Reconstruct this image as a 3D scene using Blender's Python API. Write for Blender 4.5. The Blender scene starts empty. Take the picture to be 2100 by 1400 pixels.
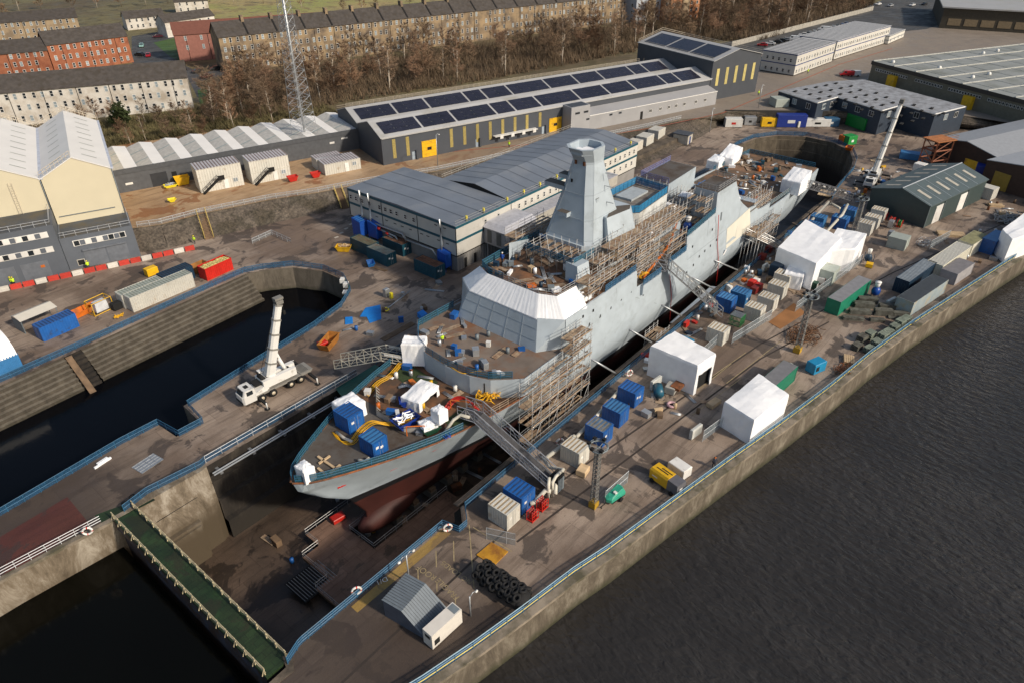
import bpy, bmesh, math, random
from mathutils import Vector, Matrix, Euler
from mathutils.geometry import tessellate_polygon
R = math.radians
rnd = random.Random(7)
scene = bpy.context.scene
COL = scene.collection

# ---------------------------------------------------------------- world frame
# x runs along the dry dock (bow of the ship at x = 0), y to port, z up; 1 unit = 1 m
CAM = Vector((-29.774, -58.204, 65.26)); PITCH = 0.579595; ROLL = -0.00195166; FPX = 1456.0
YAW = R(90 - 50.2146)           # turn of the view from the +x axis towards +y is 90 - YAW
_c, _s = math.cos(R(50.2146)), math.sin(R(50.2146))
def _dir(v):                    # survey frame (looking along +Y) -> world frame
    return Vector((v[0]*_c + v[1]*_s, -v[0]*_s + v[1]*_c, v[2]))
_fw = _dir((0, math.cos(PITCH), -math.sin(PITCH)))
_rt0 = _dir((1, 0, 0)); _up0 = _dir((0, math.sin(PITCH), math.cos(PITCH)))
_rt = math.cos(ROLL)*_rt0 + math.sin(ROLL)*_up0
_up = -math.sin(ROLL)*_rt0 + math.cos(ROLL)*_up0
def _ray(px, py): return _fw + _rt*((px-1050)/FPX) - _up*((py-700)/FPX)
def G(px, py, z=0.0):           # surveyed sight line meets the level z
    d = _ray(px, py); t = (z-CAM.z)/d.z; p = CAM + d*t
    return Vector((p.x, p.y, z))
def T(px, py, y):               # ... meets the upright plane y = const
    d = _ray(px, py); t = (y-CAM.y)/d.y
    return CAM + d*t

# ---------------------------------------------------------------- materials
def nodes_of(m):
    m.use_nodes = True; nt = m.node_tree; nt.nodes.clear(); return nt
def lnk(nt, a, b): nt.links.new(a, b)
MATS = {}
def mat(name, col, rough=.65, var=.14, sc=1.2, metal=0., dirt=None, da=.35, ds=.6, bump=0., bs=8., rv=.12, alpha=1., coat=0.):
    if name in MATS: return MATS[name]
    m = bpy.data.materials.new(name); nt = nodes_of(m); N = nt.nodes
    out = N.new('ShaderNodeOutputMaterial'); p = N.new('ShaderNodeBsdfPrincipled')
    tc = N.new('ShaderNodeTexCoord'); oi = N.new('ShaderNodeObjectInfo')
    ad = N.new('ShaderNodeVectorMath'); ad.operation = 'ADD'; lnk(nt, tc.outputs['Object'], ad.inputs[0])
    sv = N.new('ShaderNodeVectorMath'); sv.operation = 'SCALE'; sv.inputs[0].default_value = (37, 19, 23); lnk(nt, oi.outputs['Random'], sv.inputs['Scale'])
    lnk(nt, sv.outputs[0], ad.inputs[1])
    n1 = N.new('ShaderNodeTexNoise'); n1.inputs['Scale'].default_value = sc; n1.inputs['Detail'].default_value = 6; lnk(nt, ad.outputs[0], n1.inputs['Vector'])
    mr = N.new('ShaderNodeMapRange'); mr.inputs['From Min'].default_value = .3; mr.inputs['From Max'].default_value = .7
    mr.inputs['To Min'].default_value = 1-var; mr.inputs['To Max'].default_value = 1+var; lnk(nt, n1.outputs['Fac'], mr.inputs['Value'])
    r2 = N.new('ShaderNodeMapRange'); r2.inputs['To Min'].default_value = 1-rv; r2.inputs['To Max'].default_value = 1+rv; lnk(nt, oi.outputs['Random'], r2.inputs['Value'])
    mu = N.new('ShaderNodeMath'); mu.operation = 'MULTIPLY'; lnk(nt, mr.outputs[0], mu.inputs[0]); lnk(nt, r2.outputs[0], mu.inputs[1])
    vs = N.new('ShaderNodeVectorMath'); vs.operation = 'SCALE'; vs.inputs[0].default_value = col[:3]; lnk(nt, mu.outputs[0], vs.inputs['Scale'])
    cur = vs.outputs[0]
    if dirt:
        n2 = N.new('ShaderNodeTexNoise'); n2.inputs['Scale'].default_value = ds; n2.inputs['Detail'].default_value = 8; n2.inputs['Roughness'].default_value = .65
        lnk(nt, ad.outputs[0], n2.inputs['Vector'])
        d = N.new('ShaderNodeMapRange'); d.inputs['From Min'].default_value = .66-da*.45; d.inputs['From Max'].default_value = .78-da*.3; lnk(nt, n2.outputs['Fac'], d.inputs['Value'])
        mx = N.new('ShaderNodeMix'); mx.data_type = 'RGBA'; lnk(nt, d.outputs[0], mx.inputs['Factor']); lnk(nt, cur, mx.inputs['A']); mx.inputs['B'].default_value = (*dirt, 1)
        cur = mx.outputs['Result']
    lnk(nt, cur, p.inputs['Base Color'])
    p.inputs['Roughness'].default_value = rough; p.inputs['Metallic'].default_value = metal; p.inputs['Coat Weight'].default_value = coat
    if bump:
        n3 = N.new('ShaderNodeTexNoise'); n3.inputs['Scale'].default_value = bs; n3.inputs['Detail'].default_value = 5; lnk(nt, ad.outputs[0], n3.inputs['Vector'])
        b = N.new('ShaderNodeBump'); b.inputs['Strength'].default_value = bump; b.inputs['Distance'].default_value = .1
        lnk(nt, n3.outputs['Fac'], b.inputs['Height']); lnk(nt, b.outputs[0], p.inputs['Normal'])
    if alpha < 1: p.inputs['Alpha'].default_value = alpha
    lnk(nt, p.outputs[0], out.inputs['Surface']); MATS[name] = m; return m

def ground_mat(name, c1, c2, stain, joint=None, sc=.05, stain_amt=.45, dark=None, rough=.8, jang=0., fine=.2, fs=6.):
    m = bpy.data.materials.new(name); nt = nodes_of(m); N = nt.nodes
    out = N.new('ShaderNodeOutputMaterial'); p = N.new('ShaderNodeBsdfPrincipled'); tc = N.new('ShaderNodeTexCoord')
    V = tc.outputs['Object']
    def noise(s, det=8, rg=.6, vec=None, dist=0.):
        n = N.new('ShaderNodeTexNoise'); n.inputs['Scale'].default_value = s; n.inputs['Detail'].default_value = det
        n.inputs['Roughness'].default_value = rg; n.inputs['Distortion'].default_value = dist; lnk(nt, vec or V, n.inputs['Vector']); return n.outputs['Fac']
    def rng(v, a, b, c=0., d=1.):
        r = N.new('ShaderNodeMapRange'); r.inputs['From Min'].default_value = a; r.inputs['From Max'].default_value = b
        r.inputs['To Min'].default_value = c; r.inputs['To Max'].default_value = d; lnk(nt, v, r.inputs['Value']); return r.outputs[0]
    def mix(f, a, b):
        x = N.new('ShaderNodeMix'); x.data_type = 'RGBA'
        if isinstance(f, float): x.inputs['Factor'].default_value = f
        else: lnk(nt, f, x.inputs['Factor'])
        for s, v in (('A', a), ('B', b)):
            if isinstance(v, tuple): x.inputs[s].default_value = (*v, 1)
            else: lnk(nt, v, x.inputs[s])
        return x.outputs['Result']
    cur = mix(rng(noise(sc), .42, .58), c1, c2)
    mp = N.new('ShaderNodeMapping'); mp.inputs['Scale'].default_value = (.25, 1.6, 1); mp.inputs['Rotation'].default_value = (0, 0, .12); lnk(nt, V, mp.inputs['Vector'])
    cur = mix(rng(noise(.55, 7, .7, mp.outputs[0]), .5, .66, 0, .6), cur, tuple(x*.55 for x in c1))
    m2 = N.new('ShaderNodeMapping'); m2.inputs['Scale'].default_value = (.05, 1.1, 1); m2.inputs['Rotation'].default_value = (0, 0, -.2); lnk(nt, V, m2.inputs['Vector'])
    cur = mix(rng(noise(.8, 5, .6, m2.outputs[0]), .56, .66, 0, .5), cur, tuple(x*.6 for x in c1))
    if joint:
        br = N.new('ShaderNodeTexBrick'); br.inputs['Scale'].default_value = 1.; br.inputs['Brick Width'].default_value = joint; br.inputs['Row Height'].default_value = joint*.6
        br.inputs['Mortar Size'].default_value = .06; br.inputs['Mortar Smooth'].default_value = .6
        mj = N.new('ShaderNodeMapping'); mj.inputs['Rotation'].default_value = (0, 0, jang); lnk(nt, V, mj.inputs['Vector']); lnk(nt, mj.outputs[0], br.inputs['Vector'])
        br.inputs['Color1'].default_value = (.8, .79, .78, 1); br.inputs['Color2'].default_value = (1.1, 1.1, 1.1, 1); br.inputs['Mortar'].default_value = (.6, .57, .55, 1)
        x = N.new('ShaderNodeMix'); x.data_type = 'RGBA'; x.blend_type = 'MULTIPLY'; x.inputs['Factor'].default_value = .8; lnk(nt, cur, x.inputs['A']); lnk(nt, br.outputs['Color'], x.inputs['B']); cur = x.outputs['Result']
    cur = mix(rng(noise(.16, 9, .62, None, .6), .585-stain_amt*.1, .615-stain_amt*.1, 0, .8), cur, stain)
    cur = mix(rng(noise(1.1, 8, .75), .6, .72, 0, .55), cur, tuple(x*.55 for x in c1))
    f = noise(fs, 4, .7)
    x = N.new('ShaderNodeVectorMath'); x.operation = 'SCALE'; lnk(nt, cur, x.inputs[0]); lnk(nt, rng(f, .25, .75, 1-fine, 1+fine), x.inputs['Scale']); cur = x.outputs[0]
    if dark:                    # blend towards one end: cloud shade painted into the yard, greyer concrete on terrace
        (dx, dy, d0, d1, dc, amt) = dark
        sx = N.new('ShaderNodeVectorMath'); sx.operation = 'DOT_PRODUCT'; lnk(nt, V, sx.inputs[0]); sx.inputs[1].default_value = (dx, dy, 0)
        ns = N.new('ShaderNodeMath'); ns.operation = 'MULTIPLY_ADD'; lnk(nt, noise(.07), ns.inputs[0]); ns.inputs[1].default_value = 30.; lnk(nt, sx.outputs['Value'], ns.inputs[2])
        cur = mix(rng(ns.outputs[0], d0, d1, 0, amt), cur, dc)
    lnk(nt, cur, p.inputs['Base Color'])
    lnk(nt, rng(noise(.2), .4, .62, rough, rough*.6), p.inputs['Roughness'])
    b = N.new('ShaderNodeBump'); b.inputs['Strength'].default_value = .35; b.inputs['Distance'].default_value = .05; lnk(nt, f, b.inputs['Height']); lnk(nt, b.outputs[0], p.inputs['Normal'])
    lnk(nt, p.outputs[0], out.inputs['Surface']); MATS[name] = m; return m

def wall_stain_mat(name, c1, c2, c3, vs=.35, coping=None, zband=None):   # concrete with rain streaks and tide bands
    m = bpy.data.materials.new(name); nt = nodes_of(m); N = nt.nodes
    out = N.new('ShaderNodeOutputMaterial'); p = N.new('ShaderNodeBsdfPrincipled'); tc = N.new('ShaderNodeTexCoord')
    mp = N.new('ShaderNodeMapping'); mp.inputs['Scale'].default_value = (1, 1, .35); lnk(nt, tc.outputs['Object'], mp.inputs['Vector'])
    n = N.new('ShaderNodeTexNoise'); n.inputs['Scale'].default_value = vs; n.inputs['Detail'].default_value = 10; n.inputs['Roughness'].default_value = .8; n.inputs['Distortion'].default_value = .5; lnk(nt, mp.outputs[0], n.inputs['Vector'])
    cr = N.new('ShaderNodeValToRGB'); e = cr.color_ramp.elements; e[0].position = .36; e[0].color = (*c1, 1); e[1].position = .66; e[1].color = (*c3, 1)
    k = e.new(.5); k.color = (*c2, 1); lnk(nt, n.outputs['Fac'], cr.inputs['Fac'])
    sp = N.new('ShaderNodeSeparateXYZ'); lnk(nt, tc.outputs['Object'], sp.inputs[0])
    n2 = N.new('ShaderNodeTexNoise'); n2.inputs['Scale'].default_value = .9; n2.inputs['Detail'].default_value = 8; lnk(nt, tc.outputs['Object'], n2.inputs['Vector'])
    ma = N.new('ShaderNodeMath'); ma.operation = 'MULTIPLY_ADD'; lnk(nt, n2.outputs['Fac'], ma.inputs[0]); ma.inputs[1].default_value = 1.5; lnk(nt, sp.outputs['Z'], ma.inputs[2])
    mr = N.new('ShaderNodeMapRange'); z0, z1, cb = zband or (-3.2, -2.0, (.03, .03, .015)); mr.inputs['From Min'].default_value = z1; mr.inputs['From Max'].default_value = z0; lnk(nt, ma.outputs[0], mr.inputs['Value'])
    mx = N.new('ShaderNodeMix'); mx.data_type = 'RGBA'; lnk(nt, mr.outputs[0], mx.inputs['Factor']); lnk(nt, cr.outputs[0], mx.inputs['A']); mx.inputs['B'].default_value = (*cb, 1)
    lnk(nt, mx.outputs['Result'], p.inputs['Base Color']); p.inputs['Roughness'].default_value = .85
    b = N.new('ShaderNodeBump'); b.inputs['Strength'].default_value = .5; b.inputs['Distance'].default_value = .1; lnk(nt, n2.outputs['Fac'], b.inputs['Height']); lnk(nt, b.outputs[0], p.inputs['Normal'])
    lnk(nt, p.outputs[0], out.inputs['Surface']); MATS[name] = m; return m

def water_mat(name, col, s, strength, rough=.12, spec=.5):
    m = bpy.data.materials.new(name); nt = nodes_of(m); N = nt.nodes
    out = N.new('ShaderNodeOutputMaterial'); p = N.new('ShaderNodeBsdfPrincipled'); tc = N.new('ShaderNodeTexCoord')
    mp = N.new('ShaderNodeMapping'); mp.inputs['Rotation'].default_value = (0, 0, R(35)); mp.inputs['Scale'].default_value = (1, .45, 1); lnk(nt, tc.outputs['Object'], mp.inputs['Vector'])
    n = N.new('ShaderNodeTexNoise'); n.inputs['Scale'].default_value = s; n.inputs['Detail'].default_value = 2.5; n.inputs['Roughness'].default_value = .5; n.inputs['Distortion'].default_value = .35; lnk(nt, mp.outputs[0], n.inputs['Vector'])
    n2 = N.new('ShaderNodeTexNoise'); n2.inputs['Scale'].default_value = s*.07; n2.inputs['Detail'].default_value = 3; lnk(nt, mp.outputs[0], n2.inputs['Vector'])
    mm = N.new('ShaderNodeMath'); mm.operation = 'MULTIPLY'; lnk(nt, n.outputs['Fac'], mm.inputs[0]); lnk(nt, n2.outputs['Fac'], mm.inputs[1])
    b = N.new('ShaderNodeBump'); b.inputs['Strength'].default_value = strength; b.inputs['Distance'].default_value = 1.; lnk(nt, mm.outputs[0], b.inputs['Height']); lnk(nt, b.outputs[0], p.inputs['Normal'])
    vs = N.new('ShaderNodeVectorMath'); vs.operation = 'SCALE'; vs.inputs[0].default_value = col; r = N.new('ShaderNodeMapRange'); r.inputs['To Min'].default_value = .4; r.inputs['To Max'].default_value = 1.6; lnk(nt, n2.outputs['Fac'], r.inputs['Value']); lnk(nt, r.outputs[0], vs.inputs['Scale'])
    lnk(nt, vs.outputs[0], p.inputs['Base Color']); p.inputs['Roughness'].default_value = rough; p.inputs['IOR'].default_value = 1.33; p.inputs['Specular IOR Level'].default_value = spec
    lnk(nt, p.outputs[0], out.inputs['Surface']); return m

# ---------------------------------------------------------------- mesh helpers
class MB:
    def __init__(s): s.v = []; s.f = []; s.m = []; s.sm = []; s.X = Matrix.Identity(4)
    def at(s, loc=(0, 0, 0), rz=0., rx=0., ry=0.): s.X = Matrix.Translation(Vector(loc)) @ Euler((rx, ry, rz)).to_matrix().to_4x4(); return s
    def add(s, vs, fs, m=0, smooth=False):
        o = len(s.v); s.v += [tuple(s.X @ Vector(v)) for v in vs]
        for f in fs: s.f.append([o+i for i in f]); s.m.append(m); s.sm.append(smooth)
        return s
    def box(s, x0, x1, y0, y1, z0, z1, m=0):
        v = [(x, y, z) for z in (z0, z1) for y in (y0, y1) for x in (x0, x1)]
        return s.add(v, [(0, 2, 3, 1), (4, 5, 7, 6), (0, 1, 5, 4), (2, 6, 7, 3), (0, 4, 6, 2), (1, 3, 7, 5)], m)
    def cb(s, c, d, m=0): return s.box(c[0]-d[0]/2, c[0]+d[0]/2, c[1]-d[1]/2, c[1]+d[1]/2, c[2]-d[2]/2, c[2]+d[2]/2, m)
    def prism(s, poly, z0, z1, m=0, top=None, cap=True):
        n = len(poly); z0s = z0 if isinstance(z0, (list, tuple)) else [z0]*n; z1s = z1 if isinstance(z1, (list, tuple)) else [z1]*n
        tp = top or poly
        v = [(p[0], p[1], z) for p, z in zip(poly, z0s)] + [(p[0], p[1], z) for p, z in zip(tp, z1s)]
        f = [(i, (i+1) % n, n+(i+1) % n, n+i) for i in range(n)]
        if cap: f += [tuple(range(n-1, -1, -1)), tuple(range(n, 2*n))]
        return s.add(v, f, m)
    def poly(s, pts, m=0, flip=False):
        tr = tessellate_polygon([[Vector(p) for p in pts]])
        fs = []
        for t in tr:
            a, b, c = [Vector(pts[i]) for i in t]
            nrm = (b-a).cross(c-a)
            t = tuple(t)
            if (nrm.z < 0) != flip: t = t[::-1]
            fs.append(t)
        return s.add(pts, fs, m)
    def quad(s, *pts, m=0): return s.add(pts, [tuple(range(len(pts)))], m)
    def tube(s, a, b, r, n=6, m=0, r2=None, smooth=True):
        a, b = Vector(a), Vector(b); d = b-a
        if d.length < 1e-6: return s
        d.normalize(); u = d.orthogonal().normalized(); w = d.cross(u); r2 = r if r2 is None else r2
        v = []
        for p, q in ((a, r), (b, r2)):
            for i in range(n):
                t = 2*math.pi*(i+.5)/n; v.append(p + u*math.cos(t)*q + w*math.sin(t)*q)
        return s.add(v, [(i, (i+1) % n, n+(i+1) % n, n+i) for i in range(n)] + [tuple(range(n-1, -1, -1)), tuple(range(n, 2*n))], m, smooth)
    def bar(s, a, b, w=.06, m=0): return s.tube(a, b, w*.7, 4, m, smooth=False)
    def path(s, pts, r, n=6, m=0):
        pts = [Vector(p) for p in pts]; rings = []
        for i, p in enumerate(pts):
            d = (pts[min(i+1, len(pts)-1)] - pts[max(i-1, 0)]).normalized()
            u = d.cross(Vector((0, 0, 1)));  u = u.normalized() if u.length > 1e-3 else Vector((1, 0, 0)); w = d.cross(u)
            rings.append([p + u*math.cos(2*math.pi*k/n)*r + w*math.sin(2*math.pi*k/n)*r for k in range(n)])
        v = [q for rg in rings for q in rg]; f = []
        for i in range(len(pts)-1):
            for k in range(n): f.append((i*n+k, i*n+(k+1) % n, (i+1)*n+(k+1) % n, (i+1)*n+k))
        f += [tuple(range(n-1, -1, -1)), tuple((len(pts)-1)*n+k for k in range(n))]
        return s.add(v, f, m, True)
    def sphere(s, c, r, n=10, m=0, k=6):
        r = (r, r, r) if not isinstance(r, (list, tuple)) else r; v = []; f = []
        for j in range(k+1):
            th = math.pi*j/k
            for i in range(n): ph = 2*math.pi*i/n; v.append((c[0]+r[0]*math.sin(th)*math.cos(ph), c[1]+r[1]*math.sin(th)*math.sin(ph), c[2]+r[2]*math.cos(th)))
        for j in range(k):
            for i in range(n): f.append((j*n+i, (j+1)*n+i, (j+1)*n+(i+1) % n, j*n+(i+1) % n))
        return s.add(v, f, m, True)
    def torus(s, c, R1, r, n=20, k=8, m=0, ax=2):
        v = []; f = []
        for i in range(n):
            a = 2*math.pi*i/n
            for j in range(k):
                b = 2*math.pi*j/k; q = [(R1+r*math.cos(b))*math.cos(a), (R1+r*math.cos(b))*math.sin(a), r*math.sin(b)]
                if ax == 1: q = [q[0], q[2], q[1]]
                if ax == 0: q = [q[2], q[0], q[1]]
                v.append((c[0]+q[0], c[1]+q[1], c[2]+q[2]))
        for i in range(n):
            for j in range(k): f.append((i*k+j, ((i+1) % n)*k+j, ((i+1) % n)*k+(j+1) % k, i*k+(j+1) % k))
        return s.add(v, f, m, True)
    def mesh(s, name, mats):
        me = bpy.data.meshes.new(name); me.from_pydata(s.v, [], s.f)
        for m in (mats if isinstance(mats, (list, tuple)) else [mats]): me.materials.append(m)
        me.polygons.foreach_set('material_index', s.m); me.polygons.foreach_set('use_smooth', s.sm); me.update(); return me
    def build(s, name, mats, parent=None, loc=None, rz=0.):
        return link(name, s.mesh(name, mats), parent, loc, rz)
def link(name, me, parent=None, loc=None, rz=0.):
    o = bpy.data.objects.new(name, me); COL.objects.link(o)
    if parent: o.parent = parent
    if loc is not None: o.location = loc
    if rz: o.rotation_euler = (0, 0, rz)
    return o
def tag(o, label, cat, group=None, kind=None):
    if kind: o['kind'] = kind
    if label: o['label'] = label
    if cat: o['category'] = cat
    if group: o['group'] = group
    return o
def thing(name, label, cat, loc=(0, 0, 0), rz=0., group=None):
    o = bpy.data.objects.new(name, None); COL.objects.link(o); o.location = loc; o.rotation_euler = (0, 0, rz); o.empty_display_size = .3
    return tag(o, label, cat, group)
def struct(name, mb, mats): o = mb.build(name, mats); o['kind'] = 'structure'; return o
KIDS = {}
def dup(root, loc, rz=0., label=None, group=None, scale=None):
    def kids(o):
        if o.name not in KIDS: KIDS[o.name] = [c for c in bpy.data.objects if c.parent == o]
        return KIDS[o.name]
    r = root.copy(); COL.objects.link(r); r.location = loc; r.rotation_euler = (0, 0, rz)
    if scale: r.scale = scale
    if label: r['label'] = label
    if group: r['group'] = group
    for ch in kids(root):
        c = ch.copy(); COL.objects.link(c); c.parent = r
        for g in kids(ch): d = g.copy(); COL.objects.link(d); d.parent = c
    return r
USED = set()
def proto_place(p, loc, rz=0., label=None, group=None, scale=None):
    if p.name not in USED:
        USED.add(p.name); p.location = loc; p.rotation_euler = (0, 0, rz)
        if scale: p.scale = scale
        if label: p['label'] = label
        if group: p['group'] = group
        return p
    return dup(p, loc, rz, label, group, scale)

# palette
grey = mat('ship grey paint', (.40, .46, .51), .5, .08, .45, dirt=(.31, .355, .385), da=.26, ds=.25, rv=0)
grey_d = mat('dark grey paint', (.16, .19, .21), .55, .1)
redhull = mat('red antifouling', (.05, .011, .008), .65, .25, .3, rv=0); blackp = mat('black paint', (.012, .012, .014), .45)
rust = mat('rust', (.22, .075, .025), .85, .35, .8, dirt=(.09, .04, .02), da=.5)
deckbrown = mat('rusty plywood deck', (.2, .09, .04), .85, .3, .25, dirt=(.09, .055, .035), da=.7, ds=.35, rv=0)
deckgrey = mat('grey deck plate', (.12, .11, .10), .75, .25, .3, dirt=(.07, .05, .035), da=.6, ds=.3, rv=0)
shrink = mat('white shrink wrap', (.88, .89, .91), .5, .05, .8, bump=.5, bs=.9, rv=.03)
white = mat('white paint', (.72, .71, .68), .45, .06, 1, dirt=(.45, .42, .36), da=.25)
cream = mat('cream container paint', (.56, .545, .49), .55, .06, .7, dirt=(.42, .36, .28), da=.18, ds=.8)
beige = mat('beige panel', (.5, .47, .41), .6, .08)
steel = mat('galvanised steel', (.42, .44, .46), .4, .1, 2, metal=.6); scafft = mat('scaffold tube', (.38, .38, .38), .45, .15, 2, metal=.4)
plank = mat('scaffold plank', (.33, .25, .17), .8, .45, .9, dirt=(.22, .13, .08), da=.5, ds=1.2)
timber = mat('pale timber', (.55, .40, .24), .75, .2, 1)
timber_d = mat('old timber', (.17, .11, .065), .85, .3, 1)
blue = mat('blue container paint', (.012, .10, .35), .45, .12, .8, dirt=(.03, .06, .14), da=.25, ds=1.)
lblue = mat('light blue container paint', (.04, .17, .38), .45, .1)
navy = mat('navy container paint', (.010, .035, .07), .5, .15, 1)
teal = mat('teal steel container paint', (.008, .06, .09), .5, .15)
green = mat('green container paint', (.006, .17, .10), .5, .12); green2 = mat('bright green paint', (.01, .22, .04), .5, .1); dgreen = mat('dark green paint', (.01, .055, .03), .55)
red = mat('red paint', (.5, .02, .012), .45, .12); yellow = mat('yellow paint', (.72, .42, .01), .45, .12, 1, dirt=(.4, .2, .03), da=.25); yel2 = mat('lemon paint', (.75, .62, .02), .5, .1)
orange = mat('orange paint', (.55, .13, .01), .5, .15, 1, dirt=(.3, .1, .03), da=.3)
railblue = mat('blue railing paint', (.022, .105, .20), .5, .2, .8, rv=.05); netblue = mat('blue debris netting', (.010, .07, .155), .8, .3, 2, alpha=.62)
netteal = mat('teal debris netting', (.012, .075, .105), .8, .3, 2, alpha=.7); railgrey = mat('pale railing steel', (.5, .52, .54), .45, .1, metal=.3)
railcream = mat('cream railing paint', (.55, .47, .30), .6, .2)
glass = mat('window glass', (.02, .025, .03), .12, .3, 3); glassb = mat('pale window glass', (.25, .3, .33), .2, .2, 3); rubber = mat('tyre rubber', (.007, .007, .008), .85, .3)
dark = mat('dark gap', (.01, .01, .01), .9); tarpb = mat('blue tarpaulin', (.01, .2, .62), .6, .1, bump=.4, bs=2)
hivis = mat('hi-vis cloth', (.55, .8, .03), .7); skin = mat('skin', (.5, .28, .19), .6); cloth = mat('dark work cloth', (.02, .025, .04), .9)
# ================================================================ ground, docks, water
g_yard = ground_mat('yard concrete', (.18, .13, .097), (.35, .275, .215), (.06, .046, .038), joint=7, dark=(-1, -.3, 8, 20, (.045, .032, .025), .85), jang=.02)  # near end darkened in the colour itself to stand for cloud shade
g_terr = ground_mat('terrace concrete', (.34, .215, .115), (.46, .31, .18), (.24, .10, .035), joint=12, jang=-.31, stain_amt=.2, dark=(1, 0, 90, 150, (.22, .19, .16), .9))
g_land = ground_mat('scrub and grass land', (.12, .09, .05), (.17, .145, .065), (.08, .065, .03), sc=.02, rough=.95)
g_field = ground_mat('rough field grass', (.36, .28, .12), (.30, .30, .09), (.2, .15, .07), sc=.03, rough=.95)
g_road = ground_mat('street asphalt', (.06, .06, .06), (.085, .083, .08), (.045, .045, .045), rough=.85)
g_bank = ground_mat('stone bank', (.085, .068, .052), (.11, .088, .066), (.055, .045, .03), sc=.4, rough=.95, fine=.9, fs=2.2)
m_quay = wall_stain_mat('quay wall concrete', (.06, .048, .034), (.12, .098, .072), (.26, .23, .18), zband=(-3.8, -2.3, (.035, .035, .015)))
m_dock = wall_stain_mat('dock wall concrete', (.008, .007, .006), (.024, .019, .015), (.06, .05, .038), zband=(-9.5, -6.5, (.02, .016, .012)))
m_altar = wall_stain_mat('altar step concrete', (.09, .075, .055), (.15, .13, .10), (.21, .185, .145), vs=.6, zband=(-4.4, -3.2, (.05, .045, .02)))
m_nose = wall_stain_mat('pale dock entrance concrete', (.07, .053, .034), (.17, .135, .095), (.36, .32, .26), zband=(-6, -2.5, (.075, .056, .034)))

def P2(l): return [(a, b) for a, b in l]
quay_line = [(-17, -22.5), (-4.9, -26.3), (.9, -27.6), (6.8, -28.7), (14.7, -30.), (19.8, -31.2), (30.4, -33.1), (43.3, -35.5), (54.3, -37.7), (67.5, -40.), (80.5, -41.9), (94.8, -44.6), (111.5, -48.3), (129.7, -52.3), (141.4, -55.), (175, -64), (240, -90), (400, -180), (700, -400)]
QE = [(x-.25, y-.9) for x, y in quay_line]
head = [(148, 17.5), (153, 19), (168, 20.8), (177, 20), (184, 16), (188.5, 9), (188, 1), (183, -5.5), (176, -8.6), (168, -10.5), (152, -11.8), (146, -13.2)]
dryL = [(-12.5, 17.5), (148, 17.5)]
wet = [(-22.9, 29.4), (-7.2, 31.0), (-1.9, 31.), (-1.6, 26.2), (2.2, 26.3), (2.6, 31.9), (12, 33.), (20, 34.1), (28.1, 35.2), (35.5, 37.2), (40, 40.3), (42.6, 45), (42.4, 50.6), (39.6, 56.5), (35, 60), (32.1, 61.3), (25.1, 60.8), (11.2, 59.8), (0, 59), (-12.8, 58.3), (-60, 56.5), (-600, 40)]
ground_poly = QE + [(1600, -900), (1600, 1300), (-600, 1300)] + wet[::-1] + [(-75, 28), (-75, 18.6), (-26, 18.4), (-12.5, 17.5), (148, 17.5)] + head[1:] + [(146, -13.4), (14, -13.4), (12, -15.6), (11, -15.6), (10.6, -13.3), (-12, -13.5), (-12.5, -14.8), (-17, -15)]
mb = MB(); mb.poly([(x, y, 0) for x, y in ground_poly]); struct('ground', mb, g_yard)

# terrace: foot line (z 0) and top line (z 3.5) of the stone bank
footp = [(300, 517), (345, 510), (430, 488), (560, 458), (700, 428), (745, 418), (900, 392), (1100, 362), (1295, 352), (1405, 297), (1440, 280), (1482, 252), (1600, 251), (1748, 255)]
topp = [(285, 468), (330, 462), (413, 440), (560, 410), (650, 397), (745, 378), (900, 352), (1060, 318), (1225, 285), (1330, 263), (1400, 246), (1440, 243), (1484, 231), (1600, 229), (1749, 233)]
foot = [G(*p) for p in footp]; topl = [G(p[0], p[1], 3.5) for p in topp]
foot = [Vector((-20, 108, 0)), Vector((15, 97.5, 0))] + foot[0:] + [Vector((212, -2, 0)), Vector((226, -20, 0)), Vector((244, -75, 0)), Vector((244, -140, 0))]
topl = [Vector((-20, 109, 3.5)), Vector((15, 98.3, 3.5))] + topl[0:] + [Vector((212.5, -1.5, 3.5)), Vector((226.5, -19.5, 3.5)), Vector((245, -75, 3.5)), Vector((245, -140, 3.5))]
mb = MB()
rb = random.Random(3)
for i in range(len(foot)-1):
    a, b, c, d = foot[i], foot[i+1], topl[i+1], topl[i]
    K = max(2, int((b-a).length/1.1)); J = 5; o = len(mb.v); pts = []
    for j in range(J+1):
        for k in range(K+1):
            u, w = k/K, j/J; p = a.lerp(b, u).lerp(d.lerp(c, u), w)
            if 0 < j < J: p = p + Vector((rb.uniform(-.1, .1), rb.uniform(-.1, .1), rb.uniform(-.1, .1)))
            pts.append(tuple(p))
    mb.add(pts, [(j*(K+1)+k, j*(K+1)+k+1, (j+1)*(K+1)+k+1, (j+1)*(K+1)+k) for j in range(J) for k in range(K)])
struct('stone_bank', mb, g_bank)
far = [(245, -140, 3.5), (1600, -500, 3.5), (1600, 1300, 3.5), (-600, 1300, 3.5), (-600, 109, 3.5)]
mb = MB(); mb.poly([tuple(p) for p in topl] + far); struct('upper_terrain', mb, g_land)
def sheet(name, pts, z, m, kind='structure'):
    mb = MB(); mb.poly([tuple(G(x, y, z)) for x, y in pts]); o = mb.build(name, m)
    for v in o.data.vertices: v.co.z = z
    o['kind'] = kind; return o
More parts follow.
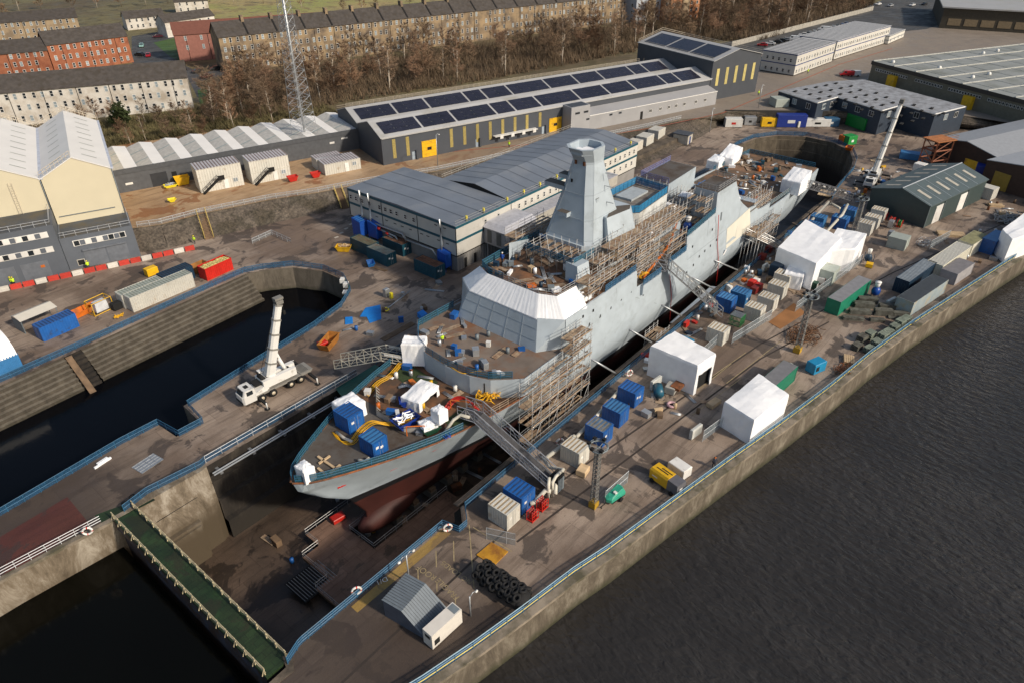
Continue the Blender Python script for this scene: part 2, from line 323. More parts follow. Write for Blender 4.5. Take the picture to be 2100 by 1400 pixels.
# concrete terrace yard and works road (4 mm above the land)
ty = [(236, 415), (236, 470), (285, 467), (330, 461), (413, 439), (560, 409), (650, 396), (745, 377), (900, 351), (1060, 317), (1225, 284), (1330, 262), (1400, 245), (1440, 242), (1484, 230), (1600, 228), (1749, 232), (1800, 236), (1900, 225), (2300, 290), (2700, 240), (2300, 20), (1790, 60), (1640, 62), (1560, 98), (1400, 120), (700, 230), (230, 300)]
mb = MB(); q = [G(x, y, 3.504) for x, y in ty]; mb.poly([tuple(p) for p in q]); struct('works_road', mb, g_terr)
sheet('field', [(380, 30), (520, 48), (700, 40), (900, 30), (1060, 15), (1290, -20), (1290, -60), (900, -90), (500, -60), (400, -10)], 3.51, g_field)
sheet('street', [(270, 75), (350, 62), (372, 95), (370, 130), (410, 150), (470, 140), (470, 152), (400, 170), (420, 190), (405, 200), (385, 160), (270, 130)], 3.52, g_road)
sheet('car_park', [(1460, 95), (1800, 5), (1850, -20), (2120, -20), (2120, 30), (1960, 40), (1900, 60), (1700, 80), (1560, 112)], 3.53, g_road)
sheet('lawn', [(315, 88), (358, 78), (372, 100), (380, 130), (350, 118)], 3.53, ground_mat('lawn grass', (.05, .10, .02), (.07, .13, .03), (.05, .07, .02), rough=.95))
sheet('lawn', [(405, 185), (432, 180), (432, 205), (410, 215)], 3.53, MATS['lawn grass'])
# water
w1 = water_mat('river water', (.030, .028, .027), 1.3, .8, .22, .5); w2 = water_mat('dock water', (.002, .0025, .004), .9, .04, .1, .18); w3 = water_mat('basin water', (.003, .003, .002), .8, .05, .12, .25)
mb = MB(); mb.poly([(-700, -1500, -4.6), (1600, -1500, -4.6), (1600, -300, -4.6), (141, -54, -4.6), (-16, -22, -4.6), (-700, -22, -4.6)])
struct('river_water', mb, w1)
mb = MB(); mb.poly([(-700, -22, -4.6), (-14.6, -22, -4.6), (-14.6, 19, -4.6), (-75, 19, -4.6), (-75, 28, -4.6), (-700, 28, -4.6)]); struct('basin_water', mb, w3)
mb = MB(); mb.poly([(-600, 28, -4.59), (-74, 28, -4.59), (-20, 28, -4.59), (0, 24, -4.59), (45, 34, -4.59), (46, 60, -4.59), (30, 64, -4.59), (-600, 64, -4.59)]); struct('dock_water', mb, w2)
# quay wall facing the river, with a coping course
def wall_strip(name, label, pts, z0, z1, m, off=0., cope=None, copew=.9, copeh=.35, out=.08, cat='quay wall', thick=1.2):
    pts = [Vector((p[0], p[1], 0)) for p in pts]; T_ = thing(name, label, cat, pts[0])
    o0 = pts[0]; n = []
    for i in range(len(pts)):
        d = (pts[min(i+1, len(pts)-1)]-pts[max(i-1, 0)]).normalized(); n.append(Vector((d.y, -d.x, 0)))   # right-hand side = open side
    L = [p-o0 for p in pts]; mb = MB()
    for i in range(len(L)-1):
        a, b = L[i], L[i+1]; na, nb = n[i], n[i+1]
        K = max(1, int((b-a).length/12))
        for k in range(K):
            p, q2 = a.lerp(b, k/K), a.lerp(b, (k+1)/K); np_, nq = na.lerp(nb, k/K), na.lerp(nb, (k+1)/K)
            mb.quad(p+Vector((0, 0, z0))+np_*off, q2+Vector((0, 0, z0))+nq*off, q2+Vector((0, 0, z1)), p+Vector((0, 0, z1)))
    mb.build('wall_face', m, T_)
    if cope:
        mb = MB()
        for i in range(len(L)-1):
            a, b = L[i], L[i+1]; na, nb = n[i], n[i+1]
            v = [a+na*out, b+nb*out, b-nb*copew, a-na*copew]
            mb.add([(p.x, p.y, z1-copeh) for p in v]+[(p.x, p.y, z1+.05) for p in v], [(0, 1, 5, 4), (1, 2, 6, 5), (2, 3, 7, 6), (3, 0, 4, 7), (4, 5, 6, 7), (3, 2, 1, 0)])
        mb.build('coping', cope, T_)
    return T_
m_cope = mat('coping stone', (.24, .2, .155), .85, .25, .5, dirt=(.09, .08, .05), da=.5, ds=.4)
m_coped = mat('weathered coping', (.12, .095, .07), .85, .25, .5, dirt=(.05, .04, .03), da=.5, ds=.4)
wall_strip('quay_wall', 'long weathered concrete quay wall along the river', QE, -7, 0, m_quay, cope=m_cope)
wall_strip('quay_wall', 'pale streaked pier wall above the water at lower left', [(-75, 18.6), (-26, 18.4), (-12.5, 17.5)], -7, 0, m_nose, cope=m_cope, copew=.6)
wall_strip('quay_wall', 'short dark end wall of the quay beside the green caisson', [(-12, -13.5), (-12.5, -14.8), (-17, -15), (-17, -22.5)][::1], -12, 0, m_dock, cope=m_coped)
# dry dock: stepped sides
def stepped(name, label, line, prof, m, cat='dock wall', riser=None):       # prof: list of (inset, z); open side on the right of the line
    pts = [Vector((p[0], p[1], 0)) for p in line]; T_ = thing(name, label, cat, pts[0]); n = []
    for i in range(len(pts)):
        a = (pts[i]-pts[i-1]).normalized() if i else None; b = (pts[i+1]-pts[i]).normalized() if i < len(pts)-1 else None
        d = ((a or b)+(b or a)).normalized(); n.append(Vector((d.y, -d.x, 0)))
    mb = MB()
    for j in range(len(prof)-1):
        (i0, z0), (i1, z1) = prof[j], prof[j+1]
        for i in range(len(pts)-1):
            v = [pts[i]+n[i]*i0, pts[i+1]+n[i+1]*i0, pts[i+1]+n[i+1]*i1, pts[i]+n[i]*i1]; zz = [z0, z0, z1, z1]
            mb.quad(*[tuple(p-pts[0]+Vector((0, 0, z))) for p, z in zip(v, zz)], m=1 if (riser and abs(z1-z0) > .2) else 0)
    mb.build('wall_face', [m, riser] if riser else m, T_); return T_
PR = [(0, .03), (0, -2.2), (.9, -2.25), (.9, -5), (1.7, -5.05), (1.7, -8.2), (2.6, -8.25), (2.6, -11.6)]
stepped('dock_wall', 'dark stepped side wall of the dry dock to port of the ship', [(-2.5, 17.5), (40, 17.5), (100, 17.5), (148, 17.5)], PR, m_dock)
stepped('dock_wall', 'curved dark brown wall at the head of the dry dock behind the stern', [(148, 17.5)]+head[1:]+[(146, -13.4)], [(0, .03), (0, -1), (.4, -1.05), (.4, -4), (.8, -4.05), (.8, -11.6)], wall_stain_mat('dock head concrete', (.05, .038, .025), (.10, .08, .055), (.16, .13, .095), zband=(-7, -2.5, (.03, .022, .016))))
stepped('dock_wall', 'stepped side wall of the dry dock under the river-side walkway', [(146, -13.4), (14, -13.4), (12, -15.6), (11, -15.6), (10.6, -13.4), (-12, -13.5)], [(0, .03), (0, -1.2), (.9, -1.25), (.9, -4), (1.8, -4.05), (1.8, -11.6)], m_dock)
# pale round-nosed entrance pier face
mb = MB(); T_ = thing('dock_entrance_pier', 'pale concrete entrance block with rounded nose beside the caisson', 'dock wall', (-12.5, 17.5, 0))
nose = [(0, -.02), (3, -.1), (7.5, -.2), (9.3, -.3), (10.3, -.1), (10.6, .9)]
nose2 = [(0, -2.2), (3, -2.2), (7, -2.2), (9.0, -2.1), (9.9, -1.6), (10.4, .6)]
for i in range(5):
    (a, b), (c, d) = nose[i], nose[i+1]; (e, f), (g, h) = nose2[i], nose2[i+1]
    mb.quad((e, f, -4.6), (g, h, -4.6), (c, d, .04), (a, b, .04)); mb.quad((e, f, -12), (g, h, -12), (g, h, -4.6), (e, f, -4.6), m=0)
mb.poly([(a, b, .04) for a, b in nose]+[(10.6, 1.5, .04), (0, 1.5, .04)])
mb.build('wall_face', m_nose, T_)
mb = MB(); mb.box(2.2, 6.6, -2.9, -2.22, -11.6, -5.2); mb.box(2.5, 6.3, -3.25, -2.9, -11.6, -5.6); mb.build('buttress', m_nose, T_)
mb = MB(); mb.tube((2, -1.4, -2.6), (8.7, -1.3, -2.6), .05, 4)
for i in range(6): mb.box(1.2, 1.3, -2.35, -2.0, -3-i*.5, -2.9-i*.5)
mb.build('rungs', dark, T_)
# altar steps of the wet dock (lit side) and its round head
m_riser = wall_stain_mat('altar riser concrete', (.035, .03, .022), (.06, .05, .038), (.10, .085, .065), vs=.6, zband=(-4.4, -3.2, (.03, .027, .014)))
ALT = [(0, .03)]
for i in range(9): ALT += [(i*.62+.0, -.62*(i+.55)), (i*.62+.62, -.62*(i+.6))]
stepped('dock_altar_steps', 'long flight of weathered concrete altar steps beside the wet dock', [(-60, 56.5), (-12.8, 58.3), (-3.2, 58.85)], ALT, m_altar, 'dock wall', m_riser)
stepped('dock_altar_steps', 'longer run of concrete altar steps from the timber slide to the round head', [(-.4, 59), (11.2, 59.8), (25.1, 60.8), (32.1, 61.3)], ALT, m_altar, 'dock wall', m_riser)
mb = MB(); T_ = thing('dock_stair_slot', 'timber slide and stair slot between the two runs of altar steps', 'stairs', (-3.2, 58.85, 0))
mb.box(0, 2.8, -6.2, .3, -5.3, -5.25)
for i in range(9): mb.box(1.2, 2.8, -.1-i*.62-.62, .0-i*.62, -5.2, -.62*(i+.6))
mb.quad((0, 0, 0), (0, -5.6, -5.3), (0, 0, -5.3)); mb.quad((2.8, 0, 0), (2.8, 0, -5.3), (2.8, -5.6, -5.3)); mb.quad((0, .3, -5.3), (2.8, .3, -5.3), (2.8, .3, 0), (0, .3, 0))
mb.build('stair', m_dock, T_)
mb = MB(); mb.quad((.1, -.2, -.1), (1.1, -.2, -.1), (1.1, -6.2, -4.7), (.1, -6.2, -4.7)); mb.quad((.1, -.2, -.3), (.1, -6.2, -4.9), (1.1, -6.2, -4.9), (1.1, -.2, -.3)); mb.build('timber_slide', timber_d, T_)
m_wd = wall_stain_mat('wet dock wall concrete', (.07, .06, .045), (.13, .11, .085), (.19, .165, .13), zband=(-4.2, -3., (.04, .04, .02)))
stepped('dock_wall', 'round concrete head wall of the wet dock behind the white crane', [(32.1, 61.3), (35, 60), (39.6, 56.5), (42.4, 50.6), (42.6, 45), (40, 40.3), (35.5, 37.2)], [(0, .03), (0, -5.2)], m_wd)
stepped('dock_wall', 'plain wall of the wet dock below the crane pier', [(35.5, 37.2), (28.1, 35.2), (20, 34.1), (12, 33), (2.6, 31.9), (2.2, 26.3), (-1.6, 26.2), (-1.9, 31), (-7.2, 31), (-22.9, 29.4), (-75, 28)], [(0, .03), (0, -5.2)], m_wd)
# dry dock floor, keel block line, raised staging floor
g_floor = ground_mat('dock floor', (.07, .05, .037), (.11, .077, .056), (.018, .013, .01), joint=6, sc=.12, stain_amt=.8, rough=.55)
mb = MB(); mb.poly([(-14.5, -12, -11.5), (186, -12, -11.5), (190, 20, -11.5), (-14.5, 16, -11.5)]); struct('dock_floor', mb, g_floor)
g_stage = ground_mat('brown staging deck', (.17, .10, .07), (.25, .155, .11), (.07, .05, .035), joint=2.4, sc=.1, stain_amt=.6)
T_ = thing('staging_floor', 'reddish brown raised work floor with cut-outs under the bow', 'platform', (2, -9, -10.2))
mb = MB(); Z0 = 0; stg = [(-2.2, 3.2), (14, 3.2), (14, 6.2), (5.4, 6.2), (5.4, 11.2), (14, 11.2), (14, 18), (-1, 18), (-1, 9)]
mb.poly([(x, y, 0) for x, y in [(-3, 0), (20, 0), (20, 6.4), (6.0, 6.4), (6.0, 11.4), (20, 11.4), (20, 15.5), (1.6, 15.5), (1.6, 12.6), (-1.0, 12.6), (-1.0, 7.2), (-3, 7.2)]])
mb.build('work_deck', g_stage, T_)
mb = MB()
for (a, b, c, d) in ((-3, 0, -3, 7.2), (-1, 7.2, -1, 12.6), (1.6, 12.6, 1.6, 15.5), (1.6, 15.5, 20, 15.5), (6, 6.4, 20, 6.4), (6, 11.4, 20, 11.4), (6, 6.4, 6, 11.4), (-3, 0, 20, 0), (-3, 7.2, -1, 7.2), (-1, 12.6, 1.6, 12.6)):
    mb.bar((a, b, 1.05), (c, d, 1.05), .05); mb.bar((a, b, .55), (c, d, .55), .04)
    n = max(1, int(math.hypot(c-a, d-b)/1.8))
    for i in range(n+1): mb.bar((a+(c-a)*i/n, b+(d-b)*i/n, 0), (a+(c-a)*i/n, b+(d-b)*i/n, 1.05), .05)
mb.build('guard_rail', scafft, T_)
mb = MB(); mb.box(-3.05, 20, -.05, .0, -.5, -.02); mb.box(-3.05, -3, 0, 7.2, -.5, -.02); mb.box(-1.05, -1, 7.2, 12.6, -.5, -.02); mb.box(1.6, 20, 15.5, 15.55, -.5, -.02); mb.build('edge_beam', timber_d, T_)
blk = None
for i in range(34):
    x = 14+i*3.4
    if blk is None:
        mb = MB(); mb.box(-.6, .6, -1.1, 1.1, 0, 1.1); mb.box(-.5, .5, -1, 1, 1.102, 1.65, 1); blk = mb.build('keel_block', [m_altar, timber_d]); tag(blk, 'concrete and timber keel block standing under the ship', 'keel block', 'keel blocks in a row under the ship'); blk.location = (x, 0, -11.5)
    else: dup(blk, (x, 0, -11.5))
# wet grating pit on the floor near the gate
T_ = thing('floor_grating', 'dark open pit with pale bars in the dry dock floor', 'grating', tuple(G(640, 1190, -10.4)))
mb = MB(); mb.box(-2.6, 2.6, -2.2, 2.2, 0, .12); mb.build('pit_frame', dark, T_)
mb = MB()
for i in range(14): mb.bar((-2.5+i*.38, -2, .2), (-2.5+i*.38, 2, .2), .06)
mb.build('bars', steel, T_)
# caisson gate
T_ = thing('caisson_gate', 'green decked caisson gate closing the dry dock', 'dock gate', (-14.4, 18.2, 0))
mb = MB(); mb.box(0, 2.7, -32.4, .0, -.35, .0); mb.build('walkway_deck', ground_mat('mossy green deck', (.014, .03, .01), (.02, .045, .014), (.02, .022, .01), joint=1.3, sc=.3, stain_amt=.4, rough=.8), T_)
mb = MB(); mb.box(.35, 2.3, -32.2, -.4, -11.4, -.352); mb.box(-.0, .35, -32.2, -.4, -1.6, -.352); mb.build('gate_body', mat('gate steel', (.05, .055, .075), .6, .3, .5, dirt=(.05, .03, .02), da=.6), T_)
def simple_rail(mb, pts, h=1.1, rails=(1.05, .55), w=.05, m=0):
    for a, b in zip(pts[:-1], pts[1:]):
        a, b = Vector(a), Vector(b)
        for r in rails: mb.bar(a+Vector((0, 0, h*r/1.05)), b+Vector((0, 0, h*r/1.05)), w, m)
for xx, nm in ((.12, 'handrail'), (2.55, 'handrail')):
    mb = MB(); simple_rail(mb, [(xx, -.3, 0), (xx, -32.2, 0)], w=.07); mb.build(nm, railcream, T_)
pm = MB(); pm.box(-.05, .05, -.09, .09, 0, 1.15); pm.bar((0, 0, .7), (.28, 0, 0), .08); pm = pm.mesh('gate_post', railcream)
for i in range(20):
    for xx in (.12, 2.55): link('post', pm, T_, (xx, -.4-i*1.66, 0), 0 if xx > 1 else math.pi)
mb = MB(); mb.poly([(-15.5, 20.2, .006), (-15.5, 17.6, .006), (-9.5, 16.9, .006), (-9.5, 18.3, .006)]); mb.build('green_deck_patch', MATS['mossy green deck']).__setitem__('kind', 'structure')

# ---------------------------------------------------------------- railings
POSTM = {}
def railing(name, label, pts, z=0., h=1.15, sp=2.4, m=railblue, net=None, nrail=2, top=None, group=None, cat='railing', w=.07, maxposts=98, lowbar=None):
    P = [Vector((p[0], p[1], p[2] if len(p) > 2 else z)) for p in pts]; T_ = thing(name, label, cat, P[0], 0, group); o = P[0]; P = [p-o for p in P]
    mb = MB(); hs = [h*(k+1)/nrail for k in range(nrail)]
    for a, b in zip(P[:-1], P[1:]):
        for k, r in enumerate(hs): mb.bar(a+Vector((0, 0, r)), b+Vector((0, 0, r)), w*.9, 1 if (top and k == len(hs)-1) else (2 if lowbar and k == 0 else 0))
    mb.build('rails', [m, top or m, lowbar or m], T_)
    key = (m.name, round(h, 2), w)
    if key not in POSTM: q = MB(); q.cb((0, 0, h/2), (w, w, h)); POSTM[key] = q.mesh('post', m)
    tot = sum((b-a).length for a, b in zip(P[:-1], P[1:])); s = max(sp, tot/maxposts); acc = 0; nxt = 0
    for a, b in zip(P[:-1], P[1:]):
        L = (b-a).length
        while nxt <= acc+L+1e-6: link('post', POSTM[key], T_, a.lerp(b, (nxt-acc)/max(L, 1e-6))); nxt += s
        acc += L
    if net:
        mb = MB()
        for a, b in zip(P[:-1], P[1:]): mb.quad(a+Vector((0, 0, .06)), b+Vector((0, 0, .06)), b+Vector((0, 0, h-.04)), a+Vector((0, 0, h-.04)))
        mb.build('netting', net, T_)
    return T_
ql = [Vector((a, b, 0)) for a, b in quay_line[1:16]]
railing('railing', 'blue and yellow railing along the edge of the river quay', [(-12, -24.3)]+quay_line[1:9], h=1.2, sp=2.2, nrail=3, m=railblue, top=mat('pale top rail', (.16, .27, .34), .5), w=.1, lowbar=mat('yellow kick rail', (.5, .38, .02), .5), net=mat('thin blue mesh', (.015, .11, .25), .8, alpha=.6))
railing('railing', 'blue and yellow railing curving past the green containers', quay_line[8:17], h=1.2, sp=2.2, nrail=3, m=railblue, top=MATS['pale top rail'], w=.1, lowbar=MATS['yellow kick rail'], net=MATS['thin blue mesh'])
railing('railing', 'blue netted railing along the crane pier beside the wet dock', [(-40, 28.2)]+[(x-.0, y-.5) for x, y in wet[:3]]+[(-1.3, 25.9), (2.4, 25.9), (3., 31.2), (12, 32.5), (20, 33.6), (28.1, 34.7), (35.8, 36.6)], net=netblue, sp=2.)
railing('railing', 'blue netted railing round the curved head of the wet dock', [(35.8, 36.6), (40.6, 39.8), (43.2, 45), (43, 50.8), (40.1, 57), (35.3, 60.6), (32.1, 62), (25.1, 61.6)], net=netblue, sp=2.)
railing('railing', 'blue netted railing above the wet dock steps', [(25.1, 61.6), (11.2, 60.6), (0, 59.8), (-12.8, 59.1), (-45, 57.8)], net=netblue, sp=2.)
railing('railing', 'blue railing on top of the pale entrance pier', [(-12.9, 17.9), (-9.6, 18.6), (-2.6, 17.9), (-1.8, 18.2)], net=netblue)
railing('railing', 'long low rail and netting along the port side of the dry dock', [(-1.8, 18.2), (17, 18.2), (24, 18.2)], net=netblue, m=railgrey)
railing('railing', 'dark blue netted barrier beside the port shoulder of the ship', [(28, 18.2), (40, 18.2), (60, 18.2), (90, 18.2), (147, 18.2), (152, 19.6)], net=netblue)
railing('railing', 'pale railing along the lower left pier edge', [(-60, 19.2), (-26, 19.0), (-15.5, 18.3)], m=railgrey, nrail=3, sp=1.6)
railing('railing', 'blue railing beside the yellow walkway at the dry dock mouth', [(-12.2, -14.6), (-10.4, -13.9), (-9.8, -12.9+-.9), (10.4, -13.9), (10.9, -16.1), (12.3, -16.1), (14.2, -14)], net=netblue, m=railblue, nrail=3, sp=1.6)
railing('railing', 'blue netted railing behind the blue containers on the river side', [(14.2, -14), (30, -14), (52, -14)], net=netblue)
railing('railing', 'blue netted railing between the big white tents and the ship', [(52, -14), (80, -14), (110, -14), (128, -14)], net=netblue)
railing('railing', 'blue railing round the head of the dry dock', [(143, -14.2), (152, -12.6), (168, -11.3), (176.3, -9.4), (183.6, -6), (188.8, .8), (189.3, 9.2), (184.6, 16.7), (177.2, 20.8), (168, 21.6), (153, 19.8)], net=netblue, nrail=3)
# coping kerb of the dry dock, pipe run on brackets and yellow walkway
mb = MB(); mb.box(0, 132, -.45, .45, .0, .35); o = mb.build('dock_kerb', m_coped); o.location = (14.5, -12.6, -.9); tag(o, 'long concrete kerb beam along the ship side of the dry dock', 'kerb')
T_ = thing('pipe_run', 'pair of long pipes on brackets along the inner dock edge', 'pipe', (-2, 16.6, -.8))
mb = MB(); mb.tube((0, 0, 0), (44, 0, 0), .12, 8); mb.tube((0, -.35, -.1), (44, -.35, -.1), .12, 8); mb.build('pipes', railgrey, T_)
bm_ = MB(); bm_.box(-.2, .2, -.5, .9, -.5, -.14); bm_.box(-.2, .2, .3, .9, -.9, -.5); bm_ = bm_.mesh('bracket', steel)
for i in range(9): link('bracket', bm_, T_, (1+i*5, 0, 0))
T_ = thing('pipe_run', 'row of grey pipes along the river side coping of the dry dock', 'pipe', (14, -12.2, -.25))
mb = MB(); [mb.tube((0, -.3*k, .05*k), (125, -.3*k, .05*k), .1+.04*k, 6) for k in range(3)]; mb.build('pipes', mat('old pipe', (.14, .11, .085), .7, .3), T_)
mb = MB(); mb.poly([tuple(G(x, y, .008)) for x, y in [(720, 1243), (733, 1255), (925, 1093), (905, 1085)]]); o = mb.build('walkway', ground_mat('ochre walkway paint', (.30, .19, .05), (.34, .22, .07), (.2, .13, .06), rough=.8)); o['kind'] = 'structure'
mb = MB(); mb.poly([tuple(G(x, y, .008)) for x, y in [(0, 1100), (138, 1018), (185, 1075), (0, 1185)]]); o = mb.build('red_deck_patch', ground_mat('red painted concrete', (.085, .026, .018), (.11, .035, .025), (.05, .03, .025), stain_amt=.6)); o['kind'] = 'structure'
# ================================================================ the ship
SH = thing('warship', 'half built pale grey frigate standing in the dry dock', 'ship', (0, 0, 0))
def itp(tb, x):
    if x <= tb[0][0]: return tb[0][1]
    for (a, b), (c, d) in zip(tb[:-1], tb[1:]):
        if x <= c: return b+(d-b)*(x-a)/(c-a)
    return tb[-1][1]
HB = {6.: [(0, .12), (1.2, 1.5), (2, 2.1), (4.6, 3.4), (10, 5.8), (15.6, 7.7), (21, 8.95), (27, 9.9), (32, 10.4), (120, 10.3), (137, 9.5), (145, 8.9)],
      3.2: [(2, .1), (5, 1.5), (10, 3.8), (15.6, 5.8), (21, 7.3), (27, 8.7), (35, 10.0), (45, 10.35), (120, 10.25), (137, 9.4), (145, 8.8)],
      -1.8: [(7, .05), (12, 1.6), (20, 3.8), (30, 6.), (45, 7.5), (60, 8.1), (110, 7.9), (130, 8.2), (144, 7)],
      -6: [(9.4, .05), (15, 1.1), (25, 2.8), (40, 5.4), (60, 7.3), (100, 7.1), (120, 6), (138, 3)],
      -9.2: [(9.2, .05), (14, .6), (30, 1.4), (45, 3), (60, 5), (100, 4.4), (115, 1.5), (126, .3)],
      -9.8: [(9.6, .02), (14, .2), (126, .2)]}
HZ = sorted(HB)
STEM = [(-9.8, 9.6), (-9.2, 9.2), (-6, 9.4), (-1.8, 7.), (1.9, 2.8), (4.8, .35), (6.3, 0)]
XEND = [(-9.8, 124), (-9.2, 126), (-6, 138), (-1.8, 144), (6, 145)]
def hb(x, z):
    z = max(HZ[0], min(6., z))
    for a, b in zip(HZ[:-1], HZ[1:]):
        if z <= b: t = (z-a)/(b-a); return itp(HB[a], x)*(1-t)+itp(HB[b], x)*t
def deckz(x): return 6+.35*max(0, 1-x/16)
rows = [6, 4.6, 3.2, 1.4, -.2, -1.8, -2.9, -4, -6, -7.8, -9.2, -9.8]; NC = 60
mb = MB(); grid = []
for z in rows:
    s, e = itp(STEM, z), itp(XEND, z); r = []
    for i in range(NC+1):
        u = i/NC; x = s+(e-s)*(u**1.5)
        w = hb(x, z)
        if i == 0: w = .05
        elif z > 5.9: w = max(w, .12)
        # keep narrow near the stem of in-between rows
        w = min(w, .12+(x-s)*1.35)
        r.append((x, w, deckz(x) if z == 6 else z))
    grid.append(r)
for sgn in (-1, 1):
    o = len(mb.v); mb.v += [(x, sgn*w, z) for r in grid for x, w, z in r]
    for j in range(len(rows)-1):
        mi = 0 if rows[j+1] >= -1.8 else (1 if rows[j+1] >= -3 else 2)
        for i in range(NC):
            a = o+j*(NC+1)+i; f = [a, a+1, a+NC+2, a+NC+1]
            mb.f.append(f if sgn > 0 else f[::-1]); mb.m.append(mi); mb.sm.append(j > 0)
n2 = (NC+1)*len(rows)
for j in range(len(rows)-1):    # transom
    a = j*(NC+1)+NC; b = (j+1)*(NC+1)+NC; mb.f.append([a, b, b+n2, a+n2]); mb.m.append(0); mb.sm.append(False)
    a = j*(NC+1); b = (j+1)*(NC+1); mb.f.append([a, a+n2, b+n2, b]); mb.m.append(0 if j < 5 else 2); mb.sm.append(False)
mb.build('hull', [grey, blackp, redhull], SH)
mb = MB(); mb.sphere((13.2, 0, -8.4), (5.4, 1.75, 2.0), 18, 0, 12)
for i, f in enumerate(mb.f):
    zc = sum(mb.v[k][2] for k in f)/4; mb.m[i] = 1 if zc < -9.2 else 0
mb.build('bow_dome', [redhull, blackp], SH)
# rub strip / rusty deck edge on the bow
mb = MB()
for sgn in (-1, 1):
    pts = [(x, sgn*(hb(x, 6)+.05), deckz(x)+.02) for x in [0, .6, 1.5, 3, 5, 8, 12, 16, 20, 25, 30, 34]]
    for a, b in zip(pts[:-1], pts[1:]): mb.bar(a, b, .2)
mb.build('deck_edge', rust, SH)
# hull markings: draught pipes, hawse marks
for (px, py) in ((695, 1003), (801, 966), (889, 927)):
    p = T(px, py, -3 if px < 750 else (-5.4 if px < 850 else -7.6)); mb = MB()
    y = None
    for k in range(40):     # march on to the hull side
        yy = -.5-k*.25; q = T(px, py, yy)
        if abs(hb(q.x, q.z)+yy) < .25 and q.x > 0: p = q
    w = -hb(p.x, p.z); w2 = -hb(p.x+.9, p.z+.1)
    mb.quad((p.x, w-.04, p.z), (p.x+1., w2-.04, p.z+.12), (p.x+1., w2-.05, p.z+.42), (p.x, w-.06, p.z+.3)); mb.build('hull_mark', red, SH)
# decks
def deck(name, pts, m, z=None):
    mb = MB(); mb.poly([(p[0], p[1], p[2] if len(p) > 2 else z) for p in pts]); return mb.build(name, m, SH)
xs = [0, 1.2, 3, 6, 10, 16, 21, 27, 32, 38]
fore = [(x, -hb(x, 6)+.02, deckz(x)-.02) for x in xs]+[(x, hb(x, 6)-.02, deckz(x)-.02) for x in xs[::-1]]
mb = MB()
for i in range(len(xs)-1):
    a, b = fore[i], fore[i+1]; c, d = fore[-2-i], fore[-1-i]; mb.quad(a, b, c, d, m=0 if xs[i] < 16 else 1)
mb.build('forecastle_deck', [deckgrey, deckbrown], SH)
# curved breakwater wall and weapon deck (level 9)
cw = [(30.4, -10.3), (29.2, -9.2), (27.2, -7), (26.1, -4.2), (25.7, 0), (26.1, 4.2), (27.2, 7), (29.2, 9.2), (30.4, 10.3)]
mb = MB(); mb.prism(cw+[(41, 10.3), (41, -10.3)], 6.0, 9.0, 0); mb.build('weapon_deck_house', grey, SH)
deck('weapon_deck', [(x*1-.02+(.1 if x < 27 else 0), y*.99, 9.02) for x, y in cw]+[(41, 10.2, 9.02), (41, -10.2, 9.02)], mat('brown grey deck', (.17, .135, .11), .8, .25, .3, dirt=(.19, .09, .045), da=.45, ds=.22, rv=0))
mb = MB(); mb.cb((26.9, -5.75, 7.25), (.12, 1.0, 2.1)); d = mb.build('door', dark, SH)
mb = MB()
for k in range(4):
    a, b = cw[2], cw[3]
mb = MB(); n_ = Vector((cw[3][0]-cw[2][0], cw[3][1]-cw[2][1], 0)).normalized()
# bridge block: slopes back from level 9 to 13.4
b0 = [(36.2, -7.6), (36.2, 7.6), (40, 10.25), (59, 10.25), (59, -10.25), (40, -10.25)]
b1 = [(37.9, -6.5), (37.9, 6.5), (40, 9.75), (59, 9.85), (59, -9.85), (40, -9.75)]
mb = MB(); mb.prism(b0[::-1], 9, 13.4, 0, top=b1[::-1]); mb.build('bridge_block', grey, SH)
# sheeted upper bridge front
s1 = [(59, 9.0), (45.2, 9.9), (40, 9.8), (37.8, 6.4), (37.8, -6.4), (40, -9.8), (45.2, -9.9)]
s2 = [(59, 7.6), (45.6, 7.5), (41.3, 7.3), (40.2, 4.8), (40.2, -4.8), (41.3, -7.3), (45.6, -7.6)]
mb = MB()
for i in range(1, 6):
    (a, b), (c, d) = s1[i], s1[i+1]; (e, f), (g, h) = s2[i], s2[i+1]; K = 17 if i == 3 else 7
    for k in range(K):
        u, w = k/K, (k+1)/K; j = .0 if k % 2 else .07
        o = lambda t, q=0: (a+(c-a)*t, b+(d-b)*t, 13.3); p = lambda t: (e+(g-e)*t, f+(h-f)*t, 15.75)
        mm = (u+w)/2; A, B, C, D = Vector(o(u)), Vector(o(w)), Vector(p(w)), Vector(p(u)); Mi = (A+B+C+D)/4
        nn = (D-A).cross(B-A).normalized(); nn = nn if nn.z > 0 else -nn
        E1, E2 = A.lerp(B, .3+.1*(k*3 % 5))+nn*.007*(1+(k*7%5)), D.lerp(C, .3+.1*(k*7 % 5))+nn*.012
        mb.quad(A, E1, E2, D); mb.quad(E1, B, C, E2)
    mb.quad((a, b, 13.3), (c, d, 13.3), (c, d, 12.95), (a, b, 12.95))
mb.build('white_sheeting', shrink, SH)
mb = MB(); mb.prism([(x, y) for x, y in [(59, -7.4), (59, 7.4), (45.6, 7.4), (41.4, 7.2), (40.3, 4.7), (40.3, -4.7), (41.4, -7.2), (45.6, -7.4)]], 13.3, 15.3, 0); mb.build('upper_bridge', grey, SH)
deck('bridge_roof', [(59, -7.3), (59, 7.3), (45.6, 7.3), (41.5, 7.1), (40.4, 4.6), (40.4, -4.6), (41.5, -7.1), (45.6, -7.3)], deckbrown, 15.33)
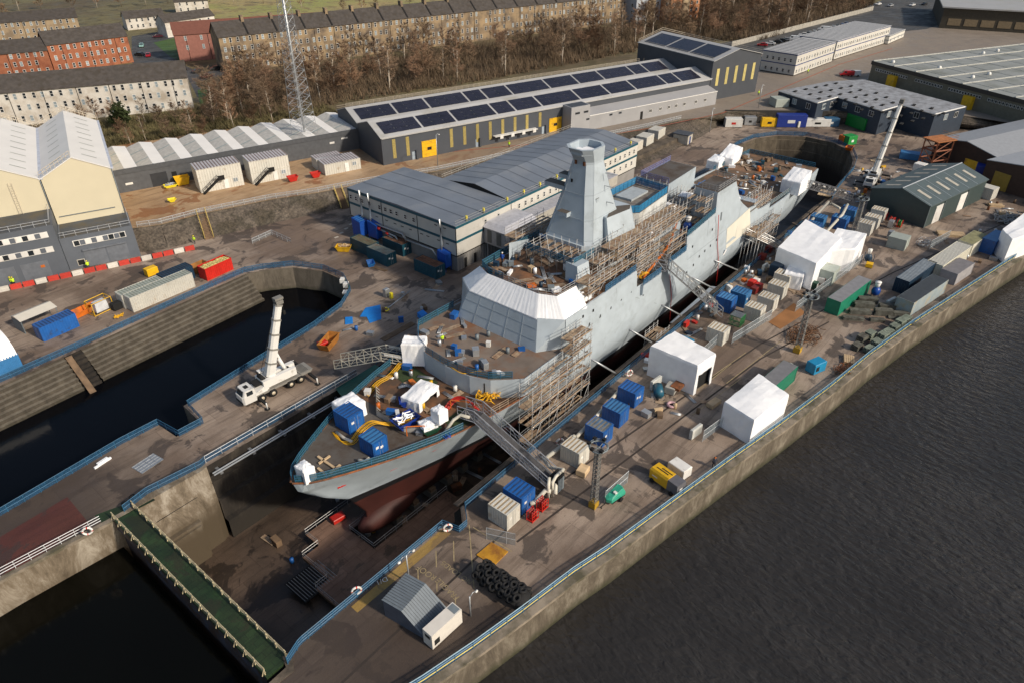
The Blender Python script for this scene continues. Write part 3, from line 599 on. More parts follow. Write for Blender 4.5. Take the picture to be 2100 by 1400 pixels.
# upper hull side plating, starboard and port
prof = [(40, 13.4), (50, 13.5), (58.8, 13.6), (58.81, 10.6), (69, 10.6), (75.4, 10.8), (75.41, 13.3), (86, 14.3), (86.01, 18.1), (93.6, 18.1), (95.2, 15.5), (96.6, 13.4), (98.2, 12.2), (101, 10.4), (104.5, 10.0), (106, 8.6), (108, 8.4), (112, 8.2), (112.01, 6.9), (145, 6.2)]
profp = [(40, 13.4), (59, 13.6), (75, 13.3), (90, 13.6), (91, 15), (104, 15), (105.5, 12.5), (107, 8.5), (112, 8.2), (112.01, 6.9), (145, 6.2)]
def su(x, z): return hb(x, 6)-(z-6)*(.07 if x < 108 else .0)
def plating(pr, sgn, name):
    mb = MB(); P = []
    for (x0, z0), (x1, z1) in zip(pr[:-1], pr[1:]):
        K = max(1, int((x1-x0)/4)) if x1-x0 > .1 else 1
        for k in range(K):
            xa, xb = x0+(x1-x0)*k/K, x0+(x1-x0)*(k+1)/K; za, zb = z0+(z1-z0)*k/K, z0+(z1-z0)*(k+1)/K
            v = [(xa, sgn*su(xa, 5.9), 5.9), (xb, sgn*su(xb, 5.9), 5.9), (xb, sgn*su(xb, zb), zb), (xa, sgn*su(xa, za), za)]
            w = [(x, y-sgn*.25, z) for x, y, z in v]
            mb.quad(*v); mb.quad(*w[::-1]); mb.quad(v[3], v[2], w[2], w[3])
    mb.build(name, grey, SH)
plating(prof, -1, 'side_plating'); plating(profp, 1, 'side_plating')
# decks behind the bridge
deck('midships_deck', [(59, -10), (104, -10), (104, 10), (59, 10)], mat('cluttered deck', (.075, .065, .055), .85, .4, .6, dirt=(.14, .08, .045), da=.6, ds=.5, rv=0), 10.6)
deck('upper_deck', [(45, -9.6), (59, -9.7), (59, 9.7), (45, 9.6)], deckbrown, 13.42)
mb = MB(); mb.prism([(59, -7.2), (79, -6.6), (79, 7), (59, 7.2)], 10.6, 14.4); mb.build('midships_house', grey, SH)
deck('house_top', [(59.2, -7.1), (78.9, -6.5), (78.9, 6.9), (59.2, 7.1)], deckgrey, 14.42)
# mast plinth
mb = MB(); mb.prism([(52.6, -3.4), (53.6, -4.4), (65.5, -4.6), (65.5, 4.6), (53.6, 4.4), (52.6, 3.4)], 15.33, 17.95, 0, top=[(52.8, -3.3), (53.8, -4.3), (64.5, -4.4), (64.5, 4.4), (53.8, 4.3), (52.8, 3.3)]); mb.build('mast_plinth', grey, SH)
for sg in (1,):
    mb = MB(); mb.prism([(46.2, sg*5.6), (46.6, sg*5.6), (53.5, sg*7.2), (53.2, sg*7.4)][::sg], 15.33, [18.2, 18.2, 15.9, 15.9][::sg]); mb.build('wing_plate', grey, SH)
mb = MB(); mb.prism([(45.6, -8.2), (48.6, -8.4), (48.8, -5.6), (45.9, -5.4)], 13.4, 17.9, 0, top=[(47.0, -6.6), (49.6, -6.8), (49.8, -4.6), (47.2, -4.4)]); mb.build('wing_pillar', grey, SH)
# mast: octagonal, flared foot, waisted neck and open top ring
lev = [(17.9, 53.1, 64, 4.5, 1.0, 1.6), (18.6, 53.35, 63.7, 4.3, 1.0, 1.6), (21.5, 54.1, 62.8, 3.62, 1.0, 1.3), (25, 55.05, 61.6, 2.82, 1.0, 1.1), (29.3, 56.1, 60.4, 1.95, .85, .9), (29.7, 56.05, 60.4, 1.97, .9, .9), (31.9, 54.6, 60.1, 2.4, 1.2, 1.2)]
def octo(xf, xb, h, c, cb): return [(xf, -(h-c)), (xf+c, -h), (xb-cb, -h), (xb, -(h-cb)), (xb, h-cb), (xb-cb, h), (xf+c, h), (xf, h-c)]
mb = MB()
for a, b in zip(lev[:-1], lev[1:]): mb.prism(octo(*a[1:]), a[0], b[0], 0, top=octo(*b[1:]), cap=False)
ti = octo(55.0, 59.7, 2.05, 1.1, 1.1); tb = octo(*lev[-1][1:])
for i in range(8):
    j = (i+1) % 8; mb.quad((*tb[i], 31.9), (*tb[j], 31.9), (*ti[j], 31.9), (*ti[i], 31.9)); mb.quad((*ti[i], 31.9), (*ti[j], 31.9), (*ti[j], 30.9), (*ti[i], 30.9))
mb.add([(*p, 30.9) for p in ti], [tuple(range(8))], 0)
mast = mb.build('mast', [grey], SH)
mb = MB(); seam0 = mat('welded seam', (.27, .31, .34), .6)
for a in lev[1:4]:
    R_ = octo(a[1]-.01, a[2]+.01, a[3]+.01, a[4], a[5])
    for i in range(8): mb.bar((*R_[i], a[0]), (*R_[(i+1) % 8], a[0]), .05)
for k in range(8):
    for a, b in zip(lev[:4], lev[1:5]): mb.bar((*octo(*a[1:])[k], a[0]), (*octo(*b[1:])[k], b[0]), .04)
mb.build('weld_seam', seam0, mast)
for y in (-4.6, -1.6, 1.5, 4.4): MB().bar((36.18, y, 9.05), (37.86, y*.9, 13.3), .04).build('weld_seam', seam0, SH)
for t in (.33, .68): MB().bar((36.18+1.7*t, -7.5+t, 9+4.4*t), (36.18+1.7*t, 7.5-t, 9+4.4*t), .04).build('weld_seam', seam0, SH)
def sub(name, mb, m, par): return mb.build(name, m, par)
mb = MB(); mb.box(55.8, 58.8, -1.1, .9, 30.95, 31.1); mb.box(56.3, 57.7, -1.6, 1.5, 31.1, 31.15); sub('white_cover', mb, shrink, mast)
mb = MB(); mb.cb((56.05, .7, 29.5), (.3, .35, .6)); mb.cb((56.05, -.8, 29.5), (.3, .35, .6)); sub('hatch', mb, rust, mast)
mb = MB(); mb.cb((55.55, .9, 26.4), (.3, .35, 1.1)); sub('oval_opening', mb, dark, mast)
for (x0, x1, y0, y1, z) in ((53.2, 55.2, .0, 1.8, 22.3), (56.4, 57.2, -3.1, -2.4, 24.4), (55.6, 57.2, 2.4, 6.2, 25.4), (56.2, 57.6, 2.0, 3.9, 27.0)):
    mb = MB()
    mb.box(x0, x1, y0, y1, z-.7, z); mb.quad((x0-.05, y0, z+.01), (x1, y0, z+.01), (x1, y1, z+.01), (x0-.05, y1, z+.01), m=1)
    sub('sensor_platform', mb, [grey, mat('brown top plate', (.10, .085, .07), .8)], mast)
mb = MB(); mb.prism([(56.8, -5.6), (63.6, -6.2), (65.4, -5.0), (65.4, 3), (60, 3)], 17.9, 21.3, 0, top=[(57.6, -4.4), (63, -5.2), (64.6, -4.4), (64.6, 2.6), (60, 2.6)]); mb.quad((57.6, -4.4, 21.32), (63, -5.2, 21.32), (64.6, -4.4, 21.32), (62, -2.5, 21.32), m=1); sub('side_box', mb, [grey, MATS['brown top plate']], mast)
mb = MB()
for z in (23.2, 25.7, 27.7): mb.bar((59, -2.7, z), (59.2, -4.4, z), .1)
sub('antenna_stub', mb, steel, mast)
# block F with blue fencing
F = [(66.2, -2.9), (67.8, -4.4), (78.4, -3.6), (79, 3.2), (68.6, 3.4), (66.4, 2)]
mb = MB(); mb.prism(F, 14.4, 18.8, 0); hf = mb.build('funnel_house', [mat('white primer paint', (.52, .54, .54), .6, .12, .5, dirt=(.35, .34, .31), da=.4, ds=.4)], SH)
deck('funnel_house_top', [(x, y, 18.83) for x, y in F], mat('brown roof covering', (.13, .105, .09), .85, .3, .5, dirt=(.22, .22, .2), da=.5, ds=.5))
mb = MB(); mb.box(71, 76.5, -.8, 2.4, 18.84, 19.2); mb.build('hatch_cover', mat('pale hatch', (.42, .46, .48), .5), SH)
# hangar (starboard) and port block
mb = MB(); mb.prism([(86, -9.55), (93.6, -9.55), (93.6, -5), (86, -5)], 10.6, 18.1); mb.prism([(93.6, -9.4), (98, -9.4), (98, -5), (93.6, -5)], 10.6, [18.1, 12.5, 12.5, 18.1]); mb.build('hangar_block', grey, SH)
deck('hangar_roof', [(86.1, -9.6, 18.12), (93.6, -9.6, 18.12), (93.6, -5, 18.12), (86.1, -5, 18.12)], deckgrey)
mb = MB(); mb.prism([(91.5, 3), (104, 3.6), (104, 9.9), (91.5, 9.9)], 10.6, 15.0); mb.build('port_hangar_block', grey, SH)
deck('port_hangar_roof', [(91.6, 3.1, 15.02), (103.9, 3.7, 15.02), (103.9, 9.6, 15.02), (91.6, 9.6, 15.02)], deckgrey)
mb = MB(); mb.prism([(84, 3.4), (91.5, 3), (91.5, 9.9), (84, 9.9)], 10.6, 12.6); mb.build('port_step_block', grey, SH)
# pale new panel and seams on the starboard side
def sidequad(name, pts, m, off=.06):
    mb = MB(); mb.quad(*[(x, -(su(x, z) if z > 6 else hb(x, z))-off, z) for x, z in pts]); return mb.build(name, m, SH)
sidequad('new_panel', [(92.3, 5.0), (103.2, 5.6), (101.6, 10.4), (91.6, 9.4)], mat('cream primer panel', (.60, .58, .50), .6, .06, .4))
sidequad('draped_sheet', [(91.2, 1.0), (92.4, .6), (92.3, 5.0), (91.5, 5.2)], shrink, .3)
for (x, z) in ((77.5, 10.6), (85, 11.2), (80.5, 7.6), (82.6, 7.9), (84.8, 8.1), (87.2, 8.4), (78.4, 6.7), (76, 6.2), (61, 8.2), (46.6, 11.7), (44, 11.9)):
    sidequad('side_fitting', [(x, z), (x+.35, z), (x+.35, z+.45), (x, z+.45)], dark)
for (x, z) in ((88.2, 12.1),): sidequad('side_fitting', [(x, z), (x+.5, z), (x+.5, z+1.6), (x, z+1.6)], grey_d)
for i in range(6): sidequad('side_fitting', [(42.4+i*2.9, 9.6+i*.05), (42.9+i*2.9, 9.6+i*.05), (43.0+i*2.9, 10.3+i*.05), (42.75+i*2.9, 10.3+i*.05)], dark)
seam = mat('welded seam', (.24, .28, .30), .6)
for (x0, z0, x1, z1) in ((40.3, 9.1, 58, 9.4), (76, 8.9, 91, 9.4), (83, 5, 83.4, 13.8), (86.05, 13, 92.5, 3.4), (58, 9.4, 66, 4.6), (63.0, 5, 63.0, 10.4), (53.0, 5, 53.0, 13), (70, 2.5, 90, 2.9), (44, 2.5, 70, 2.5), (96, 6, 97, 12)):
    w_ = .045; dx = x1-x0; dz = z1-z0; L = math.hypot(dx, dz); ox, oz = -dz/L*w_, dx/L*w_
    sidequad('weld_seam', [(x0-ox, z0-oz), (x1-ox, z1-oz), (x1+ox, z1+oz), (x0+ox, z0+oz)], seam, .03)
mb = MB(); pts = [(86.2, -10.3, 14), (87.5, -10.45, 8), (89.5, -10.5, 3), (90.2, -10.6, -4)]; mb.path(pts, .07); hs = mb.build('red_hose', red, None); tag(hs, 'thin red hose hanging down the grey ship side near the cream panel', 'hose')
mb = MB(); pts = [(69.5, -10.4, 8.7), (71, -10.5, 4), (71.6, -10.6, -2)]; mb.path(pts, .06); hs = mb.build('red_hose', red, None); tag(hs, 'short red hose hanging on the ship side aft of the gangway bay', 'hose')
# gangway bay and sponson
mb = MB(); mb.box(59, 69, -9.9, -6.7, 10.62, 10.66); mb.box(59, 75.3, -6.72, -6.6, 10.6, 13.4, 1); mb.box(60.2, 66, -10.6, -9.8, 9.7, 10.5, 2); mb.prism([(60.2, -10.6), (66, -10.6), (66, -10.2), (60.2, -10.2)], 8.8, 9.7, 2, top=[(60.2, -10.6), (66, -10.6), (66, -9.9), (60.2, -9.9)]); mb.build('boat_bay', [deckgrey, grey_d, grey], SH)
mb = MB(); mb.cb((103.4, -8.6, 9.4), (4, 3, .3)); mb.torus((103.2, -8.6, 9.6), .9, .12, 16, 6, 1); mb.build('sponson', [deckgrey, grey_d], SH)
# flight deck
fd = [(106, -9.9), (127, -9.9), (145, -8.7), (145, 8.7), (127, 9.9), (106, 9.9)]
deck('flight_deck', fd, mat('brown flight deck covering', (.22, .12, .065), .85, .3, .25, dirt=(.09, .07, .05), da=.6, ds=.3, rv=0), 6.3)
mb = MB()
for i in range(9):
    for j in range(6):
        x, y = 112+i*2.3+rnd.uniform(-.4, .4), -5.5+j*2.1+rnd.uniform(-.3, .3); mb.cb((x, y, 6.33), (.45, .45, .03))
mb.build('deck_pad', white, SH)
mb = MB()
for x0, z0, x1, z1 in ((104, 9.9, 106, 8.4),): mb.box(104, 106, -9.8, 9.8, 6.3, 10.6)
mb.build('aft_bulkhead', grey, SH)
# angled breakwater with ribs on the forecastle
mb = MB(); bw = [(22.9, -7.4), (17.4, -6.4), (15.6, -3.4), (15.3, 1.8), (17.2, 6.3), (22.6, 6.9)]
bw = [G(770, 793, 6.4), G(772, 847, 6.4), G(828, 880, 6.4), G(890, 883, 6.4)]; bw = [Vector((p.x, p.y, 6)) for p in bw]; 
for a, b in zip(bw[:-1], bw[1:]):
    d = (b-a).normalized(); n = Vector((-d.y, d.x, 0)); mb.add([tuple(a), tuple(b), tuple(b+Vector((0, 0, .9))), tuple(a+Vector((0, 0, .9)))], [(0, 1, 2, 3)]); mb.add([tuple(a+n*.1), tuple(b+n*.1), tuple(b+n*.1+Vector((0, 0, .9))), tuple(a+n*.1+Vector((0, 0, .9)))], [(3, 2, 1, 0)])
    K = int((b-a).length/.6)
    for k in range(K): p = a.lerp(b, (k+.5)/K); mb.bar(p+Vector((0, 0, .8)), p+n*(.5)+Vector((0, 0, .05)), .07)
mb.build('breakwater', mat('pale breakwater plate', (.36, .36, .34), .6), SH)
mb = MB(); mb.poly([(21.5, 1, 6.03), (25.2, 1, 6.03), (25.6, 6.5, 6.03), (22.5, 8.6, 6.03)]); mb.poly([(19.5, -8, 6.03), (23, -8.6, 6.03), (23.5, -5.5, 6.03), (19.5, -5.5, 6.03)]); mb.build('green_deck_paint', mat('dark green deck', (.03, .05, .015), .85), SH)
# railings of the ship (netted guard rails on the deck edge)
def on_edge(xs_, sgn, dz=0.): return [(x, sgn*(hb(x, 6)-.12), deckz(x)+dz) for x in xs_]
railing('guard_rail', 'blue netted guard rail along the starboard bow of the ship', on_edge([.3, 1.2, 3, 6, 10, 16, 20], -1), net=netteal, nrail=3, sp=1.8, w=.06)
railing('guard_rail', 'blue netted guard rail along the port bow of the ship', on_edge([.3, 1.2, 3, 6, 10, 16, 20, 25, 29.8], 1), net=netteal, nrail=3, sp=1.8, w=.06)
railing('guard_rail', 'pale guard rail on the starboard side forward of the scaffold', on_edge([24.5, 27, 30, 33], -1), nrail=3, m=mat('weathered timber rail', (.32, .24, .17), .8), sp=1.5)
railing('guard_rail', 'teal netted guard rail around the curved weapon deck front', [(x+.15, y*.98, 9.02) for x, y in cw[1:]]+[(38, 10, 9.02)], net=netteal, nrail=3, sp=1.6, w=.06)
railing('guard_rail', 'blue netted fence round the port side of the bridge roof', [(40.5, 2, 15.34), (40.5, 4.7, 15.34), (41.6, 7.1, 15.34), (45.6, 7.3, 15.34), (50, 7.3, 15.34), (56, 7.3, 15.34)], net=netteal, nrail=3, sp=1.4, h=1.3)
railing('guard_rail', 'bare steel fence on the starboard side of the bridge roof', [(40.5, 2, 15.34), (40.5, -4.6, 15.34), (41.6, -7.1, 15.34), (46.6, -7.4, 15.34)], m=scafft, nrail=3, sp=1.1)
FF = [(66.2, -2.9), (67.8, -4.3), (78.3, -3.5), (78.9, 3.1), (68.6, 3.3), (66.4, 2), (66.2, -2.9)]
railing('guard_rail', 'bright blue netted fence round the roof of the funnel house', [(a, b, 18.85) for a, b in FF], net=mat('bright blue netting', (.01, .2, .42), .7, alpha=.85), nrail=3, sp=1.3, h=1.3)
railing('guard_rail', 'blue netted guard rail on the starboard side aft of midships', [(x, -su(x, 13.5)+.1, itp([(75.4, 13.3), (86, 14.3)], x)) for x in (75.5, 79, 83, 85.9)], net=netteal, nrail=3, sp=1.5)
railing('guard_rail', 'blue guard rail by the upper end of the midships gangway', [(69, -10.1, 10.7), (75.3, -10.1, 10.9)], net=netblue, nrail=3, sp=1.4)
railing('guard_rail', 'blue guard rail on the starboard side forward of the boat bay', [(50, -9.8, 13.5), (58.7, -9.8, 13.6)], net=netblue, nrail=3, sp=1.4)
railing('guard_rail', 'short blue guard rail on the boat bay sponson', [(60.3, -10.5, 10.5), (65.9, -10.5, 10.5)], net=netblue, nrail=3, sp=1.2)
railing('guard_rail', 'grey steel guard rail round the hangar roof', [(86.1, -5.1, 18.13), (86.1, -9.5, 18.13), (93.5, -9.5, 18.13), (93.5, -5.1, 18.13)], m=scafft, nrail=3, sp=1.3)
railing('guard_rail', 'mauve steel guard rail round the port hangar roof', [(91.7, 3.2, 15.04), (91.7, 9.5, 15.04), (103.8, 9.5, 15.04)], m=mat('mauve rail', (.16, .16, .33), .5), net=mat('mauve netting', (.12, .14, .3), .8, alpha=.4), nrail=3, sp=1.4)
railing('guard_rail', 'guard rail along the starboard edge of the flight deck', [(112, -9.8, 6.95), (127, -9.8, 6.6)], m=scafft, net=netteal, nrail=3, sp=1.6)
railing('guard_rail', 'guard rail across the stern of the flight deck', [(144.8, -8, 6.3), (144.8, 8.6, 6.3), (127, 9.8, 6.3)], net=netteal, nrail=3, sp=1.6)
# ---------------------------------------------------------------- scaffolds
def scaffold(name, label, x0, x1, y0, y1, levels, zb, bay=2.0, yb=1.5, rail=True, planks=None, rz=0., group='scaffolds round the ship', brace=True, top=1.4):
    S_ = thing(name, label, 'scaffold', (x0, y0, zb), rz, group); L, W = x1-x0, y1-y0; nx, ny = max(1, round(L/bay)), max(1, round(W/yb)); mb = MB(); zt = max(levels)-zb
    for i in range(nx+1):
        for j in range(ny+1): mb.tube((L*i/nx, W*j/ny, 0), (L*i/nx, W*j/ny, zt+top*rnd.uniform(.7, 1.25)), .045, 4)
    for z in levels:
        z -= zb
        for j in range(ny+1):
            for r in ((0, .55, 1.05) if (rail and j in (0, ny)) else (0,)): mb.tube((-.3, W*j/ny, z+r), (L+.3, W*j/ny, z+r), .045, 4)
        for i in range(nx+1): mb.tube((L*i/nx, -.25, z-.06), (L*i/nx, W+.25, z-.06), .045, 4)
    if brace:
        for i in range(0, nx, 2):
            for a, b in zip([zb]+list(levels[:-1]), levels): mb.tube((L*i/nx, -.05, a-zb), (L*(i+1)/nx, -.05, b-zb), .045, 4)
    mb.build('tubes', scafft, S_)
    mb = MB(); pr_ = random.Random(int(x0*7+y0*3))
    for z in levels:
        y = 0.0; zz = z-zb+.05
        while y < W-.1:
            x = -.2
            while x < L:
                l = min(pr_.uniform(2.6, 3.9), L+.2-x)
                if pr_.random() > (.12 if planks is None else planks): mb.box(x, x+l-.04, y+.02, y+.24, zz, zz+.045)
                x += l
            y += .26
        mb.box(-.2, L+.2, -.04, 0, zz+.05, zz+.25)
    mb.build('planks', plank, S_); return S_
SC = 'scaffold'
scaffold(SC, 'tall scaffold of tubes and planks beside the starboard bow shoulder', 28.2, 41.5, -13.4, -11.2, [-4, .2, 3.4, 6.0, 8.6], -11.4, bay=1.9, planks=.4)
scaffold(SC, 'small scaffold tower with a top platform against the bridge side', 38.2, 42.5, -12.6, -10.6, [9.6, 11.6], 7.25, bay=1.5)
scaffold(SC, 'stepped scaffold beside the foot of the mast, lower tier', 48.6, 58.5, -9.3, -7.0, [15.0], 13.45, bay=1.6)
scaffold(SC, 'broad planked scaffold at the starboard foot of the mast', 54.5, 64, -8.8, -5.6, [16.6, 18.0], 14.4, bay=1.6)
scaffold(SC, 'long layered scaffold over the boat bay between mast and funnel house', 59.2, 66, -9.4, -7.3, [12.4, 14.2, 15.6], 10.65, bay=1.5)
scaffold(SC, 'planked scaffold along the white wall of the funnel house', 66, 79, -7.2, -4.5, [15.2, 16.8], 14.45, bay=1.5)
scaffold(SC, 'open scaffold in the recess aft of the gangway bay', 69.2, 75.2, -9.6, -7.4, [12.3, 14.2], 10.7, bay=1.4, planks=.5)
scaffold(SC, 'scaffold platform in front of the mast foot with blue netting', 47.5, 52.5, -5.5, 3.2, [17.4], 15.35, bay=1.7, planks=.5)
scaffold(SC, 'low scaffold around the pillar on the starboard bridge wing', 45.8, 48.6, -9.6, -7.4, [14.6, 16.2], 13.45, bay=1.3)
scaffold(SC, 'scaffold on the port side of the bridge roof by the grey annex', 50, 60, 7.4, 9.6, [15.2, 17], 13.45, bay=1.7)
scaffold(SC, 'small scaffold inside the dry dock under the grey hull', 62, 66, -13.2, -11.0, [-4.5, -2.2, .2], -11.4, bay=1.3)
scaffold(SC, 'low scaffold on the deck between the two hangar blocks', 88, 96, -4.6, 2.4, [12.6], 10.65, bay=1.6, planks=.6)
scaffold(SC, 'scaffold walkway from the dock edge to the ship beside the cream panel', 99.5, 105, -13.4, -10.7, [5.6], -11.4, bay=1.8)
scaffold(SC, 'scaffold tower in the dry dock below the forward gangway', 33, 40, -12.6, -10.9, [-8, -5, -2.2], -11.4, bay=1.8, planks=.4)
scaffold(SC, 'scaffold beside the port bow shoulder over the dock edge', 33, 45, 11.0, 13.2, [3.2, 6.2], -11.4, bay=2)
railing('guard_rail', 'blue netted rail at the foot of the mast on the port side', [(47.5, 3.4, 17.45), (47.5, -5.6, 17.45), (52.6, -5.7, 17.45)], net=netteal, nrail=3, sp=1.2)
scaffold(SC, 'upper scaffold landing at the starboard corner of the mast foot', 50.5, 54.3, -8.2, -5.8, [15.2, 17.2], 13.45, bay=1.3)
scaffold(SC, 'lower scaffold bank under the side box of the mast', 60, 66.4, -9.3, -6.9, [13.2, 15.0, 16.9], 10.65, bay=1.5)
scaffold(SC, 'scaffold against the port side of the funnel house', 66.5, 78, 3.6, 5.6, [15.4, 17.2], 14.45, bay=1.6)
scaffold(SC, 'scaffold tower in front of the hangar block', 83.2, 85.8, -8.8, -5.2, [12.6, 14.8, 16.8], 10.65, bay=1.3, planks=.5)
scaffold(SC, 'scaffold against the forward face of the port hangar', 89, 91.4, 3.4, 9.4, [12.8, 14.2], 12.65, bay=1.5)
# shores (props) from the river-side coping to the hull
for i, (a, b) in enumerate((((1205, 731), (1263, 765)), ((1283, 671), (1336, 702)), ((1350, 622), (1398, 648)), ((1413, 566), (1463, 592)), ((1457, 531), (1512, 554)), ((1518, 485), (1560, 503)))):
    A = T(*a, -9.9); B = T(*b, -13.0); B.z = max(B.z, -.8)
    mb = MB(); A0 = Vector((0, 0, 0)); mb.tube(A0, B-A, .16, 8); mb.tube(A0, (B-A)*.03, .28, 8); o = mb.build('shore_prop', steel); o.location = A
    tag(o, ['steel shore prop nearest the bow scaffold', 'steel shore prop below the first guard rail amidships', 'steel shore prop just ahead of the midships gangway', 'steel shore prop behind the midships gangway', 'steel shore prop over the white sheet', 'steel shore prop under the cream panel'][i], 'prop', 'steel props between dock wall and hull')
# ---------------------------------------------------------------- gangways
def gangway(label, pts, w=1.5, h=1.7, name='gangway', m=steel):
    P = [Vector(p) for p in pts]; o = P[0]; S_ = thing(name, label, 'gangway', o, 0, 'covered gangways to the ship'); P = [p-o for p in P]
    side = Vector((0, 0, 0)); fr, fl = MB(), MB()
    for a, b in zip(P[:-1], P[1:]):
        d = (b-a); L = d.length; dn = d.normalized(); n = Vector((-dn.y, dn.x, 0)).normalized()*w/2; K = max(1, round(L/1.6)); up = Vector((0, 0, h))
        for s in (n, -n):
            for r in (0, .33, .66, 1): fr.bar(a+s+up*r, b+s+up*r, .11 if r in (0, 1) else .06)
            for k in range(K+1): p = a.lerp(b, k/K)+s; fr.bar(p, p+up, .08)
            for k in range(K): fr.bar(a.lerp(b, k/K)+s+up*(k % 2), a.lerp(b, (k+1)/K)+s+up*((k+1) % 2), .06)
        fl.quad(a+n, a-n, b-n, b+n); fl.quad(a+n-Vector((0, 0, .1)), b+n-Vector((0, 0, .1)), b-n-Vector((0, 0, .1)), a-n-Vector((0, 0, .1)))
    fr.build('lattice_sides', m, S_); fl.build('tread_deck', mat('gangway tread', (.05, .05, .055), .7, .3, 3), S_)
    mb = MB(); a, b = P[-2], P[-1]
    for k in range(4): p = a.lerp(b, .15+k*.22)+Vector((0, 0, h*.75)); d = (b-a).normalized(); n = Vector((-d.y, d.x, 0)); mb.quad(p+n*(w/2+.04), p+n*(w/2+.04)+d*.7, p+n*(w/2+.04)+d*.7+Vector((0, 0, .3)), p+n*(w/2+.04)+Vector((0, 0, .3))); mb.quad(p-n*(w/2+.06), p-n*(w/2+.06)+d*.7, p-n*(w/2+.06)+d*.7+Vector((0, 0, .3)), p-n*(w/2+.06)+Vector((0, 0, .3)))
    mb.build('white_sign', white, S_); return S_
ga = G(965, 838, 7.6); gb = G(1145, 985, .9)
gangway('long steel lattice gangway from the quay up to the bow deck', [(ga.x-.6, -6.9, 7.0), (ga.x, -9.3, 7.0), (gb.x-.6, gb.y+.6, .7)], w=2.3, h=1.8, m=mat('bright gangway steel', (.40, .40, .42), .35, metal=.5))
gangway('long steel lattice gangway from the quay to the midships bay', [(66.5, -7.4, 10.8), (67.5, -10.8, 10.8), (76.0, -17.6, .6)], w=2.3, h=1.9)
gangway('lattice gangway bridging from the flight deck to the quay', [(126.2, -8.2, 6.9), (129, -10.6, 6.9), (142, -18.2, 1.6)], w=1.8, h=1.8, m=mat('dark gangway steel', (.2, .2, .21), .45, metal=.5))
fb = gangway('plank footbridge from the quay to the ship side beside the cream panel', [(101.5, -9.9, 5.4), (104.5, -13.6, 3.2), (108, -17.6, .5)], w=2.6, h=1.1, name='footbridge', m=scafft); fb['group'] = 'footbridge'
for c in fb.children:
    if c.name.startswith('tread'): c.data.materials[0] = plank
scaffold(SC, 'long low scaffold along the starboard side deck abaft the hangar', 104, 112.5, -10.0, -7.6, [8.8, 10.2], 6.35, bay=1.5, planks=.35)
scaffold(SC, 'hull side scaffold hanging beside the flight deck edge', 106, 114, -12.2, -10.6, [1.0, 3.2, 5.2], -11.4, bay=1.8, planks=.4)
gangway('bent lattice gangway from the crane pier down to the port bow', [(21.2, 18.6, 3.2), (24.0, 10.9, 6.6), (25.6, 8.0, 6.3)], w=2.0, h=1.5, m=mat('cream gangway steel', (.48, .45, .38), .5, metal=.2))
# ================================================================ buildings
def frame_of(a, b, z): A, B = G(*a, z), G(*b, z); return A, math.atan2(B.y-A.y, B.x-A.x), (B-A).length
WM = {}
def win_mesh(w, h, fm, gm, bars=1):
    k = (w, h, fm.name, gm.name, bars)
    if k not in WM:
        mb = MB(); t = .09
        mb.box(-w/2, w/2, -.03, .02, 0, h, 1)
        for x0, x1, z0, z1 in ((-w/2, w/2, 0, t), (-w/2, w/2, h-t, h), (-w/2, -w/2+t, t, h-t), (w/2-t, w/2, t, h-t)): mb.box(x0, x1, -.07, -.035, z0, z1, 0)
        if bars == 1: mb.box(-w/2+t, w/2-t, -.065, -.032, h/2-.04, h/2+.04, 0)
        if bars == 2: mb.box(-.04, .04, -.065, -.032, t, h-t, 0)
        WM[k] = mb.mesh('window', [fm, gm])
    return WM[k]
def wins(par, xs_, z, w=.9, h=1.3, y=0., fm=white, gm=glass, side='f', bars=1, alt=None):
    for i, x in enumerate(xs_):
        g = alt if (alt and (i*7+int(z*3)) % 3 == 0) else gm
        me = win_mesh(w, h, fm, g, bars)
        if side == 'f': link('window', me, par, (x, y, z))
        elif side == 'l': link('window', me, par, (y, x, z), -math.pi/2)
        elif side == 'r': link('window', me, par, (y, x, z), math.pi/2)
def rng_(a, b, n): return [a+(b-a)*(i+.5)/n for i in range(n)]
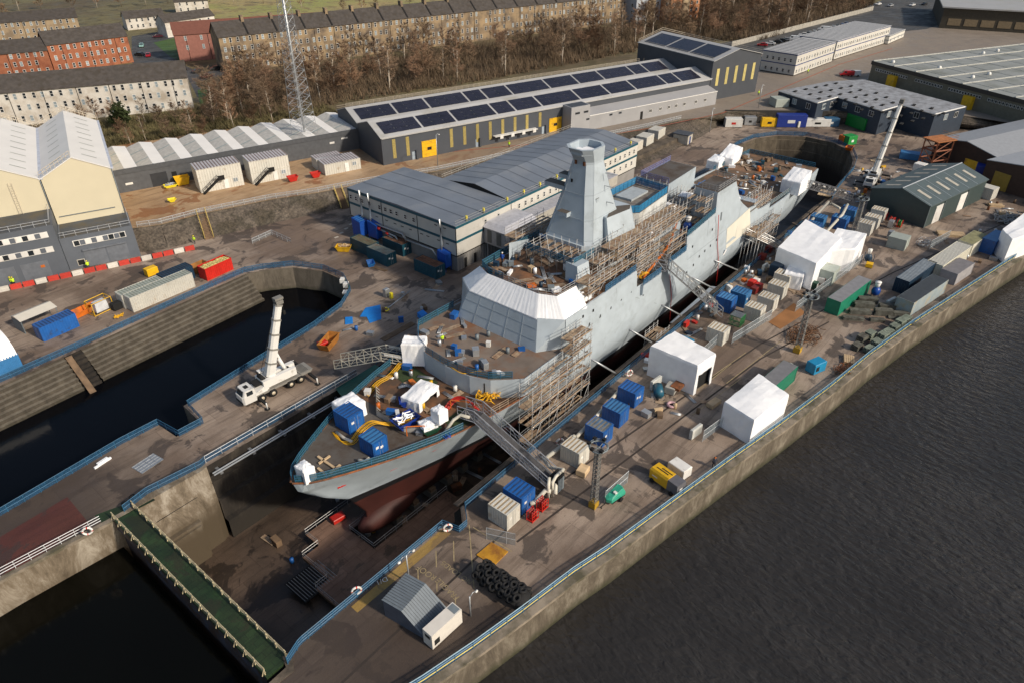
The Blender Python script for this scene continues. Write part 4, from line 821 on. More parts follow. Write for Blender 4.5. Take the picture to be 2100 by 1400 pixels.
def gable(mb, x0, x1, y0, y1, z0, ze, zr, axis='x', m=0, mr=1, over=.25, th=.18):
    # walls (material m) + two roof planes (mr) laid on top
    if axis == 'x':
        ym = (y0+y1)/2
        mb.add([(x0, y0, z0), (x1, y0, z0), (x1, y1, z0), (x0, y1, z0), (x0, y0, ze), (x1, y0, ze), (x1, y1, ze), (x0, y1, ze), (x0, ym, zr), (x1, ym, zr)],
               [(0, 1, 5, 4), (2, 3, 7, 6), (1, 2, 6, 9, 5), (3, 0, 4, 8, 7)], m)
        for ya, yb in ((y0-over, ym), (y1+over, ym)):
            sl = (zr-ze)/(ym-y0); za = ze-over*sl
            v = [(x0-over, ya, za+.03), (x1+over, ya, za+.03), (x1+over, yb, zr+.03), (x0-over, yb, zr+.03)]; t = [(x, y, z+th) for x, y, z in v]
            mb.add(v+t, [(0, 1, 5, 4), (1, 2, 6, 5), (2, 3, 7, 6), (3, 0, 4, 7), (4, 5, 6, 7), (3, 2, 1, 0)], mr)
    else:
        xm = (x0+x1)/2
        mb.add([(x0, y0, z0), (x1, y0, z0), (x1, y1, z0), (x0, y1, z0), (x0, y0, ze), (x1, y0, ze), (x1, y1, ze), (x0, y1, ze), (xm, y0, zr), (xm, y1, zr)],
               [(0, 1, 5, 8, 4), (2, 3, 7, 9, 6), (1, 2, 6, 5), (3, 0, 4, 7)], m)
        for xa, xb in ((x0-over*.2, xm), (x1+over*.2, xm)):
            sl = (zr-ze)/(xm-x0); za = ze-over*.2*sl
            v = [(xa, y0-over, za+.03), (xa, y1+over, za+.03), (xb, y1+over, zr+.03), (xb, y0-over, zr+.03)]; t = [(x, y, z+th) for x, y, z in v]
            mb.add(v+t, [(0, 1, 5, 4), (1, 2, 6, 5), (2, 3, 7, 6), (3, 0, 4, 7), (4, 5, 6, 7), (3, 2, 1, 0)], mr)
slate = mat('slate roof', (.065, .056, .05), .8, .25, .8, dirt=(.05, .04, .03), da=.4)
cladd = mat('charcoal cladding', (.055, .062, .075), .6, .08, .3); cladg = mat('grey cladding', (.34, .34, .35), .6, .06, .3); clads = mat('slate grey cladding', (.11, .125, .15), .6, .08, .4)
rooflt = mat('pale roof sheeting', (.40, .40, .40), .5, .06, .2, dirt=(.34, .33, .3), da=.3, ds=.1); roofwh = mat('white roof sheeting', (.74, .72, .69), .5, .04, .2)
solar = mat('solar panel glass', (.022, .022, .035), .22, .2, .5)
# -- solar roofed workshop
def Z(z): return z-3.5
A, ang, L = frame_of((787, 340), (1550, 188), 3.5)
B = thing('workshop', 'long charcoal workshop with two ridges of solar panels', 'building', A, ang)
mb = MB(); gable(mb, 0, 115, 0, 15, 0, 7.0, 9.3, 'x', 0, 1, .3); mb.build('front_span', [cladd, rooflt], B)
mb = MB(); gable(mb, 0, 115, 15.2, 30.2, 0, 7.0, 9.3, 'x', 0, 1, .3); mb.build('rear_span', [cladd, rooflt], B)
mb = MB(); mb.box(0, 115, -.35, -.3, 6.7, 7.0); mb.build('gutter', rooflt, B)
sl = 2.3/7.5
for yo in (0, 15.2):
    x = 1.5; k = 0
    while x < 111:
        l = (10.5, 9.5, 12, 5.6, 8.2, 13)[k % 6]; l = min(l, 112.5-x); mb = MB()
        n = max(1, round(l/3.4))
        for i in range(n):
            xa, xb = x+l*i/n, x+l*(i+1)/n-.12
            for r in range(3):
                ya, yb = .9+r*1.75, .9+(r+1)*1.75-.06
                mb.quad((xa, yo+ya, 7.0+ya*sl+.32), (xb, yo+ya, 7.0+ya*sl+.32), (xb, yo+yb, 7.0+yb*sl+.32), (xa, yo+yb, 7.0+yb*sl+.32))
        mb.build('solar_panel', solar, B); x += l+.55; k += 1
ys = mat('yellow translucent strip', (.34, .27, .09), .5, .2, 3)
for x in [3.3, 7.1, 19.8, 23.8, 27.8, 31.8, 35.8, 39.8, 43.8, 48.2]:
    mb = MB(); mb.box(x-.45, x+.45, -.06, .02, 1.3 if x < 32 else 2.2, 6.2); mb.build('light_strip', ys, B)
for x0, x1, h in ((11, 15.3, 4.3), (51.4, 55.7, 4.0)):
    mb = MB(); mb.box(x0, x1, -.12, .02, .05, h)
    mb.box((x0+x1)/2-.6, (x0+x1)/2+.6, -.15, -.12, h*.42, h*.42+.75, 1)
    for k in range(1, 5): mb.box(x0, x1, -.135, -.12, h*k/5, h*k/5+.03, 2)
    mb.build('roller_door', [yellow, dark, orange], B)
for x in (8.6, 27.6, 49.4): mb = MB(); mb.box(x-.5, x+.5, -.05, .02, 0, 2.1); mb.box(x+.5, x+1.0, -.6, .0, 0, 2.4, 1); mb.build('door', [mat('pale door', (.3, .36, .42), .5), cladd], B)
mb = MB(); mb.box(32.5, 46.5, -1.6, -.1, 2.15, 2.3); [mb.box(x, x+1., -1.66, -1.6, 1.5, 2.5) for x in (34, 37.6, 41.2, 44.8)]; mb.build('canopy', white, B)
mb = MB(); simple_rail(mb, [(0, 30.3, 7.1), (108, 30.3, 7.1)], 1.1); simple_rail(mb, [(0, 22.7, 9.5), (104, 22.7, 9.5)], 1.0)
for i in range(54): mb.bar((i*2, 22.7, 9.4), (i*2, 22.7, 10.5), .05)
mb.build('roof_rail', mat('cream roof rail', (.55, .48, .38), .6), B)
mb = MB(); gable(mb, 114.8, 137.2, -.15, 36, 0, 12.3, 15, 'y', 0, 1, .4); mb.build('tall_bay', [cladd, rooflt], B)
sl2 = 2.7/11.2
for k in range(3):
    mb = MB(); ya, yb = 1.5+k*11.3, 12+k*11.3; xa, xb = 116.2, 124.2
    mb.quad((xa, ya, 12.3+(xa-114.8)*sl2+.3), (xb, ya, 12.3+(xb-114.8)*sl2+.3), (xb, yb, 12.3+(xb-114.8)*sl2+.3), (xa, yb, 12.3+(xa-114.8)*sl2+.3)); mb.build('solar_panel', solar, B)
for x in (117.6, 121.8, 126, 130.2, 134.3): mb = MB(); mb.box(x-.6, x+.6, -.22, -.12, 4.5, 9.8); mb.build('light_strip', mat('bright yellow strip', (.5, .42, .16), .5), B)
mb = MB(); simple_rail(mb, [(114.8, 0, 12.4), (114.8, 36, 12.4), (126, 36.2, 15.2), (137.2, 36, 12.4), (137.2, 0, 12.4)], 1.1, w=.08); mb.build('roof_rail', MATS['cream roof rail'], B)
# grey annex
A2 = G(1170, 275, 3.5); X = thing('annex', 'pale grey office annex with a taller entrance block and small windows', 'building', A2, ang)
mb = MB(); mb.box(0, 6.6, 0, 4.2, 0, 7.3); mb.box(.3, 6.3, .3, 3.9, 7.3, 7.32, 1); mb.build('entrance_block', [cladg, cladd], X)
mb = MB(); mb.add([(6.6, 0, 0), (58, 0, 0), (58, 4.2, 0), (6.6, 4.2, 0), (6.6, 0, 4.1), (58, 0, 4.1), (58, 4.2, 5.2), (6.6, 4.2, 5.2)], [(0, 1, 5, 4), (1, 2, 6, 5), (2, 3, 7, 6), (4, 5, 6, 7), (3, 0, 4, 7)]); mb.build('long_wing', cladg, X)
mb = MB(); mb.box(6.6, 58.1, -.12, -.0, 4.0, 4.2); mb.build('eaves', white, X)
wins(X, (2.2, 5.2), 5.2, 1.6, .6, -.02, clads, dark, bars=0); wins(X, (6, 14.5, 18), 3., 1.1, .55, -.02, clads, dark, bars=0)
wins(X, (30, 34, 37.5, 40.5, 44, 49, 53), 1.6, 1.1, 1.0, -.02, white, dark, bars=2); mb = MB(); mb.box(26, 27, -.04, 0, 0, 2.4); mb.build('door', dark, X)
# sawtooth workshop
A, ang2, L = frame_of((247, 397), (738, 305), 3.5)
B = thing('sawtooth_workshop', 'low charcoal workshop under a white multi-ridged roof', 'building', A, ang2)
mb = MB(); mb.box(-1, 61, 0, 20, 0, 4.5); mb.build('walls', mat('mid charcoal cladding', (.085, .09, .1), .6), B)
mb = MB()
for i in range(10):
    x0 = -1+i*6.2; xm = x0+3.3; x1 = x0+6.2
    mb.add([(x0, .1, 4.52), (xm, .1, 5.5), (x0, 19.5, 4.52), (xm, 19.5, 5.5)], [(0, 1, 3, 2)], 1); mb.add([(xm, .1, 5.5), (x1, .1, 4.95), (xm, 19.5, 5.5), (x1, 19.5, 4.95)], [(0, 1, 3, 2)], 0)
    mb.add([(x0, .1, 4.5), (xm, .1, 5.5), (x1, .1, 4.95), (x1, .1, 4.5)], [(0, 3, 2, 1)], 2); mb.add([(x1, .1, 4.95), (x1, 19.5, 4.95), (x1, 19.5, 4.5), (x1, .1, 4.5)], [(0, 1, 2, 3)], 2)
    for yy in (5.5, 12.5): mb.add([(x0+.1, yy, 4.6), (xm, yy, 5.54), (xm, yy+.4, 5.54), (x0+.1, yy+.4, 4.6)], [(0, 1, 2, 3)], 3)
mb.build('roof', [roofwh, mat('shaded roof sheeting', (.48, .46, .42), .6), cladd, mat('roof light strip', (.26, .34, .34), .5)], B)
mb = MB(); mb.box(-1.2, 61.2, -.15, .05, 4.3, 5.45); mb.build('parapet', mat('mid charcoal trim', (.075, .08, .09), .6), B)
mb = MB(); mb.box(7.2, 10.8, -.06, .02, 0, 3.2); mb.box(11.9, 13, -.05, .02, 0, 2.8, 1); mb.build('roller_door', [mat('dark door', (.03, .033, .04), .5), dark], B)
mb = MB(); mb.box(1.6, 3.2, -.05, .0, 1.6, 2.1); mb.box(51.5, 52.8, -.05, .0, 2.6, 3.1); mb.box(54.8, 56.6, -.05, 0, 3.3, 3.7); mb.build('number_sign', white, B)
def text_obj(txt, name, size, m, par=None, loc=(0, 0, 0), rot=(0, 0, 0), ex=.0, bold=False):
    cu = bpy.data.curves.new(name, 'FONT'); cu.body = txt; cu.size = size; cu.align_x = 'CENTER'; cu.extrude = ex; cu.offset = .02 if bold else 0
    t = bpy.data.objects.new(name, cu); COL.objects.link(t); dg = bpy.context.evaluated_depsgraph_get(); me = bpy.data.meshes.new_from_object(t.evaluated_get(dg)); bpy.data.objects.remove(t)
    me.materials.clear(); me.materials.append(m); o = bpy.data.objects.new(name, me); COL.objects.link(o); o.location = loc; o.rotation_euler = rot
    if par: o.parent = par
    return o
# cream double gabled shed
A, ang3, L = frame_of((145, 555), (290, 525), 0)
creamw = mat('cream cladding', (.62, .56, .41), .65, .03, .3); B = thing('shed', 'tall cream clad shed with two gables and white roofs', 'building', A, ang3)
for k, x0 in enumerate((-12.4, .1)):
    mb = MB(); gable(mb, x0, x0+12.3, 8, 46, 0, 16.2, 19.4, 'y', 0, 1, .15)
    mb.f = mb.f; o = mb.build('gabled_bay', [creamw, roofwh], B)
    for i in range(8):
        for sx, xx in ((-1, x0+3.1), (1, x0+9.2)):
            y = 12+i*4.3; z = 16.2+(1-abs(xx-(x0+6.15))/6.15)*3.2+.26; q = MB(); s_ = 3.2/6.15*(-sx)
            q.quad((xx-1.2, y, z+1.2*s_*-1), (xx+1.2, y, z+1.2*s_), (xx+1.2, y+.35, z+1.2*s_), (xx-1.2, y+.35, z-1.2*s_)); q.build('roof_light', mat('roof light', (.40, .42, .38), .5), B)
mb = MB(); mb.box(-.35, .45, 7.9, 46, 16.15, 16.5); mb.box(12.2, 12.9, 7.9, 46, 16.1, 16.4); mb.build('gutter', mat('pale gutter', (.45, .48, .55), .5), B)
mb = MB()
for (a, b) in (((-12.4, 46.1, 16.4), (-6.2, 46.1, 19.7)), ((-6.2, 46.1, 19.7), (0, 46.1, 16.4)), ((0, 46.1, 16.4), (6.2, 46.1, 19.7)), ((6.2, 46.1, 19.7), (12.4, 46.1, 16.4)), ((0, 8, 16.5), (6.2, 8, 19.7))):
    simple_rail(mb, [a, b], 1.1, w=.07)
    for k in range(9): p = Vector(a).lerp(Vector(b), k/8); mb.bar(p, p+Vector((0, 0, 1.1)), .06)
mb.build('roof_rail', MATS['cream roof rail'], B)
mb = MB(); mb.tube((12.5, 7.9, 16.3), (12.5, 7.9, 3.6), .09, 6); mb.tube((-.1, 7.85, 16), (-.1, 7.85, 9), .09, 6); mb.box(.8, 11, 7.8, 7.98, 8.2, 8.32); mb.build('downpipe', grey_d, B)
mb = MB(); [mb.bar((-5.4+k*.6, 7.7, 10), (-5.4+k*.6, 7.7, 16.5), .05) for k in range(2)]; [mb.bar((-5.4, 7.7, 10+i*.5), (-4.8, 7.7, 10+i*.5), .04) for i in range(13)]; mb.build('ladder', MATS['cream roof rail'], B)
# slate grey lower blocks in front of the shed
dkroof = mat('dark felt roof', (.07, .08, .095), .7, .25, .3, dirt=(.10, .085, .06), da=.5, ds=.25)
B2 = thing('office_block', 'slate grey flat roofed block with one strip of windows and two shutters', 'building', A, ang3)
mb = MB(); mb.box(0, 12.9, 0, 8, 0, 6.7); mb.box(.3, 12.6, .3, 7.95, 6.7, 6.72, 1); mb.build('walls', [clads, dkroof], B2)
mb = MB(); mb.box(2.0, 11.4, -.1, .02, 4.7, 5.9); [mb.box(2.2+i*1.02, 3.1+i*1.02, -.13, -.1, 4.8, 5.8, [2, 1, 0, 1, 0, 1, 2, 1, 2][i]) for i in range(9)]; mb.build('window_strip', [white, clads, glass], B2)
mb = MB(); mb.box(3.2, 7, -.05, .02, .1, 3.4); mb.box(7.3, 11, -.05, .02, .1, 3.4); mb.box(3.1, 11, -.35, 0, 3.5, 3.8); mb.build('shutter', mat('grey shutter', (.14, .155, .18), .5), B2)
mb = MB(); mb.box(1.6, 3.0, -.08, .0, .6, 1.9); mb.box(1.72, 2.88, -.1, -.08, .72, 1.78, 1); mb.build('notice_board', [beige, dark], B2)
mb = MB(); simple_rail(mb, [(.2, .3, 6.7), (12.7, .3, 6.7), (12.7, 7.9, 6.7)], 1.1); [mb.bar((x, .3, 6.7), (x, .3, 7.8), .05) for x in range(1, 13, 2)]; mb.build('roof_rail', mat('pale roof rail', (.45, .47, .5), .5), B2)
B3 = thing('office_block', 'slate grey flat roofed block with two strips of windows at the left edge', 'building', A, ang3)
mb = MB(); mb.box(-24, -.05, -1.2, 7.9, 0, 10.2); mb.box(-23.7, -.35, -.9, 7.85, 10.2, 10.22, 1); mb.build('walls', [clads, dkroof], B3)
for z in (5.2, 8.2):
    mb = MB(); mb.box(-20, -1.3, -1.3, -1.18, z-.2, z+.95); [mb.box(-19.8+i*1.02, -18.9+i*1.02, -1.33, -1.3, z-.1, z+.85, [1, 0, 2, 0][i % 4]) for i in range(18)]; mb.build('window_strip', [white, clads, glass], B3)
mb = MB(); [mb.box(x, x+4.6, -1.26, -1.18, .1, 3.6) for x in (-7.6, -13.2, -19)]; mb.build('shutter', MATS['grey shutter'], B3)
mb = MB(); simple_rail(mb, [(-23.8, -.9, 10.2), (-.4, -.9, 10.2), (-.4, 7.8, 10.2)], 1.1); [mb.bar((-x, -.9, 10.2), (-x, -.9, 11.3), .05) for x in range(1, 24, 2)]; mb.build('roof_rail', MATS['pale roof rail'], B3)
mb = MB(); mb.box(-4.4, -3.7, -1.3, -1.22, 2.3, 2.8); mb.build('warning_sign', orange, B3)
# modular site offices beside the ship (two joined blocks)
whitepan = mat('off white panel', (.60, .58, .53), .6, .05, .5, dirt=(.44, .42, .38), da=.2); tealband = mat('teal trim band', (.012, .09, .13), .5); skirt = mat('corrugated grey skirt', (.27, .26, .25), .7, .12, .6)
felt = mat('blue grey roof membrane', (.16, .185, .225), .6, .12, .15, dirt=(.2, .22, .25), da=.4, ds=.12, rv=0)
B = thing('site_office', 'long two storey white and teal modular office on a grey base', 'building', (59.2, 29.8, 0), R(0))
off_th = math.atan2(G(1290, 365, 0).y-29.8, G(1290, 365, 0).x-59.2)
for nm, x0, x1, y0, y1, zt in (('main_block', 0, 16.5, 0, 31.8, 9.6), ('rear_block', 16.52, 66, 0, 20, 9.55)):
    mb = MB(); mb.box(x0, x1, y0, y1, 3.4, zt); mb.box(x0+.15, x1-.02 if x0 == 0 else x1-.2, y0+.15, y1-.15, 0, 3.4, 1); mb.build(nm, [whitepan, skirt], B)
    ym = (y0+y1)/2
    mb = MB(); n = 2 if x0 == 0 else 7; K = 6
    for k in range(K):     # gently pitched, slightly sagging membrane
        ya, yb = y0-.1+(y1-y0+.2)*k/K, y0-.1+(y1-y0+.2)*(k+1)/K; pt = .3 if x0 == 0 else 1.35; f = lambda y: zt+.05+pt*(1-abs(y-ym)/((y1-y0)/2+.1))
        mb.quad((x0-.1, ya, f(ya)), (x1+.0, ya, f(ya)), (x1+.0, yb, f(yb)), (x0-.1, yb, f(yb)))
    mb.add([(x0-.1, y0-.1, zt), (x0-.1, ym, zt+pt+.05), (x0-.1, y1+.1, zt)], [(0, 1, 2)], 0 if x0 == 0 else 1); mb.build('roof', [felt, dark], B)
    mb = MB()
    for i in range(1, n*2):
        x = x0+(x1-x0)*i/(n*2)
        mb.quad((x, y0, zt+.1), (x+.12, y0, zt+.1), (x+.12, ym, zt+pt+.1), (x, ym, zt+pt+.1)); mb.quad((x, ym, zt+pt+.1), (x+.12, ym, zt+pt+.1), (x+.12, y1, zt+.1), (x, y1, zt+.1))
    mb.build('roof_seam', mat('dark seam', (.07, .085, .11), .7), B)
for z in (6.1, 9.05):
    mb = MB(); mb.box(-.06, 66.05, -.06, .0, z, z+.5); mb.box(-.07, .0, -.06, 31.9, z, z+.5); mb.build('trim_band', tealband, B)
mb = MB(); [mb.box(x-.05, x+.05, -.07, 0, 3.4, 9.05) for x in (0, 16.5, 33, 49.5)]; [mb.box(-.08, 0, y-.05, y+.05, 3.4, 9.05) for y in (0, 10.6, 21.2, 31.8)]; mb.build('joint_strip', dark, B)
mb = MB(); mb.box(-.05, 66.1, -.1, 0, 3.25, 3.4); mb.box(-.1, 0, 0, 31.8, 3.25, 3.4); mb.build('base_trim', dark, B)
wins(B, [8.5, 12.5]+rng_(18, 33, 7)+rng_(36, 48, 5)+rng_(50.5, 65.5, 7), 7.2, .7, 1.1, -.01, white, glass); wins(B, rng_(27, 33, 3)+rng_(36, 42, 3)+rng_(52, 65, 5), 4.4, .7, 1.1, -.01, white, glass)
wins(B, [11.6, 14.0]+[16.6+i*1.75 for i in range(4)]+[25.0, 27.2, 29.3, 31.0], 7.3, .9, 1.0, -.01, white, glass, 'l')
mb = MB(); [mb.box(-.06, -.02, y, y+.8, 5.3, 5.45) for y in (2, 4.4, 7.4, 9.2, 12.4, 14.8, 17, 19.6, 22.6)]; [mb.box(-.06, -.02, y, y+.7, 8.4, 8.55) for y in (2.6, 5)]; mb.build('vent_slot', dark, B)
for y in (3.6, 24.5, 27.2):
    mb = MB(); mb.path([(-.5, y, 10.4), (-.5, y, 6.0), (-.9, y-.4, 5.2), (-.9, y-.4, 3.8)], .26, 8); mb.build('vent_duct', steel, B)
mb = MB(); mb.path([(-.7, 29, 3.9), (-.7, 14.6, 4.1), (-.7, 13.9, 3.4), (-.7, 13.9, 1.6)], .22, 8); mb.path([(-.9, 22, 3.3), (-.9, 16.6, 3.0), (-.9, 15.6, 1.8)], .2, 8); mb.path([(-1, 19.6, 2.9), (-1, 17.3, 2.4), (-1, 16.7, 1.5)], .18, 8); mb.path([(-.7, 13.4, 3.1), (-.7, 6, 3.2), (-.9, 4.2, 1.8)], .2, 8); mb.build('vent_duct', steel, B)
mb = MB(); [mb.tube((-1.0, y, z), (-1.0, y-.8, z-.1), .3, 8) for y, z in ((26.6, 4.1), (22, 3.5), (19.4, 3.1), (5.6, .8))]; mb.build('valve', red, B)
mb = MB(); simple_rail(mb, [(0, .1, 9.6), (66, .1, 9.6)], 1.0); simple_rail(mb, [(16.6, 19.9, 9.6), (66, 19.9, 9.6)], 1.0); [mb.bar((i*2.2, 19.9, 9.6), (i*2.2, 19.9, 10.6), .05) for i in range(8, 30)]; mb.build('roof_rail', mat('roof edge rail', (.42, .41, .38), .6), B)
for x in (3.4, 8.4, 15.6, 21, 26.5, 32.5, 48, 56, 63): mb = MB(); mb.cb((x, .3, 10.2), (.35, .35, .9)); mb.cb((x, .3, 9.9), (.37, .37, .2), 1); mb.build('marker_post', [yel2, grey_d], B)
mb = MB(); [mb.box(.3+i*.9, .34+i*.9, .08, .15, .05, 3.2) for i in range(17)]; mb.box(2.1, 2.9, .1, .16, 0, 2.1, 1); mb.box(5, 5.9, .1, .16, 0, 2.1, 1); mb.box(43, 47.5, .1, .17, 0, 3.1, 1); mb.build('base_panel', [beige, dark], B)
B['label'] = 'long two storey white and teal modular office on a corrugated grey base'
# porch and bridge on the ship side of the office
B4 = thing('link_bridge', 'grey panelled porch and enclosed bridge from the site office towards the ship', 'building', (67.0, 29.7, 0), 0)
mb = MB(); mb.prism([(0, -5.8), (0, -.1), (9.5, -.1), (9.5, -5.8)][::-1], 3.6, 7.0); mb.build('porch', mat('grey porch panel', (.30, .30, .32), .6), B4)
mb = MB(); mb.prism([(-.2, -6), (9.7, -6), (9.7, .0), (-.2, 0)], 7.0, 7.8, 0, top=[(1.2, -4.6), (9.7, -4.6), (9.7, 0), (1.2, 0)]); mb.build('porch_roof', mat('porch roof', (.42, .42, .45), .6), B4)
mb = MB(); mb.box(-.05, 0, -4.6, -3.4, 4, 6.6); mb.box(-.05, 0, -2.1, -1, 4, 6.6); mb.box(1.2, 2.2, -5.86, -5.8, 4, 6.6); mb.build('louvre', mat('louvre', (.08, .085, .09), .6), B4)
mb = MB(); [mb.bar((x, y, 0), (x, y, 3.6), .2) for x in (.5, 9) for y in (-5.5, -.5)]; mb.build('leg', steel, B4)
mb = MB(); mb.box(9.5, 42, -4.6, -1.2, 4.6, 6.8); mb.box(9.5, 42, -4.7, -1.1, 6.82, 7.0, 1); mb.build('bridge_body', [beige, MATS['porch roof']], B4)
mb = MB(); [mb.bar((x, -3, 0), (x, -3, 4.6), .25) for x in (14, 22, 30, 38)]; mb.build('bridge_post', steel, B4)

# -- tenements and houses beyond the trees
sand = mat('blond sandstone', (.36, .27, .17), .85, .15, .5, dirt=(.2, .15, .1), da=.5, ds=.25); sand2 = mat('weathered blond sandstone', (.36, .26, .15), .85, .2, .5, dirt=(.13, .1, .075), da=.6, ds=.25)
redst = mat('red sandstone', (.30, .11, .055), .85, .12, .5, dirt=(.2, .06, .03), da=.4, ds=.3); render_w = mat('white render', (.60, .57, .52), .8, .07, .4, dirt=(.38, .33, .27), da=.45, ds=.2)
pink = mat('pink brick', (.30, .13, .10), .85, .1); redtile = mat('red tile roof', (.17, .065, .045), .8, .12)
def tenement(label, a, b, depth, wall, roofm, H=11.5, storeys=4, bays=None, z=3.5, ext=(0, 0), base=0, pitch=4., stacks=True, gm=glass, wf=None, zi=None, fm=white, downs=True, glassalt=None, cat='building', name='tenement', win=(.95, 1.7)):
    A, an, L = frame_of(a, b, z); A = A-Vector((math.cos(an), math.sin(an), 0))*ext[0]; L += ext[0]+ext[1]
    B = thing(name, label, cat, A, an); mb = MB(); gable(mb, 0, L, 0, depth, -base, H, H+pitch, 'x', 0, 1, .35); o = mb.build('walls_and_roof', [wall, roofm], B)
    o.name = 'walls'; n = bays or max(2, int(L/2.4)); sh = H/storeys; pr_ = random.Random(int(L*10))
    for s in range(storeys):
        xs_ = [x+pr_.uniform(-.25, .25) for i, x in enumerate(rng_(.6, L-.6, n)) if pr_.random() > .12]
        wins(B, xs_, s*sh+sh*.3, win[0], min(win[1], sh*.58), -.02, fm, gm, alt=glassalt)
    xs_ = rng_(1.5, depth-1.5, 3)
    if downs:
        mb = MB(); [mb.tube((x, -.12, .2), (x, -.12, H), .07, 4) for x in rng_(0, L, max(2, int(L/8)))]; mb.build('downpipe', dark, B)
    if stacks:
        for k in range(1, int(L/11)+1):
            x = k*11
            if x > L-2: break
            q = MB(); q.box(x-.5, x+.5, depth/2-1.3, depth/2+1.3, H+pitch-1, H+pitch+1.6); q.build('chimney', [wall], B)
            q = MB(); q.box(x-.25, x+.25, -.3, depth/2, 0, .2);
            sl = pitch/(depth/2); q = MB(); q.add([(x-.3, -.3, H+.25), (x+.3, -.3, H+.25), (x+.3, depth/2, H+pitch+.4), (x-.3, depth/2, H+pitch+.4), (x-.3, -.3, H-.1), (x-.3, depth/2, H+pitch)], [(0, 1, 2, 3), (0, 3, 5, 4)]); q.build('skew', dark, B)
    return B
tenement('long white rendered tenement under a dark slate roof', (0, 262), (405, 222), 11, render_w, slate, H=9.6, storeys=3, ext=(26, -1), z=3.5, base=3, stacks=False, glassalt=glassb, pitch=3.8)
tenement('red sandstone tenement with lower roof at the far left', (0, 163), (112, 152), 12, redst, slate, H=8.4, storeys=3, ext=(25, 0), stacks=False, glassalt=glassb, pitch=3.5)
tenement('red sandstone tenement end with bay windows beside the street', (114, 150), (275, 128), 12, redst, slate, H=9.8, storeys=3, stacks=False, glassalt=glassb, pitch=3.8)
tenement('blond sandstone tenement behind the red ones', (0, 92), (140, 80), 11, sand, slate, H=8.6, storeys=3, ext=(28, 6), stacks=False, glassalt=glassb, pitch=3.2)
tenement('long dark blond stone tenement with many chimneys behind the bare trees', (463, 150), (1240, 52), 12, sand2, slate, H=12.5, storeys=4, glassalt=glassb, pitch=4.2, ext=(0, 10))
tenement('pink brick flats with a red tiled roof', (370, 128), (462, 120), 13, pink, redtile, H=10, storeys=3, ext=(0, 40), stacks=False, pitch=3.6, bays=9, gm=glassb)
tenement('white two storey house row behind the street', (263, 63), (342, 55), 8, render_w, slate, H=5.2, storeys=2, stacks=False, pitch=2.6, bays=6, name='house', downs=False)
tenement('white house with grey roof nearest the red tiled flats', (345, 78), (445, 62), 8, render_w, slate, H=6.5, storeys=2, stacks=False, pitch=2.6, bays=5, name='house', downs=False)
tenement('white house at the top beside the rough field', (362, 28), (430, 24), 8, render_w, slate, H=5.6, storeys=2, stacks=False, pitch=2.6, bays=4, name='house', downs=False)
def tower(label, px, py, w, d, h, m, col2=None, an=-.25, nx=4, ns=8):
    p = G(px, py, 3.5); B = thing('apartment_block', label, 'building', p, an); mb = MB(); mb.box(0, w, 0, d, 0, h); mb.box(w*.38, w*.62, -.5, 0, 0, h, 1); mb.build('walls', [m, col2 or m], B)
    for s in range(ns): wins(B, rng_(0, w*.38, nx//2)+rng_(w*.62, w, nx//2), 1+s*h/ns, 1.3, 1.5, -.02, white, glass); wins(B, rng_(0, d, 2), 1+s*h/ns, 1.3, 1.5, -.02, white, glass, 'l')
    return B
tower('blond brick apartment block at the top behind the trees', 1247, 42, 18, 14, 24, sand, an=-.35); tower('white and grey apartment block at the top between brick blocks', 1302, 50, 20, 12, 26, mat('pale grey panel', (.42, .45, .5), .7), sand, -.3); tower('orange brick apartment block at the top right of the tenements', 1372, 48, 20, 12, 26, mat('orange brick', (.38, .17, .08), .85), sand, -.3)
# white modular offices by the car park
def modular(label, a, b, depth, H, bandm, z=3.5, n=14, storeys=2, nl=5):
    A, an, L = frame_of(a, b, z); B = thing('modular_office', label, 'building', A, an); mb = MB(); mb.box(0, L, 0, depth, .3, H); mb.box(.2, L-.2, .2, depth-.2, 0, .3, 1); mb.build('walls', [whitepan, dark], B)
    mb = MB(); mb.box(-.15, L+.15, -.15, depth+.15, H+.002, H+.18)
    for i in range(int(L/2.6)): mb.box(1+i*2.6, 1.25+i*2.6, .2, depth-.2, H+.18, H+.3, 1)
    mb.build('roof', [mat('white felt roof', (.42, .42, .42), .6), mat('roof rib', (.3, .3, .31), .6)], B)
    for z_ in [H*.5-.15, H-.28]: mb = MB(); mb.box(-.08, L+.08, -.08, 0, z_, z_+.28); mb.box(-.08, 0, 0, depth, z_, z_+.28); mb.build('trim_band', bandm, B)
    for s in range(storeys): wins(B, rng_(.5, L-.5, n), .9+s*H/storeys, .8, 1.2, -.02, white, glass, alt=glassb); wins(B, rng_(1, depth-1, nl), .9+s*H/storeys, .9, 1.2, -.02, white, glass, 'l')
    return B
navyb = mat('navy trim', (.012, .04, .17), .5)
modular('white two storey modular office with navy trim nearest the workshop', (1627, 157), (1705, 128), 13.5, 7.4, navyb)
modular('longer white modular office with navy trim behind the first one', (1709, 124), (1818, 89), 16, 7, navyb, n=26, nl=4)
modular('low pale unit at the far end of the modular offices', (1820, 92), (1852, 78), 9, 3.4, grey_d, n=4, storeys=1, nl=1)
